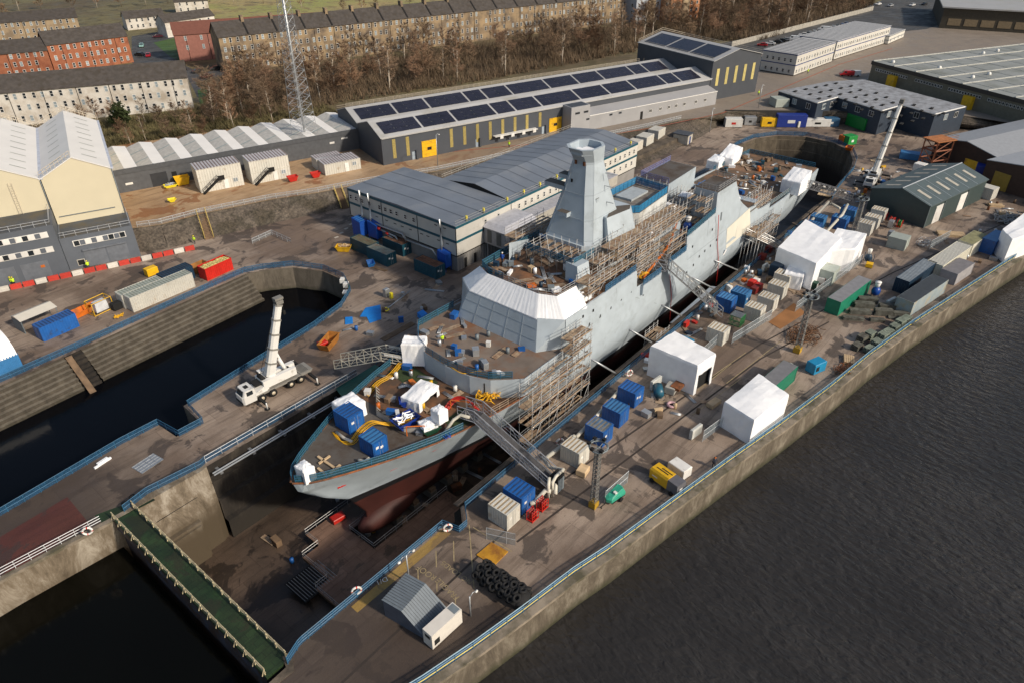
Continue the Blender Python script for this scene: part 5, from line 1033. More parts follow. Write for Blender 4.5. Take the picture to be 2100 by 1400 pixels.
# dark flat roofed canteen: stepped plan
A, M1, M2, M3, M4, M5, M6 = [G(x, y, 7.1) for x, y in ((1597, 187), (1677, 212), (1718, 200), (1809, 228), (1850, 216), (1918, 235), (1979, 220))]
for v in (A, M1, M2, M3, M4, M5, M6): v.z = 3.5
B = thing('canteen', 'dark blue grey flat roofed building with rows of roof lights', 'building', A)
pl = [v-A for v in (A, M1, M2, M3, M4, M5, M6)]; d_ = (M6-M5).normalized(); bk = (M1-A).normalized()
back = [pl[6]+d_*1, pl[6]+d_*1-bk*38-Vector((0, 0, 0)), pl[0]+d_*24]
pp = [(v.x, v.y) for v in pl+back]
tr = MB(); n = len(pp)
tr.add([(x, y, -3.5) for x, y in pp]+[(x, y, 3.6) for x, y in pp], [(i, (i+1) % n, n+(i+1) % n, n+i) for i in range(n)], 0); tr.build('walls', mat('navy grey wall', (.035, .05, .075), .6), B)
tr = MB(); tr.poly([(x, y, 3.62) for x, y in pp]); tr.build('roof', mat('mottled grey roof', (.33, .345, .37), .7, .2, .8, dirt=(.2, .2, .21), da=.5, ds=.5), B)
mb = MB()
for a, b in zip(pl[:-1], pl[1:]): mb.bar((a.x, a.y, 3.6), (b.x, b.y, 3.6), .3)
mb.build('roof_trim', white, B)
mb = MB(); cx = [(u, v) for u in range(9) for v in range(5)]
for u, v in cx:
    p = pl[0]+bk*(3.5+u*5.0)+d_*(4+v*5.0+(u % 2)*1.5)
    if u > 2 and v < 0: continue
    mb.cb((p.x, p.y, 3.75), (1.8, .8, .25))
mb.build('roof_light', dark, B)
for a, b, ts in ((pl[0], pl[1], (.45, .8)), (pl[1], pl[2], (.35, .75)), (pl[2], pl[3], (.2, .5, .8)), (pl[3], pl[4], (.4,)), (pl[4], pl[5], (.5,)), (pl[5], pl[6], (.4, .75))):
    an_ = math.atan2(b.y-a.y, b.x-a.x)
    for t in ts: p = a.lerp(b, t); nn = Vector((math.sin(an_), -math.cos(an_), 0))*.05; link('window', win_mesh(1.8, 1.7, white, glassb if t < .5 else glass, 2), B, (p.x+nn.x, p.y+nn.y, 1.1), an_)
# big flat ribbed shed at the right
A = G(1780, 165, 3.5); Bp = G(2140, 268, 3.5); d1 = (Bp-A).normalized(); an = math.atan2(d1.y, d1.x)
B = thing('warehouse', 'huge grey warehouse with a ribbed roof at the right edge', 'building', A, an)
Lw = (Bp-A).length*1.5
mb = MB(); mb.box(0, Lw, .0, 90, 0, 5.4); mb.build('walls', mat('khaki wall', (.16, .145, .105), .8, .12), B)
mb = MB(); mb.box(-.3, Lw, -.3, 90, 5.4, 6.6); mb.build('fascia', mat('dark brown fascia', (.05, .042, .035), .7), B)
mb = MB(); mb.box(-.2, Lw, -.2, 90, 6.602, 6.62)
for k in range(14): mb.box(k*9, k*9+.5, 0, 90, 6.62, 6.85, 1)
for k in range(9): mb.box(0, Lw, k*10+4, k*10+4.18, 6.62, 6.74, 1)
for k in range(16): mb.sphere((5+(k*13) % 90, 4+(k*7.3) % 60, 6.9), .7, 8, 2, 4)
mb.build('roof', [mat('grey green roof', (.26, .275, .27), .7, .12, .1, dirt=(.19, .2, .18), da=.5, ds=.1), mat('pale roof rib', (.42, .42, .39), .6), white], B)
wins(B, rng_(2, 16, 14)+rng_(19, 30, 10)+rng_(32, 44, 12)+rng_(46, 58, 10), 3.7, .8, .9, -.03, white, glass, bars=0)
for x in (9, 39): mb = MB(); mb.box(x, x+3.2, -1.5, .0, 0, 3.9); mb.build('roller_door', yellow, B)
B = thing('warehouse', 'dark long warehouse with a pale roof at the top right corner', 'building', G(1925, 58, 3.5), R(-74))
mb = MB(); mb.box(0, 160, 0, 60, 0, 9); mb.build('walls', mat('dark brown wall', (.05, .042, .03), .8), B); mb = MB(); mb.box(-1, 160, -1, 60, 9.01, 9.6); mb.build('roof', rooflt, B)
mb = MB(); [mb.box(3+i*7, 8.5+i*7, -.1, 0, 1.5, 4.5) for i in range(18)]; mb.build('wall_panel', mat('tan panel', (.2, .15, .09), .8), B)
# dark green gabled shed on the quay
A, an, L = frame_of((1893, 468), (2014, 408), 0); dW = (G(1795, 425, 0)-A).length
B = thing('shed', 'dark green gabled shed with rows of roof lights and two white doors', 'building', A, an)
gw = mat('green grey cladding', (.035, .055, .055), .55, .08); gr = mat('green grey roof', (.075, .10, .105), .55, .08)
mb = MB(); gable(mb, 0, 27, 0, 13.5, 0, 5.0, 7.0, 'x', 0, 1, .25); mb.build('walls', [gw, gr], B)
mb = MB()
for i in range(6):
    for s in (0, 1):
        ya, yb = (1.6, 4.8) if s == 0 else (8.7, 11.9); z = lambda y: 5.0+2.0*(1-abs(y-6.75)/6.75)+.25; x = 2.5+i*4.2
        mb.quad((x, ya, z(ya)), (x+1.0, ya, z(ya)), (x+1.0, yb, z(yb)), (x, yb, z(yb)))
mb.build('roof_light', mat('cream roof light', (.42, .39, .33), .5), B)
mb = MB(); [mb.quad((x, -.2, 5.15), (x+.12, -.2, 5.15), (x+.12, 6.75, 7.24), (x, 6.75, 7.24)) for x in (0.4, 5, 9.2, 13.4, 17.6, 21.8)]; mb.bar((-.2, 6.75, 7.25), (27.2, 6.75, 7.25), .2); mb.build('roof_trim', steel, B)
for x in (3.4, 14.6): mb = MB(); mb.box(x, x+3.2, -.08, .0, .05, 4.2); mb.build('door', white, B)
mb = MB(); mb.box(6.8, 7.2, -.2, 0, 0, 4.6); mb.box(18, 18.4, -.2, 0, 0, 4.6); mb.box(-.1, .3, -.1, 0, 0, 5); mb.build('door_rail', gr, B)
# brown brick workshop pair with shallow gables
p0 = G(1912, 345, 0); B = thing('workshop', 'brown brick workshop with two shallow grey gables and yellow doors', 'building', G(1958, 345, 0), R(-80))
bb = mat('brown brick', (.05, .028, .02), .85, .15)
A = G(1905, 330, 0); an = math.atan2(G(2100, 395, 0).y-A.y, G(2100, 395, 0).x-A.x); B.location = A; B.rotation_euler = (0, 0, an)
mb = MB(); gable(mb, 0, 17, 0, 38, 0, 6.0, 7.6, 'y', 0, 1, .3); mb.build('first_bay', [bb, mat('mid grey roof', (.31, .325, .35), .6, .08)], B)
mb = MB(); gable(mb, 17.2, 40, -4, 38, 0, 6.0, 7.6, 'y', 0, 1, .3); mb.build('second_bay', [bb, MATS['mid grey roof']], B)
mb = MB(); mb.box(9.5, 13.5, -.1, 0, 0, 3.6); mb.build('roller_door', yellow, B); mb = MB(); mb.box(20, 24, -4.1, -4, 0, 4.2); mb.build('roller_door', mat('ochre door', (.3, .2, .03), .6), B)
# retaining wall behind the dock head
mb = MB(); a, b = G(1484, 252, 0), G(1748, 255.5, 0); v = b-a; n = Vector((-v.y, v.x, 0)).normalized(); q = MB()
q.add([(0, 0, 0), tuple(v), tuple(v+Vector((0, 0, 3.9))), (0, 0, 3.9), tuple(n*.5), tuple(v+n*.5), tuple(v+n*.5+Vector((0, 0, 3.9))), tuple(n*.5+Vector((0, 0, 3.9)))], [(0, 1, 2, 3), (5, 4, 7, 6), (3, 2, 6, 7), (4, 0, 3, 7), (1, 5, 6, 2)])
o = q.build('retaining_wall', mat('dark stone wall', (.045, .04, .035), .9, .3, .8)); o.location = a; tag(o, 'dark retaining wall behind the row of blue containers', 'retaining wall')
# ================================================================ containers and cabins
def corr(mb, x0, y0, x1, y1, z0, z1, m=0, p=.42, dp=.05):       # corrugated upright panel from (x0,y0) to (x1,y1), outward = right-hand side
    a, b = Vector((x0, y0, 0)), Vector((x1, y1, 0)); L = (b-a).length; d = (b-a)/L; n = Vector((d.y, -d.x, 0)); k = max(3, round(L/p)); pts = []
    for i in range(k):
        t = L*i/k; w = L/k; pts += [(t, 0), (t+w*.35, 0), (t+w*.5, -dp), (t+w*.85, -dp)]
    pts.append((L, 0)); v = []
    for t, o in pts: q = a+d*t+n*o; v += [(q.x, q.y, z0), (q.x, q.y, z1)]
    mb.add(v, [(2*i, 2*i+2, 2*i+3, 2*i+1) for i in range(len(pts)-1)], m)
CP = {}
def container(px, py, lx, ly, h, m, label, group='site containers', roofm=None, door='f', rz=0., z=0., loc=None, stickers=0, dm=None, frame=None, flat=False, name='container'):
    key = (lx, ly, h, m.name, roofm.name if roofm else 0, door, stickers, flat, name)
    p = Vector(loc) if loc is not None else G(px, py, z)
    if key not in CP:
        T_ = thing(name, label, 'container' if name == 'container' else 'cabin', p, rz, group); fr = frame or m
        mb = MB(); e = .09
        if flat: mb.box(e/2, lx-e/2, e/2, ly-e/2, .1, h-.06)
        else: corr(mb, e, .03, lx-e, .03, .12, h-.1); corr(mb, lx-.03, e, lx-.03, ly-e, .12, h-.1); corr(mb, lx-e, ly-.03, e, ly-.03, .12, h-.1); corr(mb, .03, ly-e, .03, e, .12, h-.1)
        for x in (0, lx-e*1.4):
            for y in (0, ly-e*1.4): mb.box(x, x+e*1.4, y, y+e*1.4, 0, h)
        for z_ in (0, h-.12):
            mb.box(e*1.4, lx-e*1.4, 0, e, z_, z_+.12); mb.box(e*1.4, lx-e*1.4, ly-e, ly, z_, z_+.12); mb.box(0, e, e*1.4, ly-e*1.4, z_, z_+.12); mb.box(lx-e, lx, e*1.4, ly-e*1.4, z_, z_+.12)
        mb.build('body', m, T_)
        mb = MB(); rm = roofm or m; along = lx >= ly
        n = max(3, int((lx if along else ly)/.55)); zt = h-.02
        if flat: mb.box(.05, lx-.05, .05, ly-.05, h-.05, h+.02)
        else:
            W = (lx if along else ly)-.1
            for i in range(n):
                a, b = .05+W*i/n, .05+W*(i+.5)/n; c = .05+W*(i+1)/n
                if along: mb.box(a, b, .05, ly-.05, zt-.08, zt); mb.box(b, c, .05, ly-.05, zt-.1, zt-.05, 1)
                else: mb.box(.05, lx-.05, a, b, zt-.08, zt); mb.box(.05, lx-.05, b, c, zt-.1, zt-.05, 1)
        c2 = mat(rm.name+' dirty', tuple(c*.62 for c in rm.node_tree.nodes['Vector Math.002'].inputs[0].default_value[:3]) if False else DC.get(rm.name, (.2, .18, .15)), .8, .3, 1)
        mb.build('roof', [rm, c2], T_)
        dmm = dm or m
        for k in (0, 1):
            if door == 'f': w = (lx-.3)/2; mb = MB(); mb.box(.15+k*(w+.0), .15+w+k*w-.03, -.035, .02, .15, h-.15); mb.box(.15+k*w+(w*.8 if k == 0 else w*.2), .15+k*w+(w*.8 if k == 0 else w*.2)+.04, -.06, -.035, .2, h-.2, 1)
            elif door == 'l': w = (ly-.3)/2; mb = MB(); mb.box(-.035, .02, .15+k*w, .15+w+k*w-.03, .15, h-.15); mb.box(-.06, -.035, .15+k*w+(w*.8 if k == 0 else w*.2), .15+k*w+(w*.8 if k == 0 else w*.2)+.04, .2, h-.2, 1)
            else: break
            mb.build('door', [dmm, steel], T_)
        if stickers:
            mb = MB()
            for i in range(stickers): mb.box(lx*(.18+.3*i), lx*(.18+.3*i)+.42, -.05, -.038, h*.55-.25*(i % 2), h*.55-.25*(i % 2)+.36)
            mb.build('white_notice', white, T_)
        CP[key] = T_; USED.add(T_.name); return T_
    return dup(CP[key], p, rz, label, group)
DC = {'cream container paint': (.33, .25, .16), 'blue container paint': (.02, .06, .17), 'light blue container paint': (.02, .08, .2), 'galvanised steel': (.2, .19, .18), 'white paint': (.4, .37, .3), 'green container paint': (.01, .08, .05), 'teal steel container paint': (.06, .05, .04), 'navy container paint': (.02, .03, .05), 'pale roof paint': (.10, .12, .15), 'light green grey paint': (.25, .28, .24), 'rusty roof': (.09, .04, .02), 'mossy roof': (.06, .06, .04), 'trailer roof': (.13, .13, .14), 'red paint': (.25, .02, .01), 'beige panel': (.35, .32, .27)}
lgreen = mat('light green grey paint', (.38, .42, .38), .6, .08, .6, dirt=(.28, .28, .24), da=.3); rroof = mat('rusty roof', (.16, .08, .05), .85, .3, 1, dirt=(.08, .04, .025), da=.6); mroof = mat('mossy roof', (.10, .11, .075), .85, .3, 1, dirt=(.14, .08, .05), da=.5)
proof = mat('pale roof paint', (.30, .34, .37), .6, .15, 1); troof = mat('trailer roof', (.20, .20, .21), .55, .12)
W = (2.44, 3.0, 2.6)
container(1040, 1088, *W, cream, 'cream corrugated cabin at the quay end beside the blue one', stickers=1)
container(1070, 1056, 2.6, 3.0, 2.75, blue, 'blue site container behind the endmost cream cabin', stickers=1)
container(1186, 961, *W, cream, 'cream corrugated cabin beside the foot of the lattice mast', stickers=1)
container(1235, 917, 2.5, 3.0, 2.6, blue, 'blue container just behind the lattice mast, with striped roof', roofm=mat('weathered blue roof', (.07, .13, .22), .6, .3, 1, dirt=(.2, .2, .2), da=.4), stickers=1)
container(1269, 878, 2.5, 3.0, 2.6, blue, 'middle one of three blue containers beside the long white pipe', roofm=lblue)
container(1300, 837, 2.5, 3.0, 2.6, blue, 'blue container nearest the big white drive-through tent', stickers=2)
container(1480, 710, *W, cream, 'single cream cabin between the blue compressor and the midships gangway')
container(1555, 664, *W, cream, 'nearest cabin in the row of cream cabins right of the blue pair')
container(1582, 643, *W, cream, 'second cabin in the row of cream cabins right of the blue pair')
container(1602, 616, *W, cream, 'third cabin in the row of cream cabins right of the blue pair')
container(1614, 594, *W, cream, 'rearmost cream cabin against the small white tent')
container(1496, 644, 2.5, 3.0, 2.6, blue, 'blue container at the foot of the midships gangway', roofm=lblue)
container(1525, 633, 2.5, 3.0, 2.7, lblue, 'lighter blue container next to the row of cream cabins', stickers=1)
container(1674, 487, 2.5, 3, 2.5, blue, 'nearest blue container beside the white ducts near the stern', roofm=lblue)
container(1684, 472, 2.5, 3, 2.6, lblue, 'lighter blue container behind the one beside the white ducts')
container(1730, 475, 2.6, 3.2, 2.7, blue, 'blue container right of the white ducts', roofm=lblue)
container(1748, 456, 2.6, 3.2, 2.6, lblue, 'lighter blue container in front of the tripod duct', roofm=blue)
container(1782, 485, *W, cream, 'nearest of the three cream cabins by the green shed'); container(1796, 472, *W, cream, 'middle one of the three cream cabins by the green shed'); container(1809, 457, *W, cream, 'rearmost of the three cream cabins by the green shed')
container(1853, 516, 3.3, 3.6, 2.4, lgreen, 'low pale green cabin standing alone on the quay', roofm=lgreen, flat=True)
container(1703, 588, 3.6, 4.6, 2.9, lgreen, 'big pale green cabin in front of the L shaped white tent', roofm=lgreen, flat=True)
# left yard
container(90.7, 701, 6.06, 2.44, 2.59, blue, 'blue twenty foot container in the left yard with a white door plate', rz=R(4.7), door='l', stickers=0)
container(275, 641.3, 12.2, 2.44, 2.9, cream, 'long cream forty foot container nearest the wet dock steps', rz=R(2.3), roofm=lgreen, door='l')
container(258, 634, 8.0, 2.44, 2.7, cream, 'shorter cream container behind the forty foot one', rz=R(2.3), roofm=lgreen, door='l')
container(0, 0, 6.06, 2.44, 2.7, navy, 'navy blue container tucked behind the cream forty foot one', loc=G(258, 634, 0)+Vector((8.3, 1.0, 0)), rz=R(2.3), roofm=navy, door='l')
# open topped red container with insulation
rc = thing('open_container', 'bright red open topped container filled with pale straw coloured bags', 'container', G(426, 577, 0), R(5), None)
mb = MB(); corr(mb, 0, 0, 6, 0, 0, 2.5); corr(mb, 6, 0, 6, 2.44, 0, 2.5); corr(mb, 6, 2.44, 0, 2.44, 0, 2.5); corr(mb, 0, 2.44, 0, 0, 0, 2.5); mb.box(0, 6, -.04, .06, 2.4, 2.56); mb.box(0, 6, 2.38, 2.48, 2.4, 2.56); mb.box(-.04, .06, 0, 2.44, 2.4, 2.56); mb.box(5.94, 6.04, 0, 2.44, 2.4, 2.56); mb.build('body', red, rc)
mb = MB(); [mb.sphere((.5+i*.72, .6+j*.62, 2.25+rnd.uniform(-.1, .1)), (.5, .42, .3), 8, 0, 5) for i in range(8) for j in range(3)]; mb.build('contents', mat('straw coloured filling', (.5, .42, .16), .9, .3, 3), rc)
# dark teal workshops beside the office
container(731+7, 0, 2.5, 6.1, 2.6, teal, 'dark teal container with a mossy roof behind the yellow skip', loc=G(760, 528, 0), roofm=mroof, door='f')
container(0, 0, 2.5, 6.1, 2.6, teal, 'dark teal container with a greenish pale roof and white notices', loc=G(795, 548, 0), roofm=mat('pale green tin roof', (.18, .23, .21), .7, .2, 1, dirt=(.2, .1, .05), da=.4), door='f', stickers=2)
container(0, 0, 2.5, 6.1, 2.6, teal, 'dark teal container with a rust brown roof next to the office ducts', loc=G(827, 527, 0), roofm=rroof, door='f', stickers=2)
container(0, 0, 2.5, 6.1, 2.6, teal, 'dark teal container with rusty roof standing alone by the office corner', loc=G(895, 574, 0), roofm=rroof, door='f', stickers=2)
# quay edge right: green, pale and blue long boxes
container(1717, 649, 12.2, 2.5, 2.8, green, 'long emerald green container with a grey roof beside the stone piles', roofm=troof, door='n', flat=True, rz=R(-7))
container(0, 0, 9.5, 2.4, 2.7, green, 'long emerald green container with a grey roof behind the quayside white tent', loc=G(1573, 829, 0)+Vector((-1, 0, 0)), roofm=troof, door='n', flat=True, rz=R(-5))
container(1865, 650, 13.5, 3.0, 2.8, mat('pale blue panel', (.33, .40, .43), .6, .15, .6, dirt=(.35, .3, .2), da=.4), 'long pale blue sided cabin with a dark roof nearest the quay rail', roofm=mat('charcoal roof', (.045, .052, .06), .6, .15), door='n', flat=True, rz=R(-11), frame=dgreen, name='cabin')
container(1857, 606, 12, 2.6, 2.8, navy, 'dark blue cabin with a streaked silver roof', roofm=proof, door='n', flat=False, rz=R(-9), name='cabin')
container(1925, 572, 13.5, 3.0, 2.8, mat('ivory ribbed paint', (.62, .6, .5), .6, .05), 'long ivory ribbed container in the row by the quay', roofm=mat('ivory roof', (.66, .65, .58), .6, .05), door='n', rz=R(-10))
container(1956, 586, 7.5, 3.0, 2.4, mat('lilac grey panel', (.3, .29, .3), .6), 'low grey cabin with a red square on its side', roofm=mat('lilac grey roof', (.17, .16, .165), .6), door='n', flat=True, rz=R(-11), name='cabin')
container(1987, 528, 7.5, 3.0, 2.8, mat('ivory smooth paint', (.6, .57, .47), .6, .1), 'ivory container with an olive roof and a small white vent', roofm=mat('olive roof', (.22, .21, .11), .8, .25), door='n', flat=True, rz=R(-11))
container(2032, 524, 6.5, 2.6, 3.0, blue, 'blue container squeezed against the white tent at the right edge', roofm=lblue, door='n', flat=True, rz=R(-11))
# white stacked cabins on the terrace
def stack(px, py, lx, label, stairs=True, rz=ang2, n=2, ly=5.5):
    B = thing('stacked_cabins', label, 'cabin', G(px, py, 3.504), rz, 'stacked cabins on the terrace'); mb = MB(); h = 2.75
    for s in range(n): corr(mb, 0, 0, lx, 0, s*h, s*h+h-.06, p=.6); corr(mb, lx, 0, lx, ly, s*h, s*h+h-.06); corr(mb, 0, ly, 0, 0, s*h, s*h+h-.06); corr(mb, lx, ly, 0, ly, s*h, s*h+h-.06); mb.box(-.05, lx+.05, -.06, ly+.05, s*h+h-.06, s*h+h)
    mb.build('body', cream, B)
    mb = MB(); K = int(lx/.7)
    for i in range(K): mb.box(i*lx/K, (i+.55)*lx/K, 0, ly, n*h+.01, n*h+.1); mb.box((i+.55)*lx/K, (i+1)*lx/K, 0, ly, n*h+.01, n*h+.04, 1)
    mb.build('roof', [mat('pale cabin roof', (.46, .45, .47), .6), mat('cabin roof rust', (.2, .15, .14), .8)], B)
    mb = MB(); mb.box(lx*.55, lx*.55+1, -.1, -.0, .05, 2.2); mb.build('door', white, B); link('window', win_mesh(1.1, 1.0, white, glassb, 2), B, (lx*.82, -.06, 1.2))
    if stairs:
        st = thing('stair', None, None) if False else None
        mb = MB(); a, b = Vector((.4, -.9, 0)), Vector((lx*.42, -.9, h))
        for y in (-.5, -1.3): q = Vector((0, y+.9, 0)); mb.bar(a+q, b+q, .22); mb.bar(a+q+Vector((0, 0, 1)), b+q+Vector((0, 0, 1)), .07); [mb.bar(a.lerp(b, k/4)+q, a.lerp(b, k/4)+q+Vector((0, 0, 1)), .06) for k in range(5)]
        mb.box(lx*.42, lx*.42+1.4, -1.4, -.05, h-.1, h+.05); mb.box(lx*.42, lx*.42+1.4, -1.4, -1.34, h, h+1.0)
        for k in range(12): p = a.lerp(b, k/12); mb.cb(p+Vector((0, 0, .1)), (.28, .8, .05))
        mb.build('stair', dark, B)
stack(413, 397, 10, 'left white two storey cabin stack with a black stair'); stack(519, 379, 9.4, 'right white two storey cabin stack with a black stair'); stack(668, 361, 9.4, 'single storey white cabin beside the radio mast foot', stairs=False, n=1)
stack(652, 351, 7, 'white cabin with a slatted roof behind the radio mast', stairs=False, n=1, ly=4)
# ================================================================ shrink wrapped tents
def tent(label, pts, h, z=0., name='wrapped_tent', open_end=None, jag=.0, slope=0., m=None, hs=None, group='shrink wrapped shelters'):
    P = [G(*p, z) for p in pts]; o = P[0]; P = [p-o for p in P]
    if len(P) == 3: P.append(P[0]+P[2]-P[1])
    T_ = thing(name, label, 'shelter', o, 0, group); pr_ = random.Random(int(o.x*10)); mb = MB(); n = len(P); hs = hs or [h]*n
    cen = sum(P, Vector())/n; K = 7; ring = []
    area = sum(P[i].x*P[(i+1) % n].y-P[(i+1) % n].x*P[i].y for i in range(n))
    for i in range(n):
        a, b = P[i], P[(i+1) % n]; ha, hb_ = hs[i], hs[(i+1) % n]
        for k in range(K):
            t = k/K; p = a.lerp(b, t); out = (p-cen); out.z = 0; out.normalize(); j = pr_.uniform(-.05, .07) if k else 0
            ring.append((p+out*j, ha+(hb_-ha)*t+pr_.uniform(-.07, .05)*(1 if k else 0)))
    N_ = len(ring); lv = [0, .3, .62, .93, 1.0]; v = []
    for l in lv:
        for p, hh in ring:
            out = (p-cen); out.z = 0; out.normalize(); q = p+out*(pr_.uniform(-.08, .05) if 0 < l < .9 else 0)-(out*.12 if l == 1 else out*0); v.append((q.x, q.y, hh*l))
    f = []
    for j in range(len(lv)-1):
        for i in range(N_):
            side = i//K
            if open_end is not None and side == open_end and j < 2 and 1 <= i % K <= K-2: continue
            q = (j*N_+i, j*N_+(i+1) % N_, (j+1)*N_+(i+1) % N_, (j+1)*N_+i); f.append(q if area > 0 else q[::-1])
    mb.add(v, f)
    top = [Vector(v[(len(lv)-1)*N_+i]) for i in range(N_)]; ng = K+1; grid = []
    for r in range(ng):
        for q in range(ng):
            t_, u_ = q/K, r/K
            B0 = top[q] if q < K else top[K]; B1 = top[(3*K-q) % N_]; L0 = top[(4*K-r) % N_]; R0 = top[K+r] if n == 4 else top[0]
            pz = B0*(1-u_)+B1*u_+L0*(1-t_)+R0*t_-(top[0]*(1-t_)*(1-u_)+top[K]*t_*(1-u_)+top[3*K]*(1-t_)*u_+top[2*K]*t_*u_)
            if 0 < r < K and 0 < q < K: pz = pz+Vector((0, 0, slope*math.sin(math.pi*u_)*math.sin(math.pi*t_)+pr_.uniform(-.04, .03)))
            grid.append(tuple(pz))
    c = Vector((cen.x, cen.y, sum(hs)/n+slope)); o_ = len(mb.v)
    mid = [(t.lerp(c, .5)+Vector((0, 0, slope*.1+pr_.uniform(-.06, .04)))) for t in top]
    mb.add(grid, [(r*ng+q, r*ng+q+1, (r+1)*ng+q+1, (r+1)*ng+q)[::1 if area > 0 else -1] for r in range(K) for q in range(K)])
    if open_end is not None: a, b = P[open_end], P[(open_end+1) % n]; ii = (cen-(a+b)/2).normalized()*.6; mb.quad(a+ii, b+ii, b+ii+Vector((0, 0, h*.7)), a+ii+Vector((0, 0, h*.7)), m=1)
    mb.build('sheeting', [m or shrink, dark], T_); return T_
tent('big white drive-through tent open at its near end, beside the blue containers', [(1326, 768), (1421, 810), (1458, 784), (1375, 736)], 5.4, open_end=1)
tent('square white wrapped tent at the quay edge by the blue railing', [(1475, 872), (1535, 911), (1606, 856), (1545, 812)], 4.3, slope=.3)
tent('main part of the large L shaped white tent near the green cabin', [(1584, 556), (1660, 596), (1712, 540), (1640, 500)], 5.6, hs=[5.2, 5.6, 5.6, 5.6])
tent('lower wing of the large L shaped white tent', [(1672, 560), (1742, 556), (1765, 524), (1705, 512)], 4.9)
tent('small low white wrapped tent in front of the L shaped one', [(1602, 588), (1640, 596), (1657, 566), (1620, 552)], 2.9)
tent('large white tent cut by the right edge of the picture', [(2036, 518), (2056, 540), (2170, 498), (2120, 452)], 5.2)
def tent_at(label, loc, lx, ly, h, rz=0, slope=.25, m=None, hs=None, **k):
    c, s = math.cos(rz), math.sin(rz); L = Vector(loc); T_ = tent(label, [(0, 0)], h) if False else None
    P = [L+Vector((x*c-y*s, x*s+y*c, 0)) for x, y in ((0, 0), (lx, 0), (lx, ly), (0, ly))]
    global G
    g0 = G; G = lambda x, y, z=0.: Vector((x, y, z)); T_ = tent(label, [(p.x, p.y) for p in P], h, z=L.z, slope=slope, m=m, hs=hs, **k); G = g0; return T_
gshelter = 'white wrapped shelters on the ship'
def on(px, py, z): return G(px, py, z)
tent_at('small white wrapped box at the very tip of the bow', G(628, 996, 6.3)+Vector((.1, .1, 0)), 1.5, 1.9, 2.0, R(0), group=gshelter)
tent_at('white wrapped box beside the blue container on the port bow', G(712, 872, 6.1), 3.2, 3.0, 2.3, R(-4), group=gshelter)
tent_at('crumpled white sheeted shelter with a yellow patch on the bow deck', G(870, 838, 6.05)+Vector((-1.0, -.2, 0)), 4.6, 3.0, 1.7, R(10), group=gshelter, open_end=0)
tent_at('low white wrapped crate on the green skip on the bow deck', G(880, 892, 6.1)+Vector((-.6, .2, .7)), 2.0, 1.8, .7, R(-18), group=gshelter)
tent_at('tall narrow white wrapped cabinet above the blue legs on the bow', G(905, 892, 6.1)+Vector((0, .2, 1.5)), 1.5, 1.6, 1.9, R(-5), group=gshelter)
tent_at('white sheet shelter over the bundle of yellow hoses', G(1028, 812, 6.1), 1.7, 2.6, 2.8, R(-10), group=gshelter, open_end=0)
tent_at('tall white wrapped cabinet hanging by the port end of the weapon deck', G(885, 752, 6.1)+Vector((-.7, .4, .3)), 2.3, 3.4, 3.7, R(35), group=gshelter, slope=-.2)
tent_at('big white wrapped box at the starboard quarter of the flight deck', G(1640, 400, 6.3)+Vector((-1, 0, 0)), 6, 4.2, 3.6, R(0), hs=[3, 4.2, 4.2, 3], group=gshelter)
tent_at('long white wrapped shelter at the port side of the flight deck', G(1500, 343, 6.3), 7, 3.4, 2.6, R(6), hs=[2, 3, 3.4, 2.4], group=gshelter)
tent_at('lower white wrapped box next to the long shelter on the flight deck', G(1468, 352, 6.3)+Vector((1, 0, 0)), 5.5, 3, 2, R(6), group=gshelter)
tent_at('white wrapped corner piece at the aft end of the funnel house', Vector((79.6, -4.6, 11)), 1.2, 4.5, 5.2, R(0), group=gshelter)
tent_at('narrow white wrapped upright between two scaffold banks', Vector((65.4, -8.2, 12.8)), 1.1, .9, 4.2, R(0), group=gshelter)
tent_at('torn white sheeting hanging at the after end of the hangar', Vector((95.6, -9.0, 10.6)), 1.8, 2.6, 3.4, R(-15), hs=[1.6, 3.2, 3.6, 4.2], group=gshelter)
tent_at('white wrapped crate between the hangar blocks', Vector((93, -1, 10.7)), 2.6, 2.4, 2.2, R(8), group=gshelter)
tent_at('white wrapped unit on the bridge wing beside the pillar', Vector((44.2, -9.0, 13.5)), 3.2, 1.9, 1.0, R(-5), group=gshelter)
mb = MB(); a, b, c, d = T(1432, 598, -10.3), T(1490, 538, -10.3), G(1535, 556, -1.2), G(1470, 612, -1.2); a = Vector((72.5, -10.2, -2.4)); b = Vector((88.5, -10.2, -1.6)); c = Vector((89.5, -12.9, -1.4)); d = Vector((73.5, -12.9, -1.9))
mb.quad(tuple(Vector((0, 0, 0))), tuple(b-a), tuple(c-a), tuple(d-a)); mb.quad(tuple(d-a-Vector((0, 0, .05))), tuple(c-a-Vector((0, 0, .05))), tuple(b-a-Vector((0, 0, .05))), (0, 0, -.05)); o = mb.build('slung_sheet', shrink); o.location = a; tag(o, 'long white sheet slung between the hull and the dock edge', 'sheet')
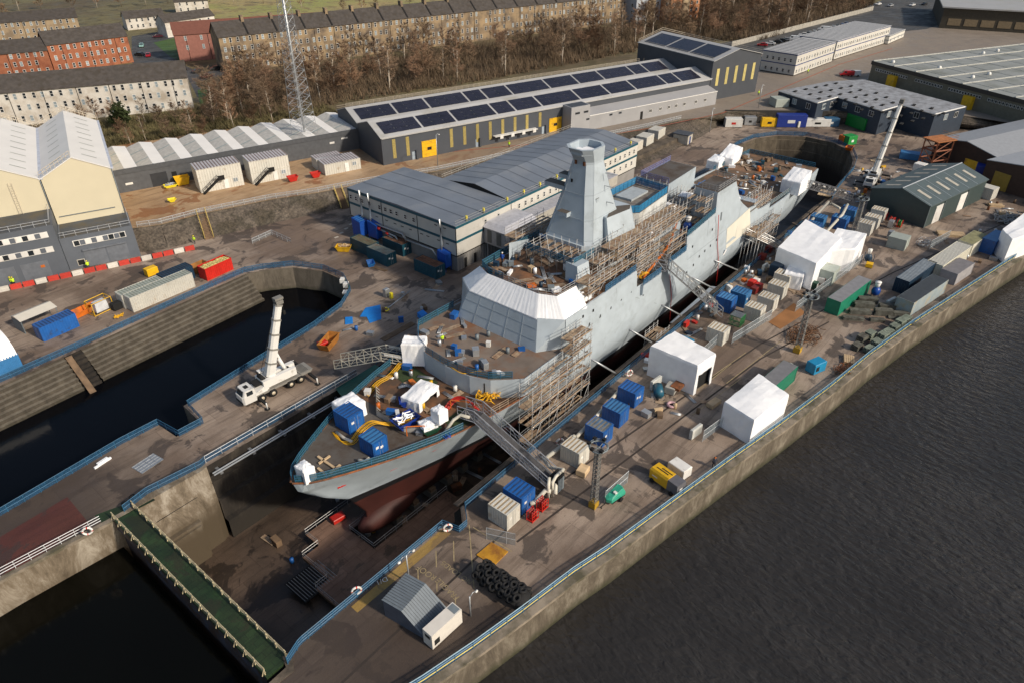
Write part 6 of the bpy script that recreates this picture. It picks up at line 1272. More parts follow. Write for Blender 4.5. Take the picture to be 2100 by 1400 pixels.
# ================================================================ cranes
def crane(label, loc, rz, tip, foot=(4.6, 0, 3.0), sections=5):
    C = thing('mobile_crane', label, 'crane', loc, rz, 'white mobile cranes'); cw = mat('crane white', (.74, .73, .70), .4, .05, .6, dirt=(.4, .38, .33), da=.2); gp = mat('crane grey', (.22, .21, .19), .55, .1)
    mb = MB(); mb.prism([(0.25, -1.2), (0, -.9), (0, .9), (.25, 1.2), (2.1, 1.25), (2.1, -1.25)][::-1], .75, 2.0, 0); mb.prism([(0.3, -1.15), (.15, -.9), (.15, .9), (.3, 1.15), (2.1, 1.2), (2.1, -1.2)][::-1], 2.0, 2.9, 0, top=[(0.6, -1.05), (.5, -.85), (.5, .85), (.6, 1.05), (2.05, 1.1), (2.05, -1.1)][::-1])
    cab = mb.build('cab', cw, C)
    mb = MB(); mb.quad((.12, -.85, 2.05), (.12, .85, 2.05), (.46, .8, 2.8), (.46, -.8, 2.8)); mb.box(.75, 1.7, -1.2, -1.13, 2.05, 2.7); mb.box(.75, 1.7, 1.13, 1.2, 2.05, 2.7); mb.build('windscreen', glass, cab)
    mb = MB(); mb.box(-.06, .02, -1.0, 1.0, .8, 1.15); mb.box(1.0, 1.6, -.4, .4, 2.9, 2.95); mb.build('grille', dark, cab)
    mb = MB(); mb.box(2.1, 11.4, -1.0, 1.0, .95, 1.35); mb.box(2.1, 11.4, -1.3, 1.3, 1.35, 1.5); mb.box(9.5, 11.6, -1.28, 1.28, 1.5, 1.62); [mb.box(9.8+k*.22, 9.88+k*.22, -1.1, 1.1, 1.62, 1.72) for k in range(6)]; mb.build('chassis', gp, C)
    mb = MB(); mb.prism([(2.1, -1.25), (2.1, 1.25), (4.0, 1.2), (4.0, -1.2)][::-1], 1.5, [1.9, 1.9, 2.6, 2.6][::-1]); mb.box(4.0, 4.3, -1.0, 1.0, 1.5, 2.0); mb.build('engine_cover', cw, C)
    mb = MB(); mb.box(2.4, 3.6, -.8, .8, 2.62, 2.9); mb.build('engine_grille', dark, C)
    wm = MB(); wm.tube((0, -.22, 0), (0, .22, 0), .62, 18); ty = wm.mesh('tyre', rubber); wm = MB(); wm.tube((0, -.24, 0), (0, .24, 0), .3, 12); rim = wm.mesh('rim', mat('wheel cream', (.55, .48, .36), .5))
    for x in (2.9, 4.7, 7.7, 9.4):
        for s in (-1, 1): w = link('wheel', ty, C, (x, s*1.08, .62)); link('rim', rim, w)
    mb = MB(); mb.box(3.7, 9.0, -1.15, -.45, 1.85, 3.1); mb.box(4.2, 9.6, .45, 1.2, 1.85, 2.9); mb.box(4, 9.3, -.45, .45, 1.85, 2.3); mb.box(3.5, 4.4, -1.25, 1.25, 1.9, 3.2); sup = mb.build('superstructure', cw, C)
    mb = MB(); mb.box(4.2, 5.7, 1.2, 2.0, 2.0, 3.4); mb.build('operator_cab', [cw], sup); mb = MB(); mb.box(4.15, 5.0, 1.25, 2.03, 2.7, 3.3); mb.build('cab_glass', glass, sup)
    mb = MB(); mb.tube((3.9, -.7, 3.3), (3.9, .7, 3.3), .35, 10); mb.tube((8.2, -.3, 2.6), (8.2, .3, 2.6), .4, 10); mb.build('winch_drum', dark, sup)
    F = Vector(foot); Tp = Vector(tip); d = (Tp-F).normalized(); L = (Tp-F).length; side = Vector((0, 1, 0)); u = d.cross(side).normalized()
    bm_ = MB(); gb = MB()
    for k in range(sections):
        a = F+d*(L*(k/sections*.96)); b = F+d*(L*((k+1)/sections*.96)); w = .66-.05*k
        prof_ = [(-w, -w*.9), (w, -w*.9), (w, w*.55), (w*.55, w*1.05), (-w*.55, w*1.05), (-w, w*.55)]
        v = [tuple(p+side*x+u*y) for p in (a, b) for x, y in prof_]; bm_.add(v, [(i, (i+1) % 6, 6+(i+1) % 6, 6+i) for i in range(6)]+[tuple(range(5, -1, -1)), tuple(range(6, 12))])
        w2 = w+.07; v = [tuple(p+side*x*w2/w+u*y*w2/w) for p in (b-d*.25, b) for x, y in prof_]; gb.add(v, [(i, (i+1) % 6, 6+(i+1) % 6, 6+i) for i in range(6)]+[tuple(range(5, -1, -1)), tuple(range(6, 12))])
    boom = bm_.build('boom', cw, C); gb.build('boom_collar', gp, boom)
    mb = MB(); mb.cb(Tp-d*.1, (1.1, 1.0, .6)); [mb.tube(Tp+Vector((-.3+k*.6, -.4, -.2)), Tp+Vector((-.3+k*.6, .4, -.2)), .3, 10, 1) for k in (0, 1)]; mb.cb(Tp+Vector((0, 0, .45)), (1.3, .9, .3)); mb.build('boom_head', [gp, dark], boom)
    mb = MB(); mb.tube((3.9, .2, 3.6), Tp-u*.2+Vector((-.3, .2, .2)), .04, 4); mb.build('hoist_cable', dark, boom); mb = MB(); mb.tube(Tp+Vector((.5, 0, -.2)), Tp+Vector((.5, 0, -1.9)), .04, 4); mb.cb(Tp+Vector((.5, 0, -2.1)), (.35, .35, .6)); mb.build('hook_block', dark, boom)
    mb = MB(); mb.tube((8.0, 0, 2.2), F+d*(L*.36)-u*.2, .22, 10); mb.tube((8.0, 0, 2.2), Vector((8.0, 0, 2.2)).lerp(F+d*(L*.36), .6), .3, 10); mb.build('lift_ram', cw, C)
    for x in (2.35, 10.9):
        for s in (-1, 1):
            mb = MB(); mb.box(x-.2, x+.2, min(s*1.2, s*3.4), max(s*1.2, s*3.4), .85, 1.15); mb.tube((x, s*3.4, .12), (x, s*3.4, 1.2), .12, 8, 1); mb.tube((x, s*3.4, .05), (x, s*3.4, .14), .4, 10); mb.build('outrigger', [dark, cw], C)
    return C
CR1 = crane('white mobile crane standing on the pier by the wet dock, boom raised', Vector((8.0, 25.2, 0)), R(-4.5), (8.9, -.1, 14.2), foot=(5.2, 0, 3.0))
CR2 = crane('white mobile crane standing near the head of the dry dock, boom raised', G(1788, 392, 0)+Vector((0, 1.3, 0)), R(16), (16.5, -3.4, 17.5), foot=(10.6, 0, 3.3)) if False else None
p2 = G(1786, 393, 0)+Vector((0, 1.0, 0)); CR2 = crane('white mobile crane standing near the head of the dry dock, boom raised', p2, R(6), (11.5, -.9, 19.2), foot=(5.4, 0, 3.0))
# ================================================================ masts and lamp posts
def lattice(label, base, h, w0, w1, nb=14, head='ring', m=steel, name='lattice_mast', foot=None):
    M_ = thing(name, label, 'mast', base); mb = MB(); cs = [(-1, -1), (1, -1), (1, 1), (-1, 1)]
    for k in range(nb):
        z0, z1 = h*k/nb, h*(k+1)/nb; a, b = w0+(w1-w0)*k/nb, w0+(w1-w0)*(k+1)/nb
        for i, (x, y) in enumerate(cs):
            x2, y2 = cs[(i+1) % 4]
            mb.bar((x*a, y*a, z0), (x*b, y*b, z1), .08); mb.bar((x*a, y*a, z0), (x2*b, y2*b, z1), .05); mb.bar((x2*a, y2*a, z0), (x*b, y*b, z1), .05); mb.bar((x*b, y*b, z1), (x2*b, y2*b, z1), .05)
    mb.build('lattice', m, M_)
    mb = MB()
    if head == 'ring': mb.torus((0, 0, h+.2), 1.1, .12, 12, 5); mb.torus((0, 0, h+.5), 1.1, .05, 12, 4); [mb.bar((0, 0, h), (1.1*math.cos(t), 1.1*math.sin(t), h+.2), .06) for t in (0, 1, 2, 3, 4, 5)]
    else: mb.box(-1.4, 1.4, -1.4, 1.4, h, h+.15); simple_rail(mb, [(-1.4, -1.4, h), (1.4, -1.4, h), (1.4, 1.4, h), (-1.4, 1.4, h), (-1.4, -1.4, h)])
    mb.build('head_platform', grey_d if head == 'ring' else m, M_)
    for t in range(5): q = Vector((1.15*math.cos(t), 1.15*math.sin(t), h+.55)); mb = MB(); mb.cb(q, (.4, .4, .3)); mb.build('floodlight', rubber, M_)
    if foot: mb = MB(); mb.box(-w0-.1, w0+.1, -w0-.1, w0+.1, .05, 1.0); mb.build('yellow_guard', foot, M_)
    return M_
lattice('slim lattice lighting mast beside the grey mesh barriers on the quay', Vector((24.6, -26.0, 0)), 9.6, .36, .28, 14, m=mat('dark lattice steel', (.17, .165, .155), .5), foot=mat('ochre guard', (.45, .27, .02), .6))
lattice('slim lattice lighting mast rising from the heap of rusty chain', Vector((74.2, -32.4, 0)), 10.2, .45, .3, 12, m=MATS['dark lattice steel'], foot=mat('ochre guard', (.45, .27, .02), .6))
lattice('short lattice lighting mast behind the aft blue containers', Vector((122.6, -25.4, 0)), 9.5, .5, .4, 12, m=MATS['dark lattice steel'])
RM = lattice('tall three sided radio mast on the terrace reaching past the top of the picture', Vector((79.2, 103.8, 3.5)), 46, 2.6, .75, 22, head='sq')
mb = MB(); mb.tube((0, 0, 0), (0, 0, 46), .28, 8); mb.tube((.5, .4, 0), (.5, .4, 46), .1, 6); mb.build('feeder_pipe', steel, RM)
def lamp(label, base, h, arms=2, name='street_lamp'):
    L_ = thing(name, label, 'lamp post', base); mb = MB(); mb.tube((0, 0, 0), (0, 0, h), .11, 8, r2=.07); mb.build('pole', steel, L_)
    for s in ((-1, 1) if arms == 2 else (1,)): mb = MB(); mb.path([(0, 0, h-.2), (s*.5, 0, h+.15), (s*1.0, 0, h-.1)], .05, 6); mb.build('arm', steel, L_); mb = MB(); mb.sphere((s*1.05, 0, h-.2), (.22, .16, .14), 8, 0, 5); mb.build('lamp_head', white, L_)
lamp('double armed lamp post beside the grey ribbed shed near the dock mouth', G(840, 1195, 0), 4.6); lamp('tall single lamp post on the terrace in front of the workshop', Vector((91.1, 66.5, 3.5)), 9, 1); lamp('lamp post beside the road corner at the dark canteen', G(1455, 272, 1), 7, 1)
lamp('lamp post by the pair of white grey cabins at the canteen road', G(1555, 222, 3.5), 7, 1); lamp('thin lamp post at the quay edge below the stacked tyres', G(965, 1262, 0), 3.2, 1)
# ================================================================ small works objects
def small(name, label, cat, loc, rz, mbm, mats, group=None): o = mbm.build(name, mats); o.location = loc; o.rotation_euler = (0, 0, rz); return tag(o, label, cat, group)
def skip(label, loc, m, rz=0., L=3.2, W_=1.7, h=1.2, fill=None, name='skip'):
    S_ = thing(name, label, 'skip', loc, rz, 'skips around the yard'); mb = MB(); a = [(.5, .15), (L-.5, .15), (L-.5, W_-.15), (.5, W_-.15)]; b = [(0, 0), (L, 0), (L, W_), (0, W_)]
    v = [(x, y, .1) for x, y in a]+[(x, y, h) for x, y in b]+[(x*.94+.1, y*.94+.05, h) for x, y in b]+[(x*.9+.17, y*.9+.08, .2) for x, y in a]
    mb.add(v, [(0, 1, 5, 4), (1, 2, 6, 5), (2, 3, 7, 6), (3, 0, 4, 7), (3, 2, 1, 0), (4, 5, 9, 8), (5, 6, 10, 9), (6, 7, 11, 10), (7, 4, 8, 11), (8, 9, 13, 12), (9, 10, 14, 13), (10, 11, 15, 14), (11, 8, 12, 15), (12, 13, 14, 15)])
    mb.box(-.06, L+.06, -.07, -.0, h-.12, h); mb.build('body', m, S_)
    if fill:
        mb = MB(); pr_ = random.Random(int(loc[0]*5))
        for i in range(22): x, y = pr_.uniform(.6, L-.6), pr_.uniform(.4, W_-.4); t = pr_.uniform(0, 3.1); l = pr_.uniform(.3, .8); mb.bar((x-l*math.cos(t), y-l*.4*math.sin(t), h-.25+pr_.uniform(0, .3)), (x+l*math.cos(t), y+l*.4*math.sin(t), h-.1+pr_.uniform(0, .5)), .12)
        mb.build('waste', fill, S_)
    return S_
skip('yellow skip heaped with waste wood beside the teal containers', G(688, 518, 0)+Vector((0, 0, 0)), yellow, R(-55), fill=timber)
skip('orange rusty skip in the left yard beyond the blue container', G(150, 660, 0), orange, R(8), 5.2, 2, 1.1)
skip('brown rusty skip hidden behind the red open container', G(400, 566, 0), mat('brown rusty paint', (.3, .13, .03), .8, .25, 1), R(4), 3.4, 2, 1.6)
skip('orange timber sided skip at the landward end of the port gangway', G(674, 725, 0), mat('orange brown paint', (.33, .13, .02), .8, .25, 1), R(25), 4.4, 2, 1.4)
skip('red skip with a black lid beside the right cabin stack', G(592, 376, 3.51), red, ang2, 2.6, 1.6, 1.3); skip('red skip with a black lid near the radio mast foot', G(640, 368, 3.51), red, ang2, 2.4, 1.6, 1.3)
skip('yellow skip standing against the sawtooth workshop', G(362, 384, 3.51), yellow, ang2, 3.4, 2, 2.0); skip('low yellow skip of sheet metal against the sawtooth workshop', G(338, 389, 3.51), yel2, ang2, 3, 1.6, .7, fill=steel)
skip('blue tipping skip on the bow deck', G(825, 842, 6.05)+Vector((0, .4, 0)), mat('skip blue', (.01, .04, .28), .5), R(-35), 2.2, 1.5, 1.1); skip('blue skip of rags and sheets on the bow deck', G(822, 895, 6.05)+Vector((.3, .4, 0)), mat('skip blue', (.01, .04, .28), .5), R(-5), 3.4, 2.2, 1.1, fill=shrink)
skip('dark green skip under the white wrapped crate on the bow deck', G(880, 896, 6.05)+Vector((-.6, .2, 0)), dgreen, R(-18), 2.4, 1.8, .95); skip('blue skip lying beside the teal containers', G(770, 550, 0), mat('bright skip blue', (.02, .17, .5), .5), R(60), 2.2, 1.4, 1.0)
skip('yellow open skip near the foot of the crane in the left terrace yard', G(346, 418, 3.51), yel2, ang2, 1.8, 1.2, .8)
skip('orange skip near the head of the dry dock', G(1745, 312, 0), orange, R(5), 3, 1.8, 1.0)
def box_thing(name, label, cat, loc, dims, m, rz=0., group=None, trim=None, trimm=None, feet=True):
    x, y, h = dims; T_ = thing(name, label, cat, loc, rz, group); mb = MB(); z0 = .12 if feet else 0
    b = min(.08, x*.1); mb.prism([(0, 0), (x, 0), (x, y), (0, y)], z0, h-b); mb.prism([(0, 0), (x, 0), (x, y), (0, y)], h-b, h, 0, top=[(b, b), (x-b, b), (x-b, y-b), (b, y-b)]); mb.build('casing', m, T_)
    if feet: mb = MB(); mb.box(.1, x-.1, .1, .25, 0, z0); mb.box(.1, x-.1, y-.25, y-.1, 0, z0); mb.build('skid', dark, T_)
    if trim:
        for (x0, x1, za, zb_, s) in trim: mb = MB(); (mb.box(x0, x1, -.03, 0, za, zb_) if s == 'f' else mb.box(-.03, 0, x0, x1, za, zb_)); mb.build('panel', trimm or dark, T_)
    return T_
# yellow compressor and white unit, green towable compressor
YC = thing('compressor', 'large yellow and grey wheeled compressor on the quay', 'compressor', G(1361, 1006, 0), R(158-180+R(0)), None); YC.location = G(1330, 982, 0)
p, q = G(1330, 982, 0), G(1366, 1008, 0); YC.rotation_euler = (0, 0, math.atan2((q-p).y, (q-p).x)); YC.scale = ((q-p).length/3.2,)*3
mb = MB(); mb.prism([(0, 0), (3.1, 0), (3.1, 2), (0, 2)], .5, 2.0); mb.prism([(0, 0), (3.1, 0), (3.1, 2), (0, 2)], 2.0, 2.3, 0, top=[(.1, .25), (3.1, .25), (3.1, 1.75), (.1, 1.75)]); mb.box(.6, 2.6, .7, .85, 2.3, 2.34, 1); mb.box(1.2, 3, 1.1, 1.25, 2.3, 2.34, 1); mb.build('yellow_canopy', [yellow, dark], YC)
mb = MB(); mb.prism([(3.11, 0), (4.9, 0), (4.9, 2), (3.11, 2)], .5, 2.15, 0, top=[(3.11, .1), (4.8, .1), (4.8, 1.9), (3.11, 1.9)]); mb.box(0, 3.1, .1, 1.9, .3, .5); mb.build('grey_section', mat('compressor grey', (.12, .12, .135), .5), YC)
for x in (.6, 4.0):
    for y in (-.05, 2.05): mb = MB(); mb.tube((x, y-.12, .35), (x, y+.12, .35), .35, 14); mb.build('wheel', rubber, YC)
mb = MB(); mb.box(4.905, 4.93, .5, 1.1, 1.0, 1.5); mb.box(.5, 1.4, -.02, 0, 1.2, 1.4); mb.build('white_notice', white, YC)
box_thing('generator', 'white boxy unit behind the yellow compressor', 'generator', G(1368, 968, 0)+Vector((.3, .2, 0)), (2.6, 1.7, 1.6), white, YC.rotation_euler.z)
TC = thing('towed_compressor', 'rounded turquoise towable compressor on two wheels', 'compressor', G(1252, 1042, 0), R(-8)); turq = mat('turquoise paint', (.03, .30, .20), .4)
v = [(0, .15, .65), (.5, 0, .55), (2.6, 0, .55), (2.9, .1, .9), (2.9, 1.4, .9), (2.6, 1.5, .55), (.5, 1.5, .55), (0, 1.35, .65)]
mb = MB(); mb.prism([(.3, .15), (2.8, .05), (2.9, .4), (2.9, 1.1), (2.8, 1.45), (.3, 1.35), (0, .75)], .55, 1.0); mb.prism([(.3, .15), (2.8, .05), (2.9, .4), (2.9, 1.1), (2.8, 1.45), (.3, 1.35), (0, .75)], 1.0, [1.25, 1.65, 1.65, 1.65, 1.65, 1.25, 1.15], 0, top=[(.75, .35), (2.5, .3), (2.65, .5), (2.65, 1.0), (2.5, 1.2), (.75, 1.15), (.5, .75)]); mb.build('canopy', turq, TC)
mb = MB(); mb.box(.4, 2.8, .1, 1.4, .35, .54); mb.bar((0, .75, .45), (-1.1, .75, .4), .1); mb.bar((-.8, .75, .4), (-.8, .75, 0), .08); mb.build('chassis', dark, TC)
for y in (-.05, 1.55): mb = MB(); mb.tube((1.9, y-.1, .32), (1.9, y+.1, .32), .32, 14); mb.build('wheel', rubber, TC)
mb = MB(); mb.cb((1.3, .5, 1.5), (.35, .4, .2)); mb.build('white_notice', white, TC)
# white generator and grey ribbed shed at the dock mouth
GS = thing('ribbed_shed', 'grey ribbed metal shed with a sloping front near the dock mouth', 'shed', G(846, 1298, 0), 0); sp_ = G(846, 1298, 0); a0, a1 = G(790, 1262, 0), G(868, 1308, 0)
an_s = math.atan2((a1-a0).y, (a1-a0).x); GS.location = a0; GS.rotation_euler = (0, 0, an_s); LS = (a1-a0).length
gsm = mat('slate ribbed metal', (.13, .155, .18), .5, .1)
mb = MB(); prf = [(0, 0), (LS, 0), (LS, .4), (LS*.5, 2.6), (0, 2.6)]; D_ = 3.9
mb.add([(x, 0, z) for x, z in prf]+[(x, D_, z) for x, z in prf], [(0, 1, 2, 3, 4), (9, 8, 7, 6, 5), (0, 4, 9, 5), (1, 6, 7, 2)]); mb.build('walls', mat('slate wall metal', (.07, .085, .115), .5), GS)
mb = MB(); K = 13
for k in range(K):
    y0, y1, y2 = -.08+(D_+.16)*k/K, -.08+(D_+.16)*(k+.45)/K, -.08+(D_+.16)*(k+1)/K
    for (ya, yb, o_) in ((y0, y1, .1), (y1, y2, .03)):
        mb.add([(-.1, ya, 2.6+o_), (LS*.5, ya, 2.6+o_), (LS+.1, ya, .4+o_), (-.1, yb, 2.6+o_), (LS*.5, yb, 2.6+o_), (LS+.1, yb, .4+o_)], [(0, 1, 4, 3), (1, 2, 5, 4)])
mb.build('roof', gsm, GS)
p, q = G(888, 1330, 0), G(943, 1280, 0); p, q = G(870, 1312, 0), G(888, 1332, 0); WG = thing('generator', 'long white generator cabinet beside the grey ribbed shed', 'generator', G(888, 1333, 0), math.atan2((G(943, 1282, 0)-G(888, 1333, 0)).y, (G(943, 1282, 0)-G(888, 1333, 0)).x))
mb = MB(); mb.box(0, 4.2, 0, 1.35, .15, 2.3); mb.box(.1, 4.1, .1, 1.25, 0, .15, 1); mb.build('casing', [mat('generator white', (.70, .66, .60), .5, .06), dark], WG); mb = MB(); mb.box(3.3, 4.1, .15, 1.2, 2.302, 2.33); mb.build('roof_grille', grey_d, WG); mb = MB(); mb.box(.3, 1.0, -.03, 0, .5, 1.3); mb.build('vent', dark, WG); mb = MB(); mb.box(-.03, 0, .3, 1.0, 1.5, 1.9); mb.build('control_panel', dark, WG)
# heap of fender tyres
FT = thing('fender_heap', 'black pile of tyre covered fenders on the quay', 'fenders', G(1030, 1215, 0), 0); p0, p1 = G(985, 1195, 0), G(1065, 1250, 0); d = (p1-p0); fa = math.atan2(d.y, d.x); FT.location = p0; FT.rotation_euler = (0, 0, fa); FT.scale = (.9, 1.15, .95); FT.location = p0+Vector((0, .5, 0))
mb = MB(); mb.tube((.3, .6, 1.0), (6.4, .6, 1.0), 1.0, 12); mb.sphere((.3, .6, 1.0), 1.0, 12); mb.sphere((6.4, .6, 1.0), 1.0, 12); mb.build('fender_core', rubber, FT)
tm = MB(); tm.torus((0, 0, 0), .34, .16, 16, 8); tm = tm.mesh('tyre', rubber); pr_ = random.Random(5)
for i in range(10):
    for k in range(6):
        t = R(-60+k*48)+(i % 2)*.4; o = link('tyre', tm, FT, (.2+i*.68, .6+math.sin(t)*1.12, 1.05+math.cos(t)*1.12)); o.rotation_euler = (-t+pr_.uniform(-.3, .3), pr_.uniform(-.4, .4), 0)
# yellow crane mat, rust plate, tarps
def flat(name, label, cat, pts, m, z=.03, th=.1, z0=0.):
    P = [G(x, y, z0) for x, y in pts]; o = P[0]; mb = MB(); a = sum((P[i].x*P[(i+1) % len(P)].y-P[(i+1) % len(P)].x*P[i].y) for i in range(len(P))); Q = [((p-o).x, (p-o).y) for p in P]; Q = Q if a > 0 else Q[::-1]
    mb.prism(Q, 0.006, th); ob = mb.build(name, m); ob.location = o; return tag(ob, label, cat)
flat('steel_plate', 'square orange yellow panel with white spots lying on the quay', 'plate', [(977, 1138), (1012, 1161), (1042, 1131), (1008, 1112)], mat('orange yellow panel', (.55, .27, .02), .6, .15, 1, dirt=(.25, .1, .02), da=.5), th=.14)
flat('steel_plate', 'large rust brown steel plate lying on the quay', 'plate', [(1576, 661), (1600, 675), (1652, 642), (1628, 622)], mat('rust plate', (.27, .12, .04), .8, .15, .5), th=.05)
flat('tarpaulin', 'large bright blue tarpaulin on the ground between the docks', 'tarpaulin', [(750, 632), (780, 626), (782, 655), (758, 663), (752, 650), (738, 650)], tarpb, th=.08)
flat('tarpaulin', 'small bright blue square tarpaulin on the ground by the wet dock rail', 'tarpaulin', [(708, 652), (723, 651), (724, 664), (708, 666)], tarpb, th=.15)
flat('tarpaulin', 'blue sheet on a frame near the port side of the ship', 'tarpaulin', [(856, 650), (868, 644), (877, 652), (866, 659)], tarpb, th=.9)
mb = MB(); K = 8; vv = []; pts4 = [Vector((19.5, 17.7, .3)), Vector((27.5, 17.9, .3)), Vector((23.5, 9.7, 5.9)), Vector((14.5, 7.9, 6.0))]
for j in range(K+1):
    for i in range(K+1):
        u, w = i/K, j/K; p = pts4[0].lerp(pts4[1], u).lerp(pts4[3].lerp(pts4[2], u), w)-Vector((0, 0, .7*math.sin(math.pi*w)*(.6+.4*math.sin(math.pi*u)))); vv.append(tuple(p-pts4[0]))
mb.add(vv, [(j*(K+1)+i, j*(K+1)+i+1, (j+1)*(K+1)+i+1, (j+1)*(K+1)+i) for j in range(K) for i in range(K)], 0, True); o = mb.build('safety_net', mat('green safety net', (.004, .085, .06), .8, .25, 1.5, bump=.6, bs=3)); o.location = pts4[0]; tag(o, 'sagging dark green net slung between the pier and the port bow', 'net')
# pallets/planks/timber
def pile(name, label, loc, dims, m, rz=0., n=6, cat='timber', group=None):
    x, y, h = dims; mb = MB(); pr_ = random.Random(int(abs(loc[0])*9+abs(loc[1]))); rows_ = max(1, int(h/.16))
    for r in range(rows_):
        for k in range(n): j = pr_.uniform(-.12, .12); mb.box(j, x+j, y*k/n+.02, y*(k+.9)/n, r*.17, r*.17+.14)
    return small(name, label, cat, loc, rz, mb, m, group)
pile('timber_stack', 'long stack of pale planks in front of the green shed', G(1925, 485, 0), (5.5, 2.2, .6), timber, R(-60)); pile('timber_stack', 'yellow timber spread beside the head of the dock', G(1702, 405, 0), (4, 3, .2), timber, R(8), 5); pile('timber_stack', 'pale plank pile beside the rear crane', G(1800, 335, 0), (5, 2.6, .3), timber, R(-20)); pile('timber_stack', 'small timber crate of planks right of the green shed', G(2030, 425, 0), (3, 1.6, .5), timber, R(-60))
pile('beam_pile', 'dark rusty beams lying on the ground near the port side', G(790, 700, 0), (7, 1.2, .3), timber_d, R(0), 4, 'beams'); pile('beam_pile', 'second set of dark rusty beams near the dock edge', G(822, 706, 0)+Vector((1, -.8, 0)), (5, 1, .3), timber_d, R(2), 3, 'beams'); pile('beam_pile', 'brown beams lying beside the teal containers', G(745, 545, 0), (5.5, .8, .2), timber_d, R(-80), 3, 'beams')
stone = mat('kerb block stone', (.12, .12, .10), .9, .25, 1.2, dirt=(.06, .055, .045), da=.5, ds=1)
spots = [(1730, 657, 3.4, 1.0, .5), (1742, 645, 3.6, 1.1, .9), (1752, 632, 3.4, 1.1, 1.1), (1760, 622, 3.4, 1.2, 1.1), (1785, 660, 2.4, .9, .5), (1793, 648, 3, 1.1, 1.2), (1803, 636, 3, 1.1, 1.0), (1823, 655, 2.2, .9, .4), (1832, 650, 2.6, .9, .9), (1848, 668, 2.4, .8, .5)]
for i, (a, b, lx, ly, h) in enumerate(spots): pile('kerb_stone_stack', ['low kerb stone stack nearest the long green container', 'kerb stone stack with a yellow board on it', 'taller kerb stone stack against the green container', 'rearmost kerb stone stack beside the green container', 'low front kerb stone stack in the middle group', 'tallest kerb stone stack in the middle group', 'rear kerb stone stack in the middle group', 'small low kerb stone stack near the pale cabin', 'kerb stone stack against the pale cabin end', 'small kerb stone stack by the quay rail'][i], G(a, b, 0), (lx, ly, h), stone, R(-58), 5, 'stone blocks', 'stacks of kerb stones')
gst = mat('wrapped green grey pallets', (.17, .20, .16), .8, .3, 1.5)
for i, (a, b) in enumerate([(1757, 722), (1768, 706), (1784, 700), (1783, 728), (1797, 716), (1810, 703), (1822, 693), (1834, 684), (1846, 675), (1858, 666)]): pile('pallet_stack', ['dark pallet stack at the front left of the heap', 'pallet stack behind the front left one', 'pallet stack with a pale top', 'green pallet stack nearest the rail', 'second green pallet stack along the rail', 'third green pallet stack along the rail', 'fourth green pallet stack along the rail', 'fifth green pallet stack along the rail', 'sixth green pallet stack along the rail', 'last green pallet stack before the pale cabin'][i], G(a, b, 0), (1.6, 1.3, 1.0+.2*(i % 3)), gst if i > 1 else stone, R(-15), 5, 'pallets', 'pallet stacks along the quay rail')
pile('timber_crate', 'pale broken timber crates at the quay rail', G(1752, 750, 0), (2.4, 1.6, .6), timber, R(20), 5, 'timber')
def tangle(name, label, loc, r, n, m, z=.4, seed=1, cat='cable', w=.04):
    pr_ = random.Random(seed); mb = MB()
    for i in range(n):
        a = pr_.uniform(0, 6.28); c = Vector((pr_.uniform(-r, r)*.8, pr_.uniform(-r, r)*.5, 0)); pts = [c+Vector((math.cos(a+k*.9)*r*.35, math.sin(a+k*.9)*r*.3, abs(math.sin(k*1.3+a))*z)) for k in range(5)]; mb.path(pts, w, 4)
    return small(name, label, cat, loc, 0, mb, m)
tangle('chain_heap', 'heap of rusty brown chain at the foot of the lattice mast', G(1650, 692, 0), 3.4, 60, mat('rusty chain', (.14, .07, .035), .9, .4, 3), .9, 3, 'chain', .06); tangle('rubble_heap', 'rusty scrap heap at the quay rail near the pallets', G(1730, 757, 0), 1.8, 30, rust, .6, 8, 'scrap'); tangle('cable_coil', 'black cable coil at the corner of the caisson rail', G(265, 1024, 0), 1.0, 8, rubber, .1, 4); tangle('hose_heap', 'tangle of yellow hoses under the white sheet shelter on the bow', G(1005, 815, 6.1), 2.0, 30, mat('yellow hose', (.75, .40, .01), .5), 1.0, 11, 'hose', .06)
tangle('cable_heap', 'blue and black cable heap by the blue legs on the bow', G(918, 893, 6.1), 1.0, 14, mat('blue hose', (.01, .10, .5), .5), .5, 13, 'cable'); tangle('scrap_heap', 'grey scrap pile by the right edge near the green shed', G(2070, 450, 0), 4, 40, mat('pale scrap', (.35, .35, .34), .6, .3, 2), .7, 21, 'scrap', .1); tangle('pipe_heap', 'steel tube heap beside the pale green cabin', G(1900, 500, 0), 2.4, 24, steel, .5, 23, 'tubes')
# hoses
def hose(label, pts, m, r=.07, n=3, sp=.16):
    o0 = Vector(pts[0]); mb = MB(); sm = []
    P = [Vector(p) for p in pts]
    for i in range(len(P)-1):      # Catmull-Rom smoothing
        p0, p1, p2, p3 = P[max(i-1, 0)], P[i], P[i+1], P[min(i+2, len(P)-1)]
        for k in range(6): t = k/6; sm.append(.5*((2*p1)+(p2-p0)*t+(2*p0-5*p1+4*p2-p3)*t*t+(3*p1-p0-3*p2+p3)*t**3))
    sm.append(P[-1])
    for j in range(n): off = Vector((0, (j-(n-1)/2)*sp, (j % 2)*.06)); mb.path([p+off-o0 for p in sm], r, 5)
    o = mb.build('hose', m); o.location = o0; return tag(o, label, 'hose')
yh = mat('yellow hose', (.75, .40, .01), .5)
hose('bundle of yellow hoses running across the bow deck to the green skip', [G(686, 888, 6.2), G(700, 905, 6.15), G(722, 905, 6.2), G(742, 880, 6.3), G(765, 865, 7.0), G(790, 868, 6.5), G(820, 868, 6.3), G(855, 858, 6.6)], yh, .06, 5, .24)
hose('yellow hose bundle climbing along the port rail to the weapon deck', [G(752, 810, 6.2), G(775, 785, 6.2), G(800, 770, 6.3), G(822, 745, 6.6), G(840, 728, 7.2), G(858, 708, 8.2)], yh, .06, 4, .22)
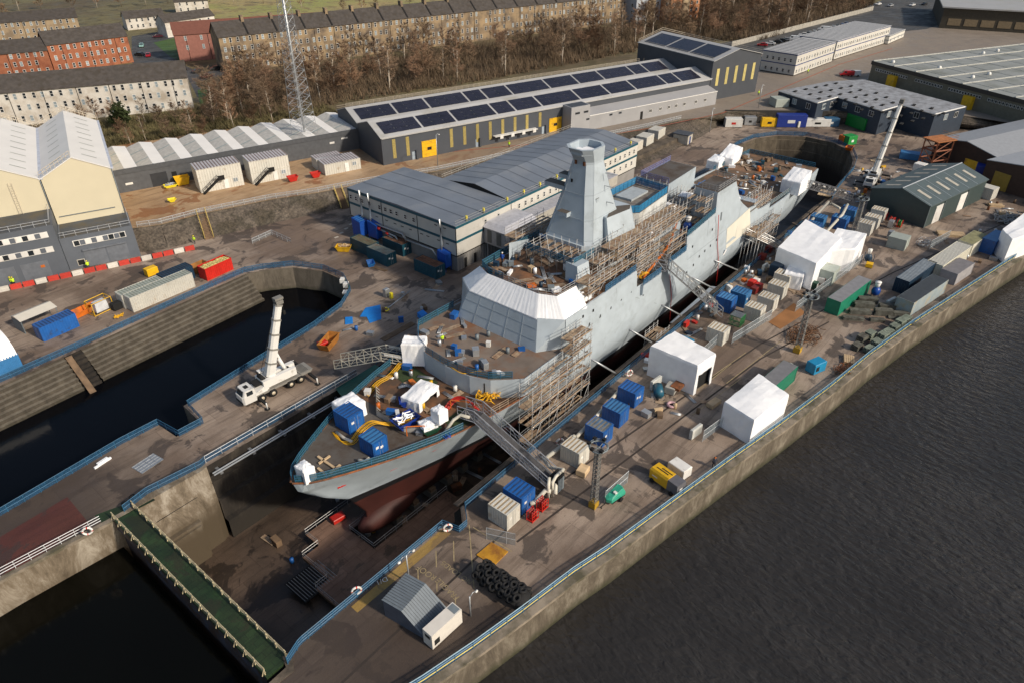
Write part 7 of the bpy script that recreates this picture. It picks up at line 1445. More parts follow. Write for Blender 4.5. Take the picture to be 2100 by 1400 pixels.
hose('thick red hose bundle arching to the top of the bow gangway', [G(915, 838, 6.2), G(928, 822, 6.8), G(945, 815, 7.2), G(962, 822, 7.4), G(978, 838, 7.6)], red, .12, 4, .2)
hose('orange and red hoses hanging over the midships scaffold', [Vector((80, -5.5, 15)), Vector((76, -7, 14)), Vector((72, -8.2, 12.6)), Vector((66, -9.2, 12.0)), Vector((63, -9.6, 11.6)), Vector((61.5, -9.7, 11))], mat('orange hose', (.65, .16, .01), .5), .07, 3, .15)
hose('yellow hose coil lying in the gangway bay', [Vector((61, -8.6, 11)), Vector((62.4, -9.6, 11.7)), Vector((63.6, -9.2, 10.9)), Vector((62.8, -8.4, 11.3)), Vector((61.4, -9.3, 10.9))], yh, .09, 3, .2)
hose('yellow hose along the top of the curved weapon deck wall', [G(925, 752, 9.1), G(950, 765, 9.1), G(985, 760, 9.1), G(990, 775, 8)], yh, .06, 1)
# white ducts on the quay
def duct(label, pts, r=.28, m=None, brk=True):
    o0 = Vector(pts[0]); mb = MB(); mb.path([Vector(p)-o0 for p in pts], r, 10); o = mb.build('air_duct', m or mat('cream duct', (.58, .55, .47), .5, .08)); o.location = o0; return tag(o, label, 'duct')
duct('long cream air duct running beside the three blue containers', [G(1182, 895, .6), G(1230, 845, .9), G(1268, 802, 1.0)], .27); duct('cream air duct from the gangway foot round the cream cabin', [G(1115, 940, 1.0), G(1128, 957, 1.0), G(1155, 962, 1.6), G(1140, 985, 1.6), G(1139, 1012, 1.0)], .25)
duct('thick cream duct from the foot of the gangway to the cream cabin', [G(1120, 938, .8), G(1150, 915, .8), G(1178, 893, .8)], .3); duct('cream elbow duct between the blue container and the gangway foot', [G(1087, 1032, .9), G(1098, 1028, .9), G(1118, 1005, 1.3), G(1130, 1007, 1.3)], .3)
duct('cream bent duct over the port side of the bow gangway', [G(912, 885, 6.3), G(930, 860, 7.2), G(945, 850, 7.6), G(962, 855, 7.8)], .22); duct('white duct rising from the left blue container near the stern', [G(1662, 455, 2), G(1700, 415, 3), G(1722, 428, 3)], .3); duct('white duct running down past the blue containers near the stern', [G(1738, 420, 3), G(1728, 440, 3), G(1700, 470, 1), G(1680, 492, .6)], .3)
duct('white jointed duct from the rear blue container at the bow', [G(735, 942, 6.5), G(748, 945, 6.4), G(758, 938, 6.6)], .2); duct('pale duct under the left bow container', [G(690, 885, 6.3), G(705, 897, 6.3), G(722, 905, 6.3)], .2)
GF = thing('duct_stand', 'black gangway end frame wrapped by thick cream ducts on the quay', 'duct stand', G(1143, 1012, 0), 0)
mb = MB(); mb.box(0, 1.4, 0, 1.2, 0, 2.6); mb.box(.1, 1.3, -.04, 0, .1, 2.2, 1); mb.build('cabinet', [dark, grey_d], GF); mb = MB(); mb.path([(-.8, .2, .1), (-.8, .2, 2.6), (-.2, .2, 3.1), (.9, .2, 3.1)], .22, 8); mb.path([(-1.4, .4, .1), (-1.4, .4, 2.4), (-.8, .8, 3.0)], .22, 8); mb.build('duct', MATS['cream duct'], GF)
# containers on the ship
container(0, 0, 2.5, 2.9, 2.6, blue, 'left blue container on the bow deck with a small roof vent', loc=G(718, 892, 6.05), stickers=1); container(0, 0, 2.3, 2.6, 2.4, blue, 'right blue container on the bow deck with open doors and notices', loc=G(768, 942, 6.05), stickers=2, roofm=lblue)
container(0, 0, 3, 2.4, 2.4, lblue, 'left blue container at the forward end of the flight deck', loc=(107, 4.6, 6.35)); container(0, 0, 4, 2.4, 2.2, lblue, 'right blue container behind the hangar roof', loc=(103.5, .4, 9.2), roofm=blue)
for l_, a_, b_, L_ in (('long pale timber beam lying on the bow deck tip', (650, 938), (686, 963), .3), ('timber beam crossing the pale beam at the bow', (678, 972), (700, 955), .3), ('brown timber beam behind the bow shrink box', (650, 962), (666, 975), .3), ('timber beam near the port rail at the bow', (655, 952), (678, 936), .22)):
    A_, B_ = G(*a_, 6.3), G(*b_, 6.3); d_ = B_-A_; mb = MB(); mb.box(0, d_.length, 0, L_, 0, .22); small('timber_beam', l_, 'beam', A_, math.atan2(d_.y, d_.x), mb, timber)
for l_, a_, b_ in (('orange goal post frame on the starboard bow deck', (835, 893), (872, 891)), ('orange frame under the red hose arch', (925, 838), (962, 842))):
    A_, B_ = G(*a_, 6.05), G(*b_, 6.05); d_ = B_-A_; mb = MB(); h_ = 1.5; mb.bar((0, 0, 0), (0, 0, h_), .12); mb.bar(d_, d_+Vector((0, 0, h_)), .12); mb.bar((0, 0, h_), d_+Vector((0, 0, h_)), .12); small('goal_frame', l_, 'frame', A_, 0, mb, orange)
# gas racks, boxes, barriers, etc.
for i, (a, b, l) in enumerate([(1092, 1072, 'red gas bottle rack by the blue container'), (1112, 1050, 'second red gas bottle rack beside the cream elbow duct'), (1815, 452, 'red bottle rack against the dark green shed'), (1830, 462, 'low red bottle rack against the dark green shed'), (1846, 468, 'green and red bottle rack at the shed corner')]):
    S_ = thing('bottle_rack', l, 'gas bottles', G(a, b, 0), 0, 'gas bottle racks'); mb = MB(); [mb.bar((x, y, 0), (x, y, 1.5), .08) for x in (0, 1.2) for y in (0, .9)]; [mb.box(0, 1.2, y, y+.06, z, z+.08) for y in (0, .84) for z in (.1, .8, 1.4)]; mb.box(0, 1.2, 0, .9, .02, .1); mb.build('frame', red, S_)
    mb = MB(); [mb.tube((.25+x*.35, .25+y*.4, .1), (.25+x*.35, .25+y*.4, 1.45), .12, 8) for x in range(3) for y in range(2)]; mb.build('bottles', mat('bottle red', (.4, .03, .02), .5) if i != 4 else green2, S_)
box_thing('site_unit', 'blue wheeled compressor beside the gangway and cream cabin', 'compressor', G(1412, 722, 0), (1.6, 2.4, 1.7), mat('azure paint', (.01, .22, .42), .5), trim=[(.2, 1.4, .6, 1.3, 'f')]); box_thing('site_unit', 'bright blue compressor with a raised hood near the quay rail', 'compressor', G(1668, 770, 0), (2.6, 1.7, 1.9), mat('azure paint', (.01, .22, .42), .5), R(-20), trim=[(.3, 1.0, .6, 1.4, 'f')])
box_thing('water_tank', 'teal cylinder shaped tank unit by the drive-through tent', 'tank', G(1349, 822, 0), (.3, .3, .3), dark); tk = MB(); tk.tube((0, 0, .9), (2.0, 0, .9), .75, 16); tk.box(.2, .5, -.5, .5, 0, .3); tk.box(1.5, 1.8, -.5, .5, 0, .3); small('pressure_tank', 'teal horizontal pressure tank beside the white tent', 'tank', G(1350, 818, 0), R(35), tk, mat('tank teal', (.015, .10, .16), .4))
mb = MB(); mb.torus((0, 0, .3), .55, .22, 20, 8); small('hose_reel', 'pink and white coiled hose lying on the quay', 'hose', G(1377, 832, 0), 0, mb, mat('pale pink hose', (.6, .38, .4), .5))
box_thing('works_table', 'grey bin with a rusty orange top beside the drive-through tent', 'bin', G(1381, 812, 0), (1.8, 1.5, 1.3), mat('pale grey bin', (.35, .34, .31), .7), R(10)); flat('rusty_lid', 'rusty orange lid lying on the grey bin', 'lid', [(1374, 795), (1392, 803), (1404, 790), (1386, 783)], rust, z0=1.0, th=.42)
def slab(label, px, py, L_, h=1.7, w=.5, rz=R(45), m=None): box_thing('barrier_block', label, 'barrier', G(px, py, 0), (L_, w, h), m or mat('pale block', (.55, .56, .53), .6), rz, 'upright white panels')
slab('upright white slab on the quay between the compressor and the square tent', 1418, 903, 2.3, rz=R(-8)); slab('upright white slab left of the drive-through tent', 1337, 802, 2.4, rz=R(-5)); slab('upright white slab at the near end of the grey roofed green container', 1605, 775, 2.4, rz=R(-10)); slab('small pale slab beside the row of kerb stones', 1820, 628, 2.6, 1.0, rz=R(-15)); slab('white upright slab beside the red boxes near the L shaped tent', 1565, 560, 1.6, 1.6, rz=R(-5))
box_thing('timber_box', 'pale timber box beside the lattice mast foot', 'crate', G(1199, 981, 0), (1.6, 1.3, 1.0), timber, R(10)); box_thing('timber_box', 'pale timber box at the corner of the square tent', 'crate', G(1470, 840, 0)+Vector((-.5, .5, 0)), (2.2, 1.1, .8), timber, R(-8)); box_thing('plastic_box', 'small yellow box beside the road line on the quay', 'crate', G(1788, 552, 0), (1.3, 1.3, .9), yellow, R(10)); box_thing('tool_box', 'small red box at the end of the port gangway', 'crate', G(658, 717, 0), (1.5, 1.2, 1.0), red, R(-10)); box_thing('tool_box', 'red box on the staging floor under the bow', 'crate', G(686, 1077, -10.2), (1.9, 1.2, .8), red, R(-8)); box_thing('tool_box', 'dark red box on the quay near the L shaped tent', 'crate', G(1566, 536, 0), (1.3, 1.3, 1.2), mat('dull red', (.22, .02, .015), .5), 0); box_thing('tool_box', 'second dark red box behind the first near the L shaped tent', 'crate', G(1580, 520, 0), (1.3, 1.3, 1.2), mat('dull red', (.22, .02, .015), .5), 0)
for i, (a, b, m_, dx) in enumerate([(1543, 592, red, 1.4), (1552, 588, white, 1), (1555, 600, red, 1.6), (1548, 606, mat('dark red', (.15, .012, .01), .5), 2.0), (1690, 584, red, 1.8)]): box_thing('plant_box', ['small red plant box behind the blue pair', 'white plant box behind the blue pair', 'red plant box next to the cream cabin row', 'dark red plant box next to the cream cabin row', 'red plant box in front of the pale green cabin'][i], 'plant box', G(a, b, 0), (dx, 1.2, 1.3), m_, R(-5), 'red and white plant boxes')
box_thing('plant_box', 'navy blue machine in front of the L shaped tent', 'machine', G(1597, 572, 0), (2.0, 2.2, 2.4), navy, 0, trim=[(.3, 1.5, .6, 1.8, 'f')], trimm=blue); box_thing('plant_box', 'green cabinet with a white side on the quay', 'cabinet', G(1672, 596, 0), (1.2, 1.4, 1.4), dgreen, 0, trim=[(.2, 1, .2, 1.2, 'f')], trimm=white); box_thing('plant_box', 'white cabinet next to the green one on the quay', 'cabinet', G(1688, 585, 0), (1.2, 1.2, 1.3), white, 0); box_thing('plant_box', 'grey pump cabinet between the small tent and the green cabin', 'cabinet', G(1665, 578, 0), (1.2, 1.2, 1.5), steel, 0)
for i, (a, b) in enumerate(((1843-16, 492), (1828, 470))): S_ = box_thing('wire_cage', ['wire cage cabinet nearest the cream cabin trio', 'wire cage cabinet closer to the green shed'][i], 'cage', G(a, b, 0), (1.3, 1.0, 1.7), steel, 0, 'wire cage cabinets', trim=[(.1, 1.2, .3, .7, 'f'), (.1, 1.2, .8, 1.2, 'f')])
CG = thing('stillage', 'green slatted steel cage in front of the cream cabins', 'cage', G(1516, 672, 0), 0); mb = MB(); [mb.box(x, x+.08, -.02, .03, 0, 1.8) for x in [i*.24 for i in range(9)]]; [mb.box(-.02, .03, y, y+.08, 0, 1.8) for y in [i*.24 for i in range(9)]]; [mb.box(0, 2, 0, .06, z, z+.1) for z in (0, .9, 1.75)]; [mb.box(0, .06, 0, 2, z, z+.1) for z in (0, .9, 1.75)]; [mb.box(x, x+.1, 1.95, 2.0, 0, 1.8) for x in (0, .9, 1.9)]; mb.build('frame', mat('stillage green', (.04, .2, .07), .5), CG); mb = MB(); [mb.box(x, x+.1, 0, 2, 1.82, 1.87) for x in [i*.25 for i in range(8)]]; mb.build('top_mesh', steel, CG)
# blue filter hoppers next to the office
for i, (a, b, w, d, h) in enumerate(((742, 495, 2.2, 2.6, 4.2), (775, 500, 2.4, 2.8, 4.0), (915, 560, 1.7, 2.2, 3.8))):
    S_ = thing('dust_filter', ['left blue ribbed dust filter unit beside the office gable', 'middle blue dust filter unit beside the office gable', 'blue dust filter unit near the office corner'][i], 'filter unit', G(a, b, 0), 0, 'blue filter units by the office'); fb = mat('filter blue', (.008, .07, .36), .5, .12)
    mb = MB(); mb.prism([(0, 0), (w, 0), (w, d), (0, d)], 1.0, h, 0); mb.prism([(0, 0), (w, 0), (w, d), (0, d)], h, [h, h, h+.5, h+.5], 0); mb.build('casing', fb, S_); mb = MB(); [mb.bar((x, y, 0), (x, y, 1), .12) for x in (.1, w-.1) for y in (.1, d-.1)]; mb.build('leg', fb, S_)
    if i == 0: mb = MB(); [mb.box(.15, w-.15, .25+k*.6, .45+k*.6, h+.12+k*.11, h+.2+k*.11) for k in range(4)]; mb.build('roof_rib', lblue, S_)
# left yard things: white lean-to, frame with white tank, round roofed blue tent
LT = thing('lean_to', 'cream roofed lean-to behind the blue container in the left yard', 'shelter', G(72, 690, 0)+Vector((-.8, 1.8, 0)), R(5)); mb = MB(); mb.quad((0, 0, 2.5), (6.2, 0, 2.5), (6.2, 2.2, 2.9), (0, 2.2, 2.9)); mb.quad((0, 2.2, 2.9), (6.2, 2.2, 2.9), (6.2, 4.0, 2.2), (0, 4.0, 2.2)); mb.build('roof', mat('cream roof sheet', (.62, .58, .50), .6, .04), LT); [MB().bar((x, y, 0), (x, y, 2.4), .1).build('post', grey_d, LT) for x in (.2, 6) for y in (.3, 3.6)]; MB().box(.1, .16, .3, 3.6, 0, 2.2).build('end_wall', grey_d, LT)
FR = thing('tank_frame', 'white wrapped tank inside a yellow steel frame in the left yard', 'tank', G(196, 650, 0), R(8)); mb = MB(); [mb.bar((x, y, 0), (x, y, 2.4), .1) for x in (0, 3.6) for y in (0, 2.2)]; [mb.bar((0, y, z), (3.6, y, z), .1) for y in (0, 2.2) for z in (.1, 2.4)]; [mb.bar((x, 0, z), (x, 2.2, z), .1) for x in (0, 3.6) for z in (.1, 2.4)]; mb.bar((0, 0, 0), (0, 2.2, 2.4), .07); mb.build('frame', yellow, FR); mb = MB(); mb.prism([(.6, .3), (3, .3), (3, 1.9), (.6, 1.9)], .3, 2.0, 0, top=[(.8, .5), (2.9, .5), (2.9, 1.7), (.8, 1.7)]); mb.build('tank', mat('wrapped tank white', (.55, .57, .6), .5), FR)
tangle('hose_heap', 'small yellow hose heap beside the tank frame', G(244, 650, 0), .9, 10, yh, .4, 31, 'hose', .08); box_thing('plant_box', 'black machine between the tank frame and the cream containers', 'machine', G(236, 640, 0), (1.6, 1.3, 1.4), dark, R(5)); box_thing('yellow_bin', 'yellow bin behind the navy container in the left yard', 'bin', G(305, 570, 0), (2.2, 1.4, 1.6), yellow, R(2))
RT = thing('round_roof_shelter', 'white round roofed shelter with blue container walls at the left edge', 'shelter', G(-60, 765, 0), R(0)); mb = MB(); N_ = 12; vv = []
RT.location = G(47, 752, 0)-Vector((6.5, 0, 0))
for k in range(N_+1): t = math.pi*k/N_; vv += [(-5, 4.2-4.2*math.cos(t), 2.4+3.0*math.sin(t)), (6.5, 4.2-4.2*math.cos(t), 2.4+3.0*math.sin(t))]
mb.add(vv, [(2*k, 2*k+1, 2*k+3, 2*k+2) for k in range(N_)], 0, True); mb.add([vv[2*k+1] for k in range(N_+1)], [tuple(range(N_+1))]); mb.build('roof', shrink, RT); mb = MB(); corr(mb, -5, 0, 6.6, 0, 0, 2.6); corr(mb, 6.6, 0, 6.6, 2.4, 0, 2.6); mb.box(-5, 6.5, .1, 2.4, 2.4, 2.55); mb.build('container_wall', lblue, RT)
# red and white barrier row
bw_, br_ = MB(), MB()
for q in (bw_, br_): q.prism([(0, -.22), (1.85, -.22), (1.85, .22), (0, .22)], 0, .5); q.prism([(0, -.12), (1.85, -.12), (1.85, .12), (0, .12)], .5, 1.0)
wmesh, rmesh = bw_.mesh('barrier', mat('barrier white', (.6, .57, .52), .6, .08)), br_.mesh('barrier', mat('barrier red', (.5, .05, .035), .5, .1)); a, b = G(-30, 606, 0), G(402, 511, 0); d = b-a; n = int(d.length/2.0)
for i in range(n):
    o = link('road_barrier', rmesh if i % 3 != 1 else wmesh, None, a+d*(i/n), math.atan2(d.y, d.x)); tag(o, ('red' if i % 3 != 1 else 'white')+' plastic barrier in the row in front of the slate grey blocks', 'barrier', ('red' if i % 3 != 1 else 'white')+' plastic barriers in a row')
# terrace guard rail with mesh panels, stairs
tl = [Vector(p)+Vector((0, .6, .01)) for p in topl[2:13]]
railing('guard_fence', 'long galvanised panel fence along the top of the stone bank, west of the steps', [tuple(p) for p in tl[0:3]], m=railgrey, net=mat('steel mesh', (.33, .36, .38), .5, .1, 2, alpha=.3), nrail=2, sp=2.4, cat='fence'); railing('guard_fence', 'long galvanised panel fence along the top of the stone bank beside the cabin stacks', [tuple(p) for p in tl[2:6]], m=railgrey, net=MATS['steel mesh'], nrail=2, sp=2.4, cat='fence')
railing('guard_fence', 'galvanised panel fence between the road and the office roof', [tuple(p) for p in tl[5:9]], m=railgrey, net=MATS['steel mesh'], nrail=2, sp=2.4, cat='fence'); railing('guard_fence', 'galvanised panel fence along the curving road past the small cabins', [tuple(p) for p in tl[8:]], m=railgrey, net=MATS['steel mesh'], nrail=2, sp=2.4, cat='fence')
railing('guard_fence', 'L shaped grey guard rail around a hatch in the yard', [tuple(G(518, 500, 0)), tuple(G(558, 482, 0)), tuple(G(598, 500, 0))], m=railgrey, net=MATS['steel mesh'], sp=1.8, cat='fence')
for i, (tx, ty_, bx, by) in enumerate(((413, 438, 430, 490), (693, 389, 708, 428))):
    a, b = G(tx, ty_, 3.5), G(bx, by, 0); o0 = b; a2 = a-o0; S_ = thing('bank_stairs', ['brown steps with cream rails down the stone bank at left', 'brown steps with yellow rails down the bank by the office'][i], 'stairs', o0); d = a2; n = Vector((-d.y, d.x, 0)).normalized()*.9; mb = MB()
    for k in range(18): p = d*(k/17)+Vector((0, 0, .25)); dd = Vector((d.x, d.y, 0)).normalized()*.16; mb.add([tuple(p+n+dd), tuple(p-n+dd), tuple(p-n-dd), tuple(p+n-dd)], [(0, 1, 2, 3)]); mb.add([tuple(p+n-dd), tuple(p-n-dd), tuple(p-n-dd-Vector((0, 0, .3))), tuple(p+n-dd-Vector((0, 0, .3)))], [(0, 1, 2, 3)])
    mb.build('treads', timber_d, S_); mb = MB(); [mb.bar(s+Vector((0, 0, z)), d+s+Vector((0, 0, z)), .09) for s in (n, -n) for z in (.3, 1.2)]; [mb.bar(d*(k/6)+s+Vector((0, 0, .2)), d*(k/6)+s+Vector((0, 0, 1.2)), .07) for s in (n, -n) for k in range(7)]; mb.build('handrail', mat('cream yellow rail', (.6, .45, .14), .5), S_)
for i, (a, b) in enumerate(((1302, 315), (1325, 302), (1349, 288))): box_thing('cabin', ['nearest small pale cabin on the bank ledge', 'middle small pale cabin on the bank ledge', 'farthest small pale cabin on the bank ledge with a yellow cage'][i], 'cabin', G(a, b, 1.6), (4.6, 3.4, 2.6), cream if i else beige, R(4), 'small cabins on the bank')
mb = MB(); a, b = G(1285, 328, 1.59), G(1395, 278, 1.59); small('bank_ledge', 'concrete ledge carrying three small cabins on the bank', 'ledge', a, math.atan2((b-a).y, (b-a).x), MB().box(0, (b-a).length, -1, 3.6, -1.6, 0), m_coped)
box_thing('kiosk', 'small dark roofed kiosk with a blue door below the bank', 'kiosk', G(1409, 299, 0), (3.4, 4.5, 2.7), beige, R(5), trim=[(1.2, 2.2, .1, 2.2, 'f')], trimm=navyb); box_thing('kiosk_roof', 'flat black roof panel of the kiosk', 'roof', G(1409, 299, 0)+Vector((-.2, -.2, 2.71)), (3.9, 5, .25), cladd, R(5), feet=False)
# row of units below the retaining wall
for nm, l, a, b, dx, dy, h, m_ in (('cabin', 'white unit with a red stripe at the left end of the back row', 1487, 262, 5.2, 2.6, 2.6, white), ('plant_box', 'grey hooded machine on a yellow base in the back row', 1526, 258, 3.6, 2.2, 2.6, steel), ('plant_box', 'twin yellow framed dark panels in the back row', 1561, 261, 5, 1.5, 2.7, yellow), ('container', 'large royal blue container in the back row', 1592, 262, 9, 2.6, 3.8, mat('royal blue', (.01, .03, .22), .5, .1)), ('plant_box', 'cream yellow box beside the royal blue container', 1636, 263, 2.6, 1.6, 1.9, cream), ('plant_box', 'white topped tank skid in the back row', 1652, 261, 7.5, 2.2, 2.4, white), ('container', 'small steel blue container in the back row', 1690, 261, 4.4, 2.4, 2.6, mat('steel blue', (.03, .10, .19), .5)), ('container', 'large bright green container near the head of the dry dock', 1770, 270, 5.5, 7.5, 3.6, green2), ('container', 'small bright green container at the head of the dry dock', 1738, 300, 3.4, 2.6, 2.6, green2), ('plant_box', 'orange unit beside the small green container', 1727, 297, 1.2, 1.8, 2.4, orange)):
    q = G(a, b, 0); box_thing(nm, l, 'container' if nm == 'container' else 'site unit', q, (dx, dy, h), m_, R(-52) if dx > 3.3 and a < 1720 else (R(-28) if a == 1770 else R(-25)), 'units around the dock head', trim=[(dx*.35, dx*.6, h*.35, h*.6, 'f')], trimm=(red if a == 1487 else (dark if a in (1561, 1652, 1526) else white)))
CS = thing('cabin', 'long cream container end on behind the green shed', 'container', G(2030, 412, 0), R(-14), None); mb = MB(); corr(mb, 0, 0, 3, 0, 0, 2.7); corr(mb, 0, 14, 0, 0, 0, 2.7); corr(mb, 3, 0, 3, 14, 0, 2.7); mb.box(0, 3, 0, 14, 2.6, 2.7); mb.build('body', cream, CS)
box_thing('cabin', 'low pale green cabin by the canteen entrance', 'cabin', G(1590, 222, 3.5)+Vector((0, 0, 0)), (4.5, 4.5, 2.6), lgreen, R(-40)); box_thing('container', 'long navy blue container in front of the brown workshop', 'container', G(2110, 380, 0)+Vector((-3, 2, 0)), (3.2, 10, 3.6), mat('royal blue', (.01, .03, .22), .5, .1), R(8)); box_thing('container', 'blue open topped bin beyond the rear crane', 'bin', G(1888, 332, 0), (3, 5.4, 1.8), lblue, R(15)); box_thing('container', 'white block with grey side near the brown frame', 'site unit', G(1889, 360, 0), (2.4, 2.6, 2.6), white, R(-10))
RF = thing('test_frame', 'rust brown steel frame tower standing in front of the brown workshop', 'frame', G(1905, 352, 0), R(-30)); mb = MB()
for z in (0, 2.6, 5.2, 7.6):
    for (a, b, c, d) in ((0, 0, 5.5, 0), (5.5, 0, 5.5, 4), (5.5, 4, 0, 4), (0, 4, 0, 0)): mb.bar((a, b, z), (c, d, z), .3) if z else None
for x in (0, 5.5):
    for y in (0, 4): mb.bar((x, y, 0), (x, y, 7.6), .32)
for z in (0, 2.6, 5.2): mb.bar((0, 0, z), (5.5, 0, z+2.6), .2); mb.bar((0, 4, z+2.6), (0, 0, z), .2)
mb.build('frame', mat('rust brown steel', (.22, .07, .03), .7, .2), RF); mb = MB(); mb.box(-.5, 6, -.5, 4.5, 7.7, 7.85); simple_rail(mb, [(-.5, -.5, 7.8), (6, -.5, 7.8), (6, 4.5, 7.8)]); mb.build('top_deck', mat('orange rusty deck', (.4, .15, .05), .8, .3, 2), RF)
# mesh barriers on the quay
def hpanel(label, a, b, z=0.): P_ = [tuple(G(*a, z)), tuple(G(*b, z))]; railing('mesh_barrier', label, P_, m=railgrey, net=mat('grey mesh', (.2, .24, .27), .6, .1, 2, alpha=.5), nrail=2, h=2.0, sp=2.4, cat='barrier', w=.05)
hpanel('mesh fence panels beside the lattice mast and turquoise compressor', (1240, 1030), (1287, 988)); hpanel('long thin mesh barrier beside the cream cabin row', (1500, 705), (1580, 655)); hpanel('mesh barrier between the L shaped tent and the road line', (1630, 640), (1765, 540)); hpanel('mesh barrier at the corner of the drive-through tent', (1440, 733), (1470, 705)); hpanel('mesh barrier around the dark drums at the dock mouth', (998, 1105), (1057, 1118)); hpanel('mesh barrier left of the square tent', (1440, 905), (1480, 875)); hpanel('mesh barrier by the timber stack', (1905, 512), (1945, 490))
# lifebuoys
lb = MB(); lb.torus((0, 0, 0), .5, .13, 24, 8, 0, 0); 
for i, f in enumerate(lb.f): lb.m[i] = 1 if (i//8) % 6 == 0 else 0
lb = lb.mesh('lifebuoy', [white, red])
for l, p in (('lifebuoy on the blue rail by the yellow walkway end', G(918, 1081, 1.0)), ('lifebuoy on the blue rail halfway along the yellow walkway', G(731, 1210, 1.0)), ('lifebuoy on the pale rail of the lower left pier', G(179, 1088, 1.0)), ('lifebuoy on the netted rail behind the cream cabin', G(1148, 905, 1.0)), ('lifebuoy on the netted rail near the white tent', G(1291, 764, 1.0))):
    o = link('lifebuoy', lb, None, p, R(62)); tag(o, l, 'lifebuoy', 'lifebuoys on the railings'); o.scale = (1, 1, 1)
# manhole frames and grating on pier
mb = MB(); [mb.box(-1.6+i*.8, -1.55+i*.8, -1.1, 1.1, 0, .08) for i in range(5)]; [mb.box(-1.6, 1.65, -1.1+j*.55, -1.05+j*.55, 0, .08) for j in range(5)]; mb.box(-1.6, 1.65, -1.1, 1.1, .006, .03); small('grating', 'pale steel grating panel lying on the pier', 'grating', G(303, 950, 0), R(8), mb, steel)
mb = MB(); mb.box(-1.2, 1.2, -.05, .2, 0, .25); mb.box(-.6, .9, .1, .5, .1, .35); small('white_sheet', 'crumpled white sheet at the blue rail of the pier', 'sheet', G(212, 950, 0), R(10), mb, shrink)
# pump cabinet, yellow post group, drums between docks
box_thing('valve_cabinet', 'grey valve cabinet with yellow valve in the yard between the docks', 'cabinet', G(792, 612, 0), (1.0, .8, 1.7), steel, 0); box_thing('yellow_valve', 'yellow hydrant beside the valve cabinet', 'valve', G(803, 615, 0), (.5, .5, 1.3), yel2, 0); mb = MB(); mb.torus((0, 0, .1), .55, .12, 18, 6); small('yellow_ring', 'yellow hose ring lying between the docks', 'hose', G(791, 636, 0), 0, mb, yel2); mb = MB(); mb.tube((0, 0, .15), (6, 1.2, .9), .12, 8); small('long_pipe', 'long grey pipe beside the yellow hose ring', 'pipe', G(795, 634, 0), R(-6), mb, steel)
for i, (a, b) in enumerate(((707, 583), (714, 592), (712, 605))): box_thing('hand_cart', ['first green and white cart at the curved dock rail', 'second green and white cart at the curved dock rail', 'small white cart at the curved dock rail'][i], 'cart', G(a, b, 0), (1.1, .9, 1.0 if i < 2 else .5), white, R(40), 'carts at the dock head', trim=[(.1, .9, .1, .5, 'f')], trimm=green)
# ground writing and painted lines
yl = mat('faded yellow line paint', (.30, .235, .13), .8, .3, 2)
def gtext(t, a, b, size, nm='ground_writing'):
    P_, Q = G(*a, .012), G(*b, .012); d = Q-P_; o = text_obj(t, nm, size, yl, None, ((P_+Q)/2), (0, 0, math.atan2(d.y, d.x))); o['kind'] = 'structure'
gtext('DANGER', (905, 1232), (860, 1200), .95); gtext('FRAGILE', (944, 1224), (900, 1183), .95); gtext('ROOF', (899, 1183), (858, 1156), 1.0); gtext('NO LOADS', (968, 1190), (912, 1150), .9)
def line(a, b, w=.12, m=yl):
    A_, B_ = G(*a, .01), G(*b, .01); d = (B_-A_).normalized(); n = Vector((-d.y, d.x, 0))*w/2; return [tuple(A_+n), tuple(B_+n), tuple(B_-n), tuple(A_-n)]
mb = MB()
for a, b in (((962, 1075), (972, 1205)), ((930, 1108), (931, 1150)), ((857, 1168), (858, 1196)), ((894, 1128), (895, 1162)), ((896, 1195), (896, 1212)), ((934, 1225), (934, 1240)), ((970, 1080), (1050, 1130)), ((1405, 810), (1530, 722)), ((1430, 800), (1500, 745)), ((1490, 785), (1600, 700)), ((1420, 850), (1520, 775))): mb.quad(*line(a, b))
o = mb.build('painted_lines', yl); o['kind'] = 'structure'
mb = MB(); dk = mat('crane rail groove', (.04, .03, .025), .9)
for a, b in (((700, 1400), (1130, 1000)), ((1130, 1000), (1560, 705)), ((1560, 705), (1830, 560)), ((1830, 560), (2100, 440)), ((1060, 1110), (1560, 735)), ((1560, 735), (1700, 660))): mb.quad(*[tuple(Vector(p)-Vector((0, 0, .003))) for p in line(a, b, .28)])
o = mb.build('rail_groove', dk); o['kind'] = 'structure'
text_obj('D/1', 'ground_writing', .9, white, None, G(781, 1186, .02), (0, 0, R(160)))['kind'] = 'structure'
mb = MB()
for (cx, cy, z) in ((420, 470, 0),): pass
for i in range(6): c = G(690+i*10, 487-i*9, .01); mb.add([tuple(c+Vector((x, y, 0))) for x, y in ((-.5, -.3), (.5, -.3), (.5, .3), (-.5, .3))], [(0, 1, 2, 3)])
for i in range(6): c = G(722+i*3, 440-i*10, .01); mb.add([tuple(c+Vector((x, y, 0))) for x, y in ((-.5, -.3), (.5, -.3), (.5, .3), (-.5, .3))], [(0, 1, 2, 3)])
o = mb.build('crossing_marks', mat('pale marking paint', (.42, .38, .32), .8)); o['kind'] = 'structure'
mb = MB(); pts = [(770, 328), (900, 306), (1050, 292), (1180, 280), (1330, 256), (1480, 225), (1600, 175), (1720, 125), (1830, 92)]
for a, b in zip(pts[:-1], pts[1:]): A_, B_ = G(a[0], a[1]+8, 3.516), G(b[0], b[1]+8, 3.516); d = (B_-A_).normalized(); n = Vector((-d.y, d.x, 0))*.22; mb.quad(tuple(A_+n), tuple(B_+n), tuple(B_-n), tuple(A_-n))
o = mb.build('red_road_line', mat('red road paint', (.3, .09, .05), .8, .2, 1)); o['kind'] = 'structure'
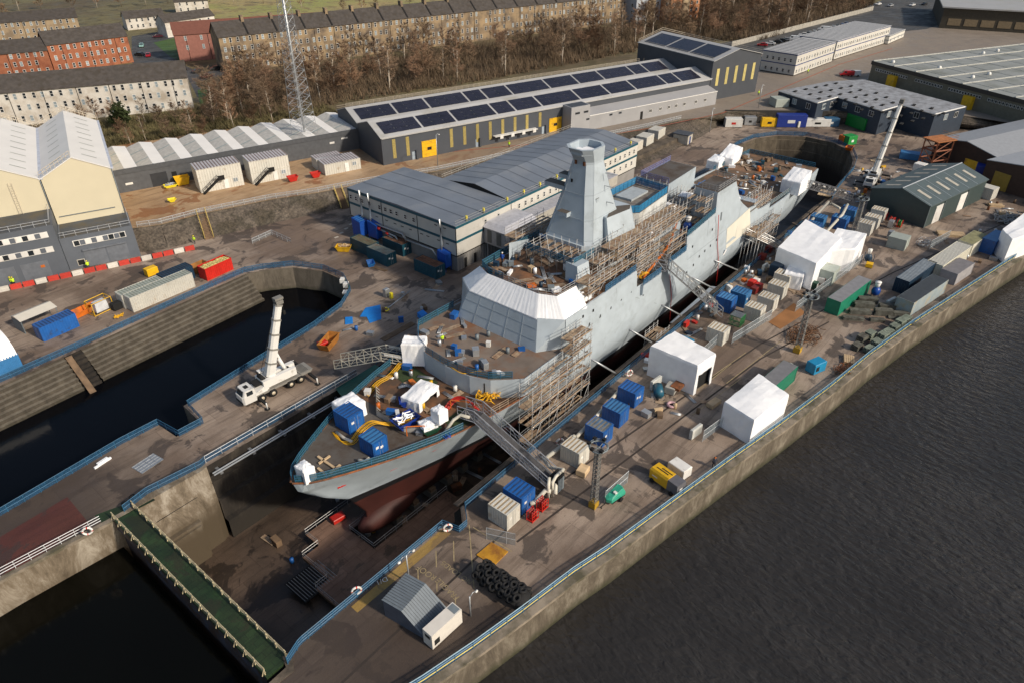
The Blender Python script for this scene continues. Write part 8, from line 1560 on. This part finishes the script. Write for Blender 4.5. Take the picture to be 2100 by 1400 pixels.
# oil / damp patches as thin sheets
# deck clutter on the ship
def clutter(label, c, ex, ey, z, n, seed, cols, zmax=1.1, name='deck_clutter', grp='loose gear on the decks'):
    pr_ = random.Random(seed)
    for i in range(n):
        x, y = c[0]+pr_.uniform(-ex, ex), c[1]+pr_.uniform(-ey, ey); k = pr_.choice(['box', 'pipe', 'plank', 'drum', 'box']); m_ = pr_.choice(cols); cn = m_.name.split(' ')[0]; mb = MB(); rz_ = pr_.uniform(0, 3.1)
        if k == 'box': a, b, h = pr_.uniform(.5, 1.6), pr_.uniform(.4, 1.0), pr_.uniform(.3, zmax); mb.prism([(0, 0), (a, 0), (a, b), (0, b)], 0, h*.9); mb.prism([(-.03, -.03), (a+.03, -.03), (a+.03, b+.03), (-.03, b+.03)], h*.9, h); nm = 'gear_box'; ct = 'box'
        elif k == 'pipe': l = pr_.uniform(1.5, 4); [mb.tube((0, q*.18, .1), (l, q*.2, .1), .07, 6) for q in range(3)]; nm = 'pipe_bundle'; ct = 'pipes'; m_ = steel; cn = 'steel'
        elif k == 'plank': l = pr_.uniform(1.5, 3.6); [mb.box(0, l, q*.28, q*.28+.24, q*.03, .06+q*.03) for q in range(3)]; nm = 'plank_pile'; ct = 'planks'; m_ = plank; cn = 'timber'
        else: mb.tube((0, 0, 0), (0, 0, .85), .28, 12); mb.tube((0, 0, .85), (0, 0, .88), .22, 12); nm = 'drum'; ct = 'drum'
        small(nm, f'{cn} {ct} lying {label}', ct, (x, y, z), rz_, mb, m_, f'{cn} {ct} {label}')
cl = [blue, white, steel, timber_d, grey_d, timber, shrink, navy, orange]
clutter('on the bridge roof', (50, 0), 8, 6.3, 15.36, 70, 1, cl, .9); clutter('on the weapon deck', (31.5, 0), 4, 8, 9.05, 30, 2, [blue, white, steel, grey_d, steel]); clutter('on the open deck forward of the hangar', (82, -1), 3.8, 7.5, 10.65, 70, 3, cl, 1.6); clutter('on the flight deck', (127, 1), 16, 7.6, 6.35, 95, 4, cl+[timber_d, steel, grey_d, deckgrey, teal]); clutter('between the hangar blocks', (99, -1), 6, 3.6, 10.65, 34, 5, cl, 1.4); clutter('on the forecastle', (21, 1), 5, 6.5, 6.05, 30, 6, [steel, timber, yellow, white, blue, timber_d, orange], .8); clutter('on the house top abaft the mast', (64, 4), 4, 2.6, 14.45, 8, 7, cl)
clutter('on the port side deck by the office', (72, 8.5), 12, 1.0, 10.65, 14, 8, cl); clutter('on the quay beside the dock edge', (88, -15.6), 36, 1.5, 0, 60, 9, cl+[red]); clutter('near the head of the dock', (160, -20), 16, 7, 0, 40, 10, cl+[yellow]); clutter('on the dock floor', (18, 3), 18, 8, -11.45, 50, 12, [rust, timber_d, blue, yellow, steel]); clutter('beside the big white tents', (104, -22), 12, 6, 0, 30, 14, cl+[red, dgreen]); clutter('along the right quay', (150, -45), 22, 8, 0, 24, 15, [steel, timber, timber_d, white, rust]); clutter('beside the drive-through tent', (50, -24), 6, 5, 0, 12, 16, [timber, steel, timber_d]); clutter('in the yard between the docks', (44, 26), 12, 5, 0, 12, 17, [timber_d, steel, blue])
for i, (l, pos) in enumerate((('domed blue vessel with white cap on the deck forward of the hangar', (82.5, -6.3, 10.65)), ('smaller domed blue vessel near the funnel house', (80.8, 3.6, 10.65)), ('navy pump vessel beside the L shaped tent', tuple(G(1850-5, 545, 0)+Vector((-16.5, 0, 0)))))):
    S_ = thing('pressure_vessel', l, 'vessel', pos); mb = MB(); mb.sphere((0, 0, 1.3), (.8, .8, .95), 14, 0, 9); mb.build('tank', mat('vessel blue', (.01, .06, .3), .35), S_); mb = MB(); mb.tube((0, 0, 2.1), (0, 0, 3.0), .35, 12, r2=.5); mb.tube((0, 0, 3.0), (0, 0, 3.2), .55, 12); mb.build('funnel_cap', white, S_); mb = MB(); [mb.bar((.6*math.cos(t), .6*math.sin(t), 0), (.6*math.cos(t), .6*math.sin(t), 1), .1) for t in (0, 1.57, 3.14, 4.7)]; mb.build('leg', navy, S_)
VP = thing('pressure_vessel', 'navy pump vessel with pale cap behind the L shaped tent', 'vessel', G(1777, 540, 0)); mb = MB(); mb.sphere((0, 0, 1.3), (.7, .7, .9), 12, 0, 8); [mb.bar((x, y, 0), (x, y, 1.9), .1) for x in (-.9, .9) for y in (-.9, .9)]; mb.build('tank', navy, VP); mb = MB(); mb.tube((0, 0, 2.1), (0, 0, 3.1), .3, 12, r2=.42); mb.build('funnel_cap', white, VP)
# ================================================================ trees (bare winter wood)
bark = mat('brown bark', (.13, .09, .06), .9, .3, 2); birch = mat('birch bark', (.42, .36, .29), .8, .25, 2); twigm = mat('bare brown twigs', (.20, .135, .085), .95, .35, .6, rv=.35); twig2 = mat('reddish bare twigs', (.21, .125, .075), .95, .35, .6, rv=.3); olive = mat('evergreen leaves', (.035, .05, .012), .9, .4, 1.5, rv=.3)
def bare_tree(seed, h, trunkm, tm, spread=.3, nb=26, leaf=0):
    pr_ = random.Random(seed); T_ = thing('tree', 'bare tree', 'tree', (0, 0, 0)); mb = MB(); lean = Vector((pr_.uniform(-.05, .05), pr_.uniform(-.05, .05), 1)); tk = MB(); r0 = h*.013
    tk.tube((0, 0, -.2), lean*h*.5, r0, 6, r2=r0*.65); tk.tube(lean*h*.5, lean*h*.95, r0*.65, 5, r2=.02)
    for i in range(nb):
        z = h*pr_.uniform(.22, .95); a = pr_.uniform(0, 6.28); l = h*spread*(1.15-.75*z/h)*pr_.uniform(.6, 1.1); b = lean*z; d = Vector((math.cos(a), math.sin(a), pr_.uniform(.5, 1.3))).normalized(); e = b+d*l
        tk.tube(b, e, r0*.26, 3, r2=.01, smooth=False)
        for k in range(9):
            p = b.lerp(e, pr_.uniform(.25, 1.0)); a2 = a+pr_.uniform(-1.2, 1.2); d2 = Vector((math.cos(a2), math.sin(a2), pr_.uniform(.1, 1.5))).normalized(); l2 = l*pr_.uniform(.25, .6); q = p+d2*l2
            for m_ in range(1):
                n = d2.orthogonal().normalized()*.05; mb.add([tuple(p-n), tuple(p+n), tuple(q)], [(0, 1, 2)])
            for m_ in range(6):
                s = p.lerp(q, pr_.uniform(.3, .9)); d3 = Vector((pr_.gauss(0, 1), pr_.gauss(0, 1), pr_.uniform(0, 1.5))).normalized(); t = s+d3*l2*pr_.uniform(.3, .8); n = d3.orthogonal().normalized()*.035; mb.add([tuple(s-n), tuple(s+n), tuple(t)], [(0, 1, 2)])
                if leaf:
                    for w_ in range(leaf): c = s.lerp(t, pr_.random()); u = Vector((pr_.gauss(0, 1), pr_.gauss(0, 1), pr_.gauss(0, 1))).normalized()*.22; v_ = u.orthogonal().normalized()*.16; mb.add([tuple(c-u), tuple(c+v_), tuple(c+u), tuple(c-v_)], [(0, 1, 2, 3)])
    tk.build('trunk', trunkm, T_); mb.build('crown', tm, T_); return T_
protos = [bare_tree(1, 10, bark, twigm, .34, 34), bare_tree(2, 11, birch, twig2, .26, 30), bare_tree(3, 9, bark, twig2, .4, 36), bare_tree(4, 12, birch, twigm, .24, 30), bare_tree(5, 8, bark, twigm, .42, 36)]
ever = bare_tree(6, 8, bark, olive, .42, 34, 3)
LBL = ['bare brown tree in the dense winter belt behind the workshops', 'pale stemmed birch with a narrow crown in the winter belt behind the workshops', 'bare reddish spreading tree in the winter belt behind the workshops', 'tall pale stemmed birch in the winter belt behind the workshops', 'low broad bare tree in the winter belt behind the workshops']
pr_ = random.Random(21); cnt = 0
belt = [G(*p, 3.5) for p in ((400, 262), (640, 232), (700, 212), (1000, 165), (1300, 108), (1330, 88), (1560, 84), (1640, 60), (1790, 12), (1800, -25), (1450, -35), (1420, 20), (1240, 62), (900, 108), (600, 150), (470, 178), (430, 200))]
def inside(x, y, P):
    c = False; n = len(P)
    for i in range(n):
        a, b = P[i], P[(i+1) % n]
        if (a.y > y) != (b.y > y) and x < (b.x-a.x)*(y-a.y)/(b.y-a.y)+a.x: c = not c
    return c
xs_ = [p.x for p in belt]; ys_ = [p.y for p in belt]; pts = []
tries = 0
while len(pts) < 285 and tries < 60000:
    tries += 1; x, y = pr_.uniform(min(xs_), max(xs_)), pr_.uniform(min(ys_), max(ys_))
    if not inside(x, y, belt): continue
    dist = math.hypot(x-CAM.x, y-CAM.y); md = 3.6 if dist < 260 else 5.2
    if all((x-a)**2+(y-b)**2 > md*md for a, b in pts): pts.append((x, y))
for x, y in pts:
    k = pr_.choice([0, 0, 1, 2, 2, 3, 4]); s = pr_.uniform(.75, 1.2)
    proto_place(protos[k], (x, y, 3.5), pr_.uniform(0, 6.28), LBL[k], 'bare trees in the belt behind the workshops', (s*1.45, s*1.45, s*1.15))
for i, (a, b, s) in enumerate([(175, 262, .8), (205, 258, .9), (235, 250, .8), (300, 258, .8), (330, 262, .9), (365, 258, .8), (395, 262, .85), (250, 285, .7), (300, 290, .7), (345, 285, .8), (390, 288, .8), (270, 300, .6), (420, 285, .8), (150, 265, .6), (285, 215, .7), (440, 262, .85), (480, 262, .9), (520, 258, .9), (560, 252, .95), (350, 225, .7), (600, 248, .9), (500, 235, .9), (550, 225, .9), (450, 235, .9)]):
    k = i % 5; dup(protos[k], G(a, b, 3.5), i*1.3, ['bare brown tree', 'pale stemmed birch', 'bare reddish tree', 'slender pale birch', 'low bare bush like tree'][k]+' on the rough ground between the white tenement and the sheds', 'bare trees by the white tenement', (s, s, s*.85))
for i, (a, b, s) in enumerate([(253, 262, .85), (262, 268, .8), (244, 270, .7)]): proto_place(ever, G(a, b, 3.5), i*2., ['olive green evergreen in front of the white tenement', 'second olive green evergreen touching the first', 'lower olive green bush left of the evergreens'][i], None, (s, s, s))
for i, (a, b, s) in enumerate([(705, 30, .9), (745, 28, 1.0), (770, 30, .9), (930, 22, 1.1), (955, 20, .9), (540, 8, .9), (480, 10, 1), (430, 5, 1), (40, 25, 1.1), (85, 20, 1), (150, 22, 1), (200, 18, 1), (250, 15, 1), (300, 12, 1), (10, 40, 1.1), (345, 8, 1), (620, 20, .9), (840, 14, 1), (1010, 12, 1), (1100, 2, 1)]):
    k = i % 5; dup(protos[k], G(a, b, 3.5), i*1.7, ['bare tree standing in the rough field', 'birch standing at the edge of the rough field', 'reddish bare tree standing in the rough field', 'tall birch behind the houses and field', 'broad low tree standing in the rough field'][k], 'trees scattered over the rough field', (s, s, s*.9))
# undergrowth as one mass
def scrub(name, label, n, sampler, m, seed, hmin=.6, hmax=2.2):
    pr_ = random.Random(seed); mb = MB()
    for i in range(n):
        x, y = sampler(pr_); h = pr_.uniform(hmin, hmax)
        for k in range(5): a = pr_.uniform(0, 6.28); t = Vector((x+math.cos(a)*h*.45, y+math.sin(a)*h*.45, 3.5+h*pr_.uniform(.5, 1))); b = Vector((x+pr_.uniform(-.3, .3), y+pr_.uniform(-.3, .3), 3.5)); nn = Vector((-math.sin(a), math.cos(a), 0))*.09; mb.add([tuple(b-nn), tuple(b+nn), tuple(t)], [(0, 1, 2)])
    o = mb.build(name, m); tag(o, label, 'undergrowth', kind='stuff'); return o
def samp(P):
    X = [p.x for p in P]; Y = [p.y for p in P]
    def f(r):
        while True:
            x, y = r.uniform(min(X), max(X)), r.uniform(min(Y), max(Y))
            if inside(x, y, P): return x, y
    return f
scrub('undergrowth', 'brown scrub and brambles under the bare trees', 26000, samp(belt), mat('scrub brown', (.15, .105, .065), .95, .4, .3), 1, .6, 5.0)
near = [G(*p, 3.5) for p in ((150, 300), (235, 300), (430, 272), (700, 232), (640, 212), (470, 210), (400, 225), (150, 262))]
scrub('undergrowth', 'olive brown scrub between the white tenement and the sawtooth roof', 7000, samp(near), mat('scrub olive', (.13, .11, .05), .95, .45, .25), 2)
# ================================================================ vehicles
CARS = {}
def car(m, kind='car'):
    k = (m.name, kind)
    if k in CARS: return CARS[k]
    T_ = thing('parked_'+kind, 'x', kind, (0, 0, 0)); mb = MB(); L, W_ = (4.3, 1.75) if kind == 'car' else (5.0, 1.95)
    if kind == 'car': lo = [(0, .35), (0, .75), (.9, .95), (L-.5, .95), (L, .8), (L, .35)]; up = [(1.0, .95), (1.6, 1.42), (3.2, 1.42), (4.0, .95)]
    else: lo = [(0, .4), (0, .9), (.7, 1.1), (L, 1.1), (L, .4)]; up = [(.7, 1.1), (1.4, 1.95), (L, 1.95), (L, 1.1)]
    for pr2, y0, y1 in ((lo, 0, W_), (up, .12, W_-.12)):
        n = len(pr2); mb.add([(x, y0, z) for x, z in pr2]+[(x, y1, z) for x, z in pr2], [tuple(range(n)), tuple(range(2*n-1, n-1, -1))]+[(i, n+i, n+(i+1) % n, (i+1) % n) for i in range(n)])
    mb.build('body', m, T_)
    mb = MB()
    if kind == 'car':
        for y in (.1, W_-.1): mb.box(1.5, 3.4, y-.015, y+.015, 1.0, 1.34)
        mb.quad((1.02, .2, 1.0), (1.58, .25, 1.41), (1.58, W_-.25, 1.41), (1.02, W_-.2, 1.0)); mb.quad((1.0, .2, .97), (.97, W_-.2, .97), (1.55, W_-.25, 1.43), (1.55, .25, 1.43)); mb.quad((4.03, .2, .97), (4.03, W_-.2, .97), (3.25, W_-.25, 1.43), (3.25, .25, 1.43))
    else: mb.quad((.68, .2, 1.12), (.68, W_-.2, 1.12), (1.36, W_-.25, 1.93), (1.36, .25, 1.93)); [mb.box(1.5, 2.3, y-.015, y+.015, 1.2, 1.75) for y in (.1, W_-.1)]
    mb.build('windows', glass, T_); wm = MB(); wm.tube((0, -.1, 0), (0, .1, 0), .32, 12); w = wm.mesh('wheel', rubber)
    for x in (.8, L-.9):
        for y in (.08, W_-.08): link('wheel', w, T_, (x, y, .32))
    CARS[k] = T_; return T_
cp = {n: mat('car paint '+n, c, .3, .03, 1, coat=.4) for n, c in (('white', (.7, .7, .7)), ('black', (.015, .016, .02)), ('red', (.4, .01, .015)), ('silver', (.35, .36, .38)), ('blue', (.02, .05, .16)), ('mint', (.3, .5, .46)), ('maroon', (.07, .01, .02)))}
def park(c, px, py, rz, label, kind='car', z=3.54, grp=None): o = proto_place(car(cp[c], kind), G(px, py, z), rz, label, grp); o['category'] = kind; return o
row = [('red', 1552, 95), ('white', 1568, 92), ('black', 1582, 89), ('black', 1592, 86), ('silver', 1600, 84), ('white', 1614, 83, 'van'), ('white', 1628, 79), ('white', 1637, 74), ('black', 1646, 72), ('white', 1658, 69), ('black', 1668, 68), ('white', 1676, 63, 'van'), ('white', 1690, 61), ('silver', 1698, 59), ('black', 1706, 57), ('blue', 1715, 55), ('blue', 1724, 52)]
for i, r in enumerate(row): park(r[0], r[1], r[2], R(-75), f"{r[0]} {'van' if len(r) > 3 else 'car'} parked "+['at the near end of the fence row', 'second in the fence row', 'third in the fence row', 'fourth in the fence row', 'fifth in the fence row', 'sixth in the fence row', 'just past the first van', 'two past the first van', 'beside the pair of white cars in the fence row', 'before the dark car mid row', 'mid row beside the second van', 'in the middle of the fence row', 'just past the second van', 'two past the second van', 'near the far end of the fence row', 'next to last in the fence row', 'at the far end of the fence row'][i], r[3] if len(r) > 3 else 'car', grp='vehicles parked along the fence')
park('white', 1474, 200, R(-20), 'white van parked against the end of the grey annex', 'van'); park('mint', 295, 98, R(60), 'mint green car on the street beside the red tenement'); park('red', 309, 118, R(60), 'red car on the street beside the red tenement'); park('black', 275, 115, R(-70), 'dark car parked at the red tenement corner'); park('maroon', 314, 79, R(-25), 'maroon car parked by the lawn'); park('black', 395, 152, R(-15), 'dark car parked below the pink flats'); park('black', 432, 146, R(-15), 'dark car parked furthest right below the pink flats'); park('maroon', 413, 163, R(-15), 'maroon car in front of the dark pair below the flats')
park('white', 1800, 12, R(-10), 'white car at the left of the far car park'); park('white', 1870, 14, R(-10), 'white car in the far car park'); park('silver', 1825, 15, R(-10), 'silver car in the far car park'); park('black', 1895, 12, R(-10), 'dark car in the far car park'); park('white', 1735, 157, R(-60), 'white van parked by the warehouse corner', 'van'); park('red', 1722, 157, R(-60), 'red van next to the white one by the warehouse corner', 'van')
for o in [c for c in bpy.data.objects if c.parent is None and c.get('label') == 'x']: bpy.data.objects.remove(o)
railing('guard_fence', 'long pale panel fence behind the parked cars', [tuple(G(1500, 97, 3.5)), tuple(G(1790, 22, 3.5))], m=mat('concrete fence', (.33, .31, .27), .8), net=MATS['concrete fence'] if 'concrete fence' in MATS else None, h=2.2, sp=3.5, cat='fence')
# ================================================================ people
def person_mesh(pose=0):
    me = bpy.data.meshes.new('body'); st = .16 if pose == 0 else .3
    V = [((0, 0, .95), .15), ((0, .0, 1.15), .14), ((0, 0, 1.38), .17), ((0, 0, 1.5), .07), ((0, .01, 1.58), .085), ((0, .01, 1.7), .10),
         ((0, .1, .88), .10), ((st*.6, .11, .48), .075), ((st*.2, .11, .08), .05), ((st*.2+.16, .11, .04), .045), ((0, -.1, .88), .10), ((-st*.3, -.11, .48), .075), ((-st*1.1, -.11, .08), .05), ((-st*1.1+.16, -.11, .04), .045),
         ((0, .2, 1.4), .075), ((-.05, .26, 1.15), .055), ((.12, .25, .95), .04), ((.17, .24, .88), .035), ((0, -.2, 1.4), .075), ((.03, -.26, 1.15), .055), ((.16, -.22, .98), .04), ((.21, -.2, .92), .035)]
    E_ = [(0, 1), (1, 2), (2, 3), (3, 4), (4, 5), (0, 6), (6, 7), (7, 8), (8, 9), (0, 10), (10, 11), (11, 12), (12, 13), (2, 14), (14, 15), (15, 16), (16, 17), (2, 18), (18, 19), (19, 20), (20, 21)]
    me.from_pydata([v for v, r in V], E_, []); o = bpy.data.objects.new('body', me); COL.objects.link(o); md = o.modifiers.new('skin', 'SKIN'); o.modifiers.new('sub', 'SUBSURF').levels = 1
    for i, (v, r) in enumerate(V): me.skin_vertices[0].data[i].radius = (r, r)
    me.skin_vertices[0].data[0].use_root = True
    dg = bpy.context.evaluated_depsgraph_get(); m2 = bpy.data.meshes.new_from_object(o.evaluated_get(dg)); bpy.data.objects.remove(o); m2.materials.clear(); m2.materials.append(cloth); m2.materials.append(skin)
    for p in m2.polygons: p.material_index = 1 if p.center.z > 1.5 or (p.center.z < .93 and p.center.z > .8 and abs(p.center.y) > .17) else 0
    return m2
PM = person_mesh()
def person(label, loc, rz, jacket=hivis, helmet=yel2, s=1.05):
    T_ = thing('person', label, 'person', loc, rz); link('body', PM, T_); T_.scale = (s, s, s)
    mb = MB(); N_ = 10; ring = []
    for z, rx, ry in ((.82, .17, .22), (1.1, .17, .21), (1.36, .19, .25), (1.47, .12, .16)): ring.append([(rx*math.cos(2*math.pi*k/N_), ry*math.sin(2*math.pi*k/N_), z) for k in range(N_)])
    v = [p for r in ring for p in r]; mb.add(v, [(j*N_+i, j*N_+(i+1) % N_, (j+1)*N_+(i+1) % N_, (j+1)*N_+i) for j in range(3) for i in range(N_)], 0, True)
    for a, b in (((0, .2, 1.4), (-.05, .26, 1.15)), ((-.05, .26, 1.15), (.1, .25, .97)), ((0, -.2, 1.4), (.03, -.26, 1.15)), ((.03, -.26, 1.15), (.14, -.22, 1.0))): mb.tube(a, b, .085, 8)
    mb.build('jacket', jacket, T_)
    mb = MB(); mb.sphere((0, .01, 1.70), (.135, .12, .11), 10, 0, 6); mb.tube((.03, .01, 1.68), (.03, .01, 1.695), .16, 10); mb.build('helmet', helmet, T_); return T_
person('person in a hi-vis jacket walking beside the roller door strip of the solar workshop', G(1044, 303, 3.55), R(20)); person('person in hi-vis jacket standing at the foot of the bank steps', G(400, 500, 0), R(200)); person('person in a yellow jacket by the notice board on the slate block', G(183, 552, 0), R(90)); person('left one of two people in hi-vis at the left edge', G(26, 586, 0), R(0)); person('right one of two people in hi-vis at the left edge', G(31, 586, 0), R(120))
person('left person in hi-vis by the white annex wall', G(1339, 238, 3.6), R(10)); person('right person in hi-vis by the white annex wall', G(1345, 237, 3.6), R(190)); person('person in hi-vis at the corner of the modular office', G(1656, 152, 3.6), R(30)); person('person in hi-vis by the road near the canteen kiosk', G(1555, 197, 3.6), R(60)); person('person in hi-vis jacket beside the blue container at the right edge', G(2089, 375, 0), R(60)); person('person in dark clothes bending at the quay rail near the square tent', G(1463, 958, 0), R(60), cloth, orange); person('person in hi-vis vest kneeling by machines on the weapon deck', G(908, 703, 9.05), R(60), hivis, white, .85); person('person in blue overalls on the bridge roof by the blue fence', G(1030, 540, 15.4), R(10), mat('overall blue', (.01, .06, .3), .8), white)
# ================================================================ light, sky, camera
w = bpy.data.worlds.new('World'); scene.world = w; w.use_nodes = True; nt = w.node_tree; bg = nt.nodes['Background']; sk = nt.nodes.new('ShaderNodeTexSky'); sk.sky_type = 'NISHITA'; sk.sun_disc = False
EL = R(33); SD = Vector((.12, -1, 0)).normalized()      # towards the sun
sk.sun_elevation = EL; sk.sun_rotation = math.atan2(SD.x, SD.y); sk.air_density = 1.2; sk.dust_density = 2.5; nt.links.new(sk.outputs[0], bg.inputs[0]); bg.inputs[1].default_value = .10
sl_ = bpy.data.lights.new('Sun', 'SUN'); sl_.energy = 3.7; sl_.angle = R(3.); sl_.color = (1, .89, .74); so = bpy.data.objects.new('Sun', sl_); COL.objects.link(so)
tod = Vector((SD.x*math.cos(EL), SD.y*math.cos(EL), math.sin(EL))); so.rotation_euler = tod.to_track_quat('Z', 'Y').to_euler(); so.location = (0, 0, 100)
cd = bpy.data.cameras.new('Camera'); cam = bpy.data.objects.new('Camera', cd); COL.objects.link(cam); cd.sensor_width = 36; cd.lens = FPX/2100*36; cd.clip_end = 3000; cd.clip_start = 1
mx = Matrix((_rt, _up, -_fw)).transposed().to_4x4(); mx.translation = CAM; cam.matrix_world = mx; scene.camera = cam
scene.view_settings.view_transform = 'Standard'; scene.view_settings.look = 'None'; scene.view_settings.exposure = 0
scene.render.resolution_x = 1024; scene.render.resolution_y = 682
scene.cycles.max_bounces = 6; scene.cycles.transparent_max_bounces = 12
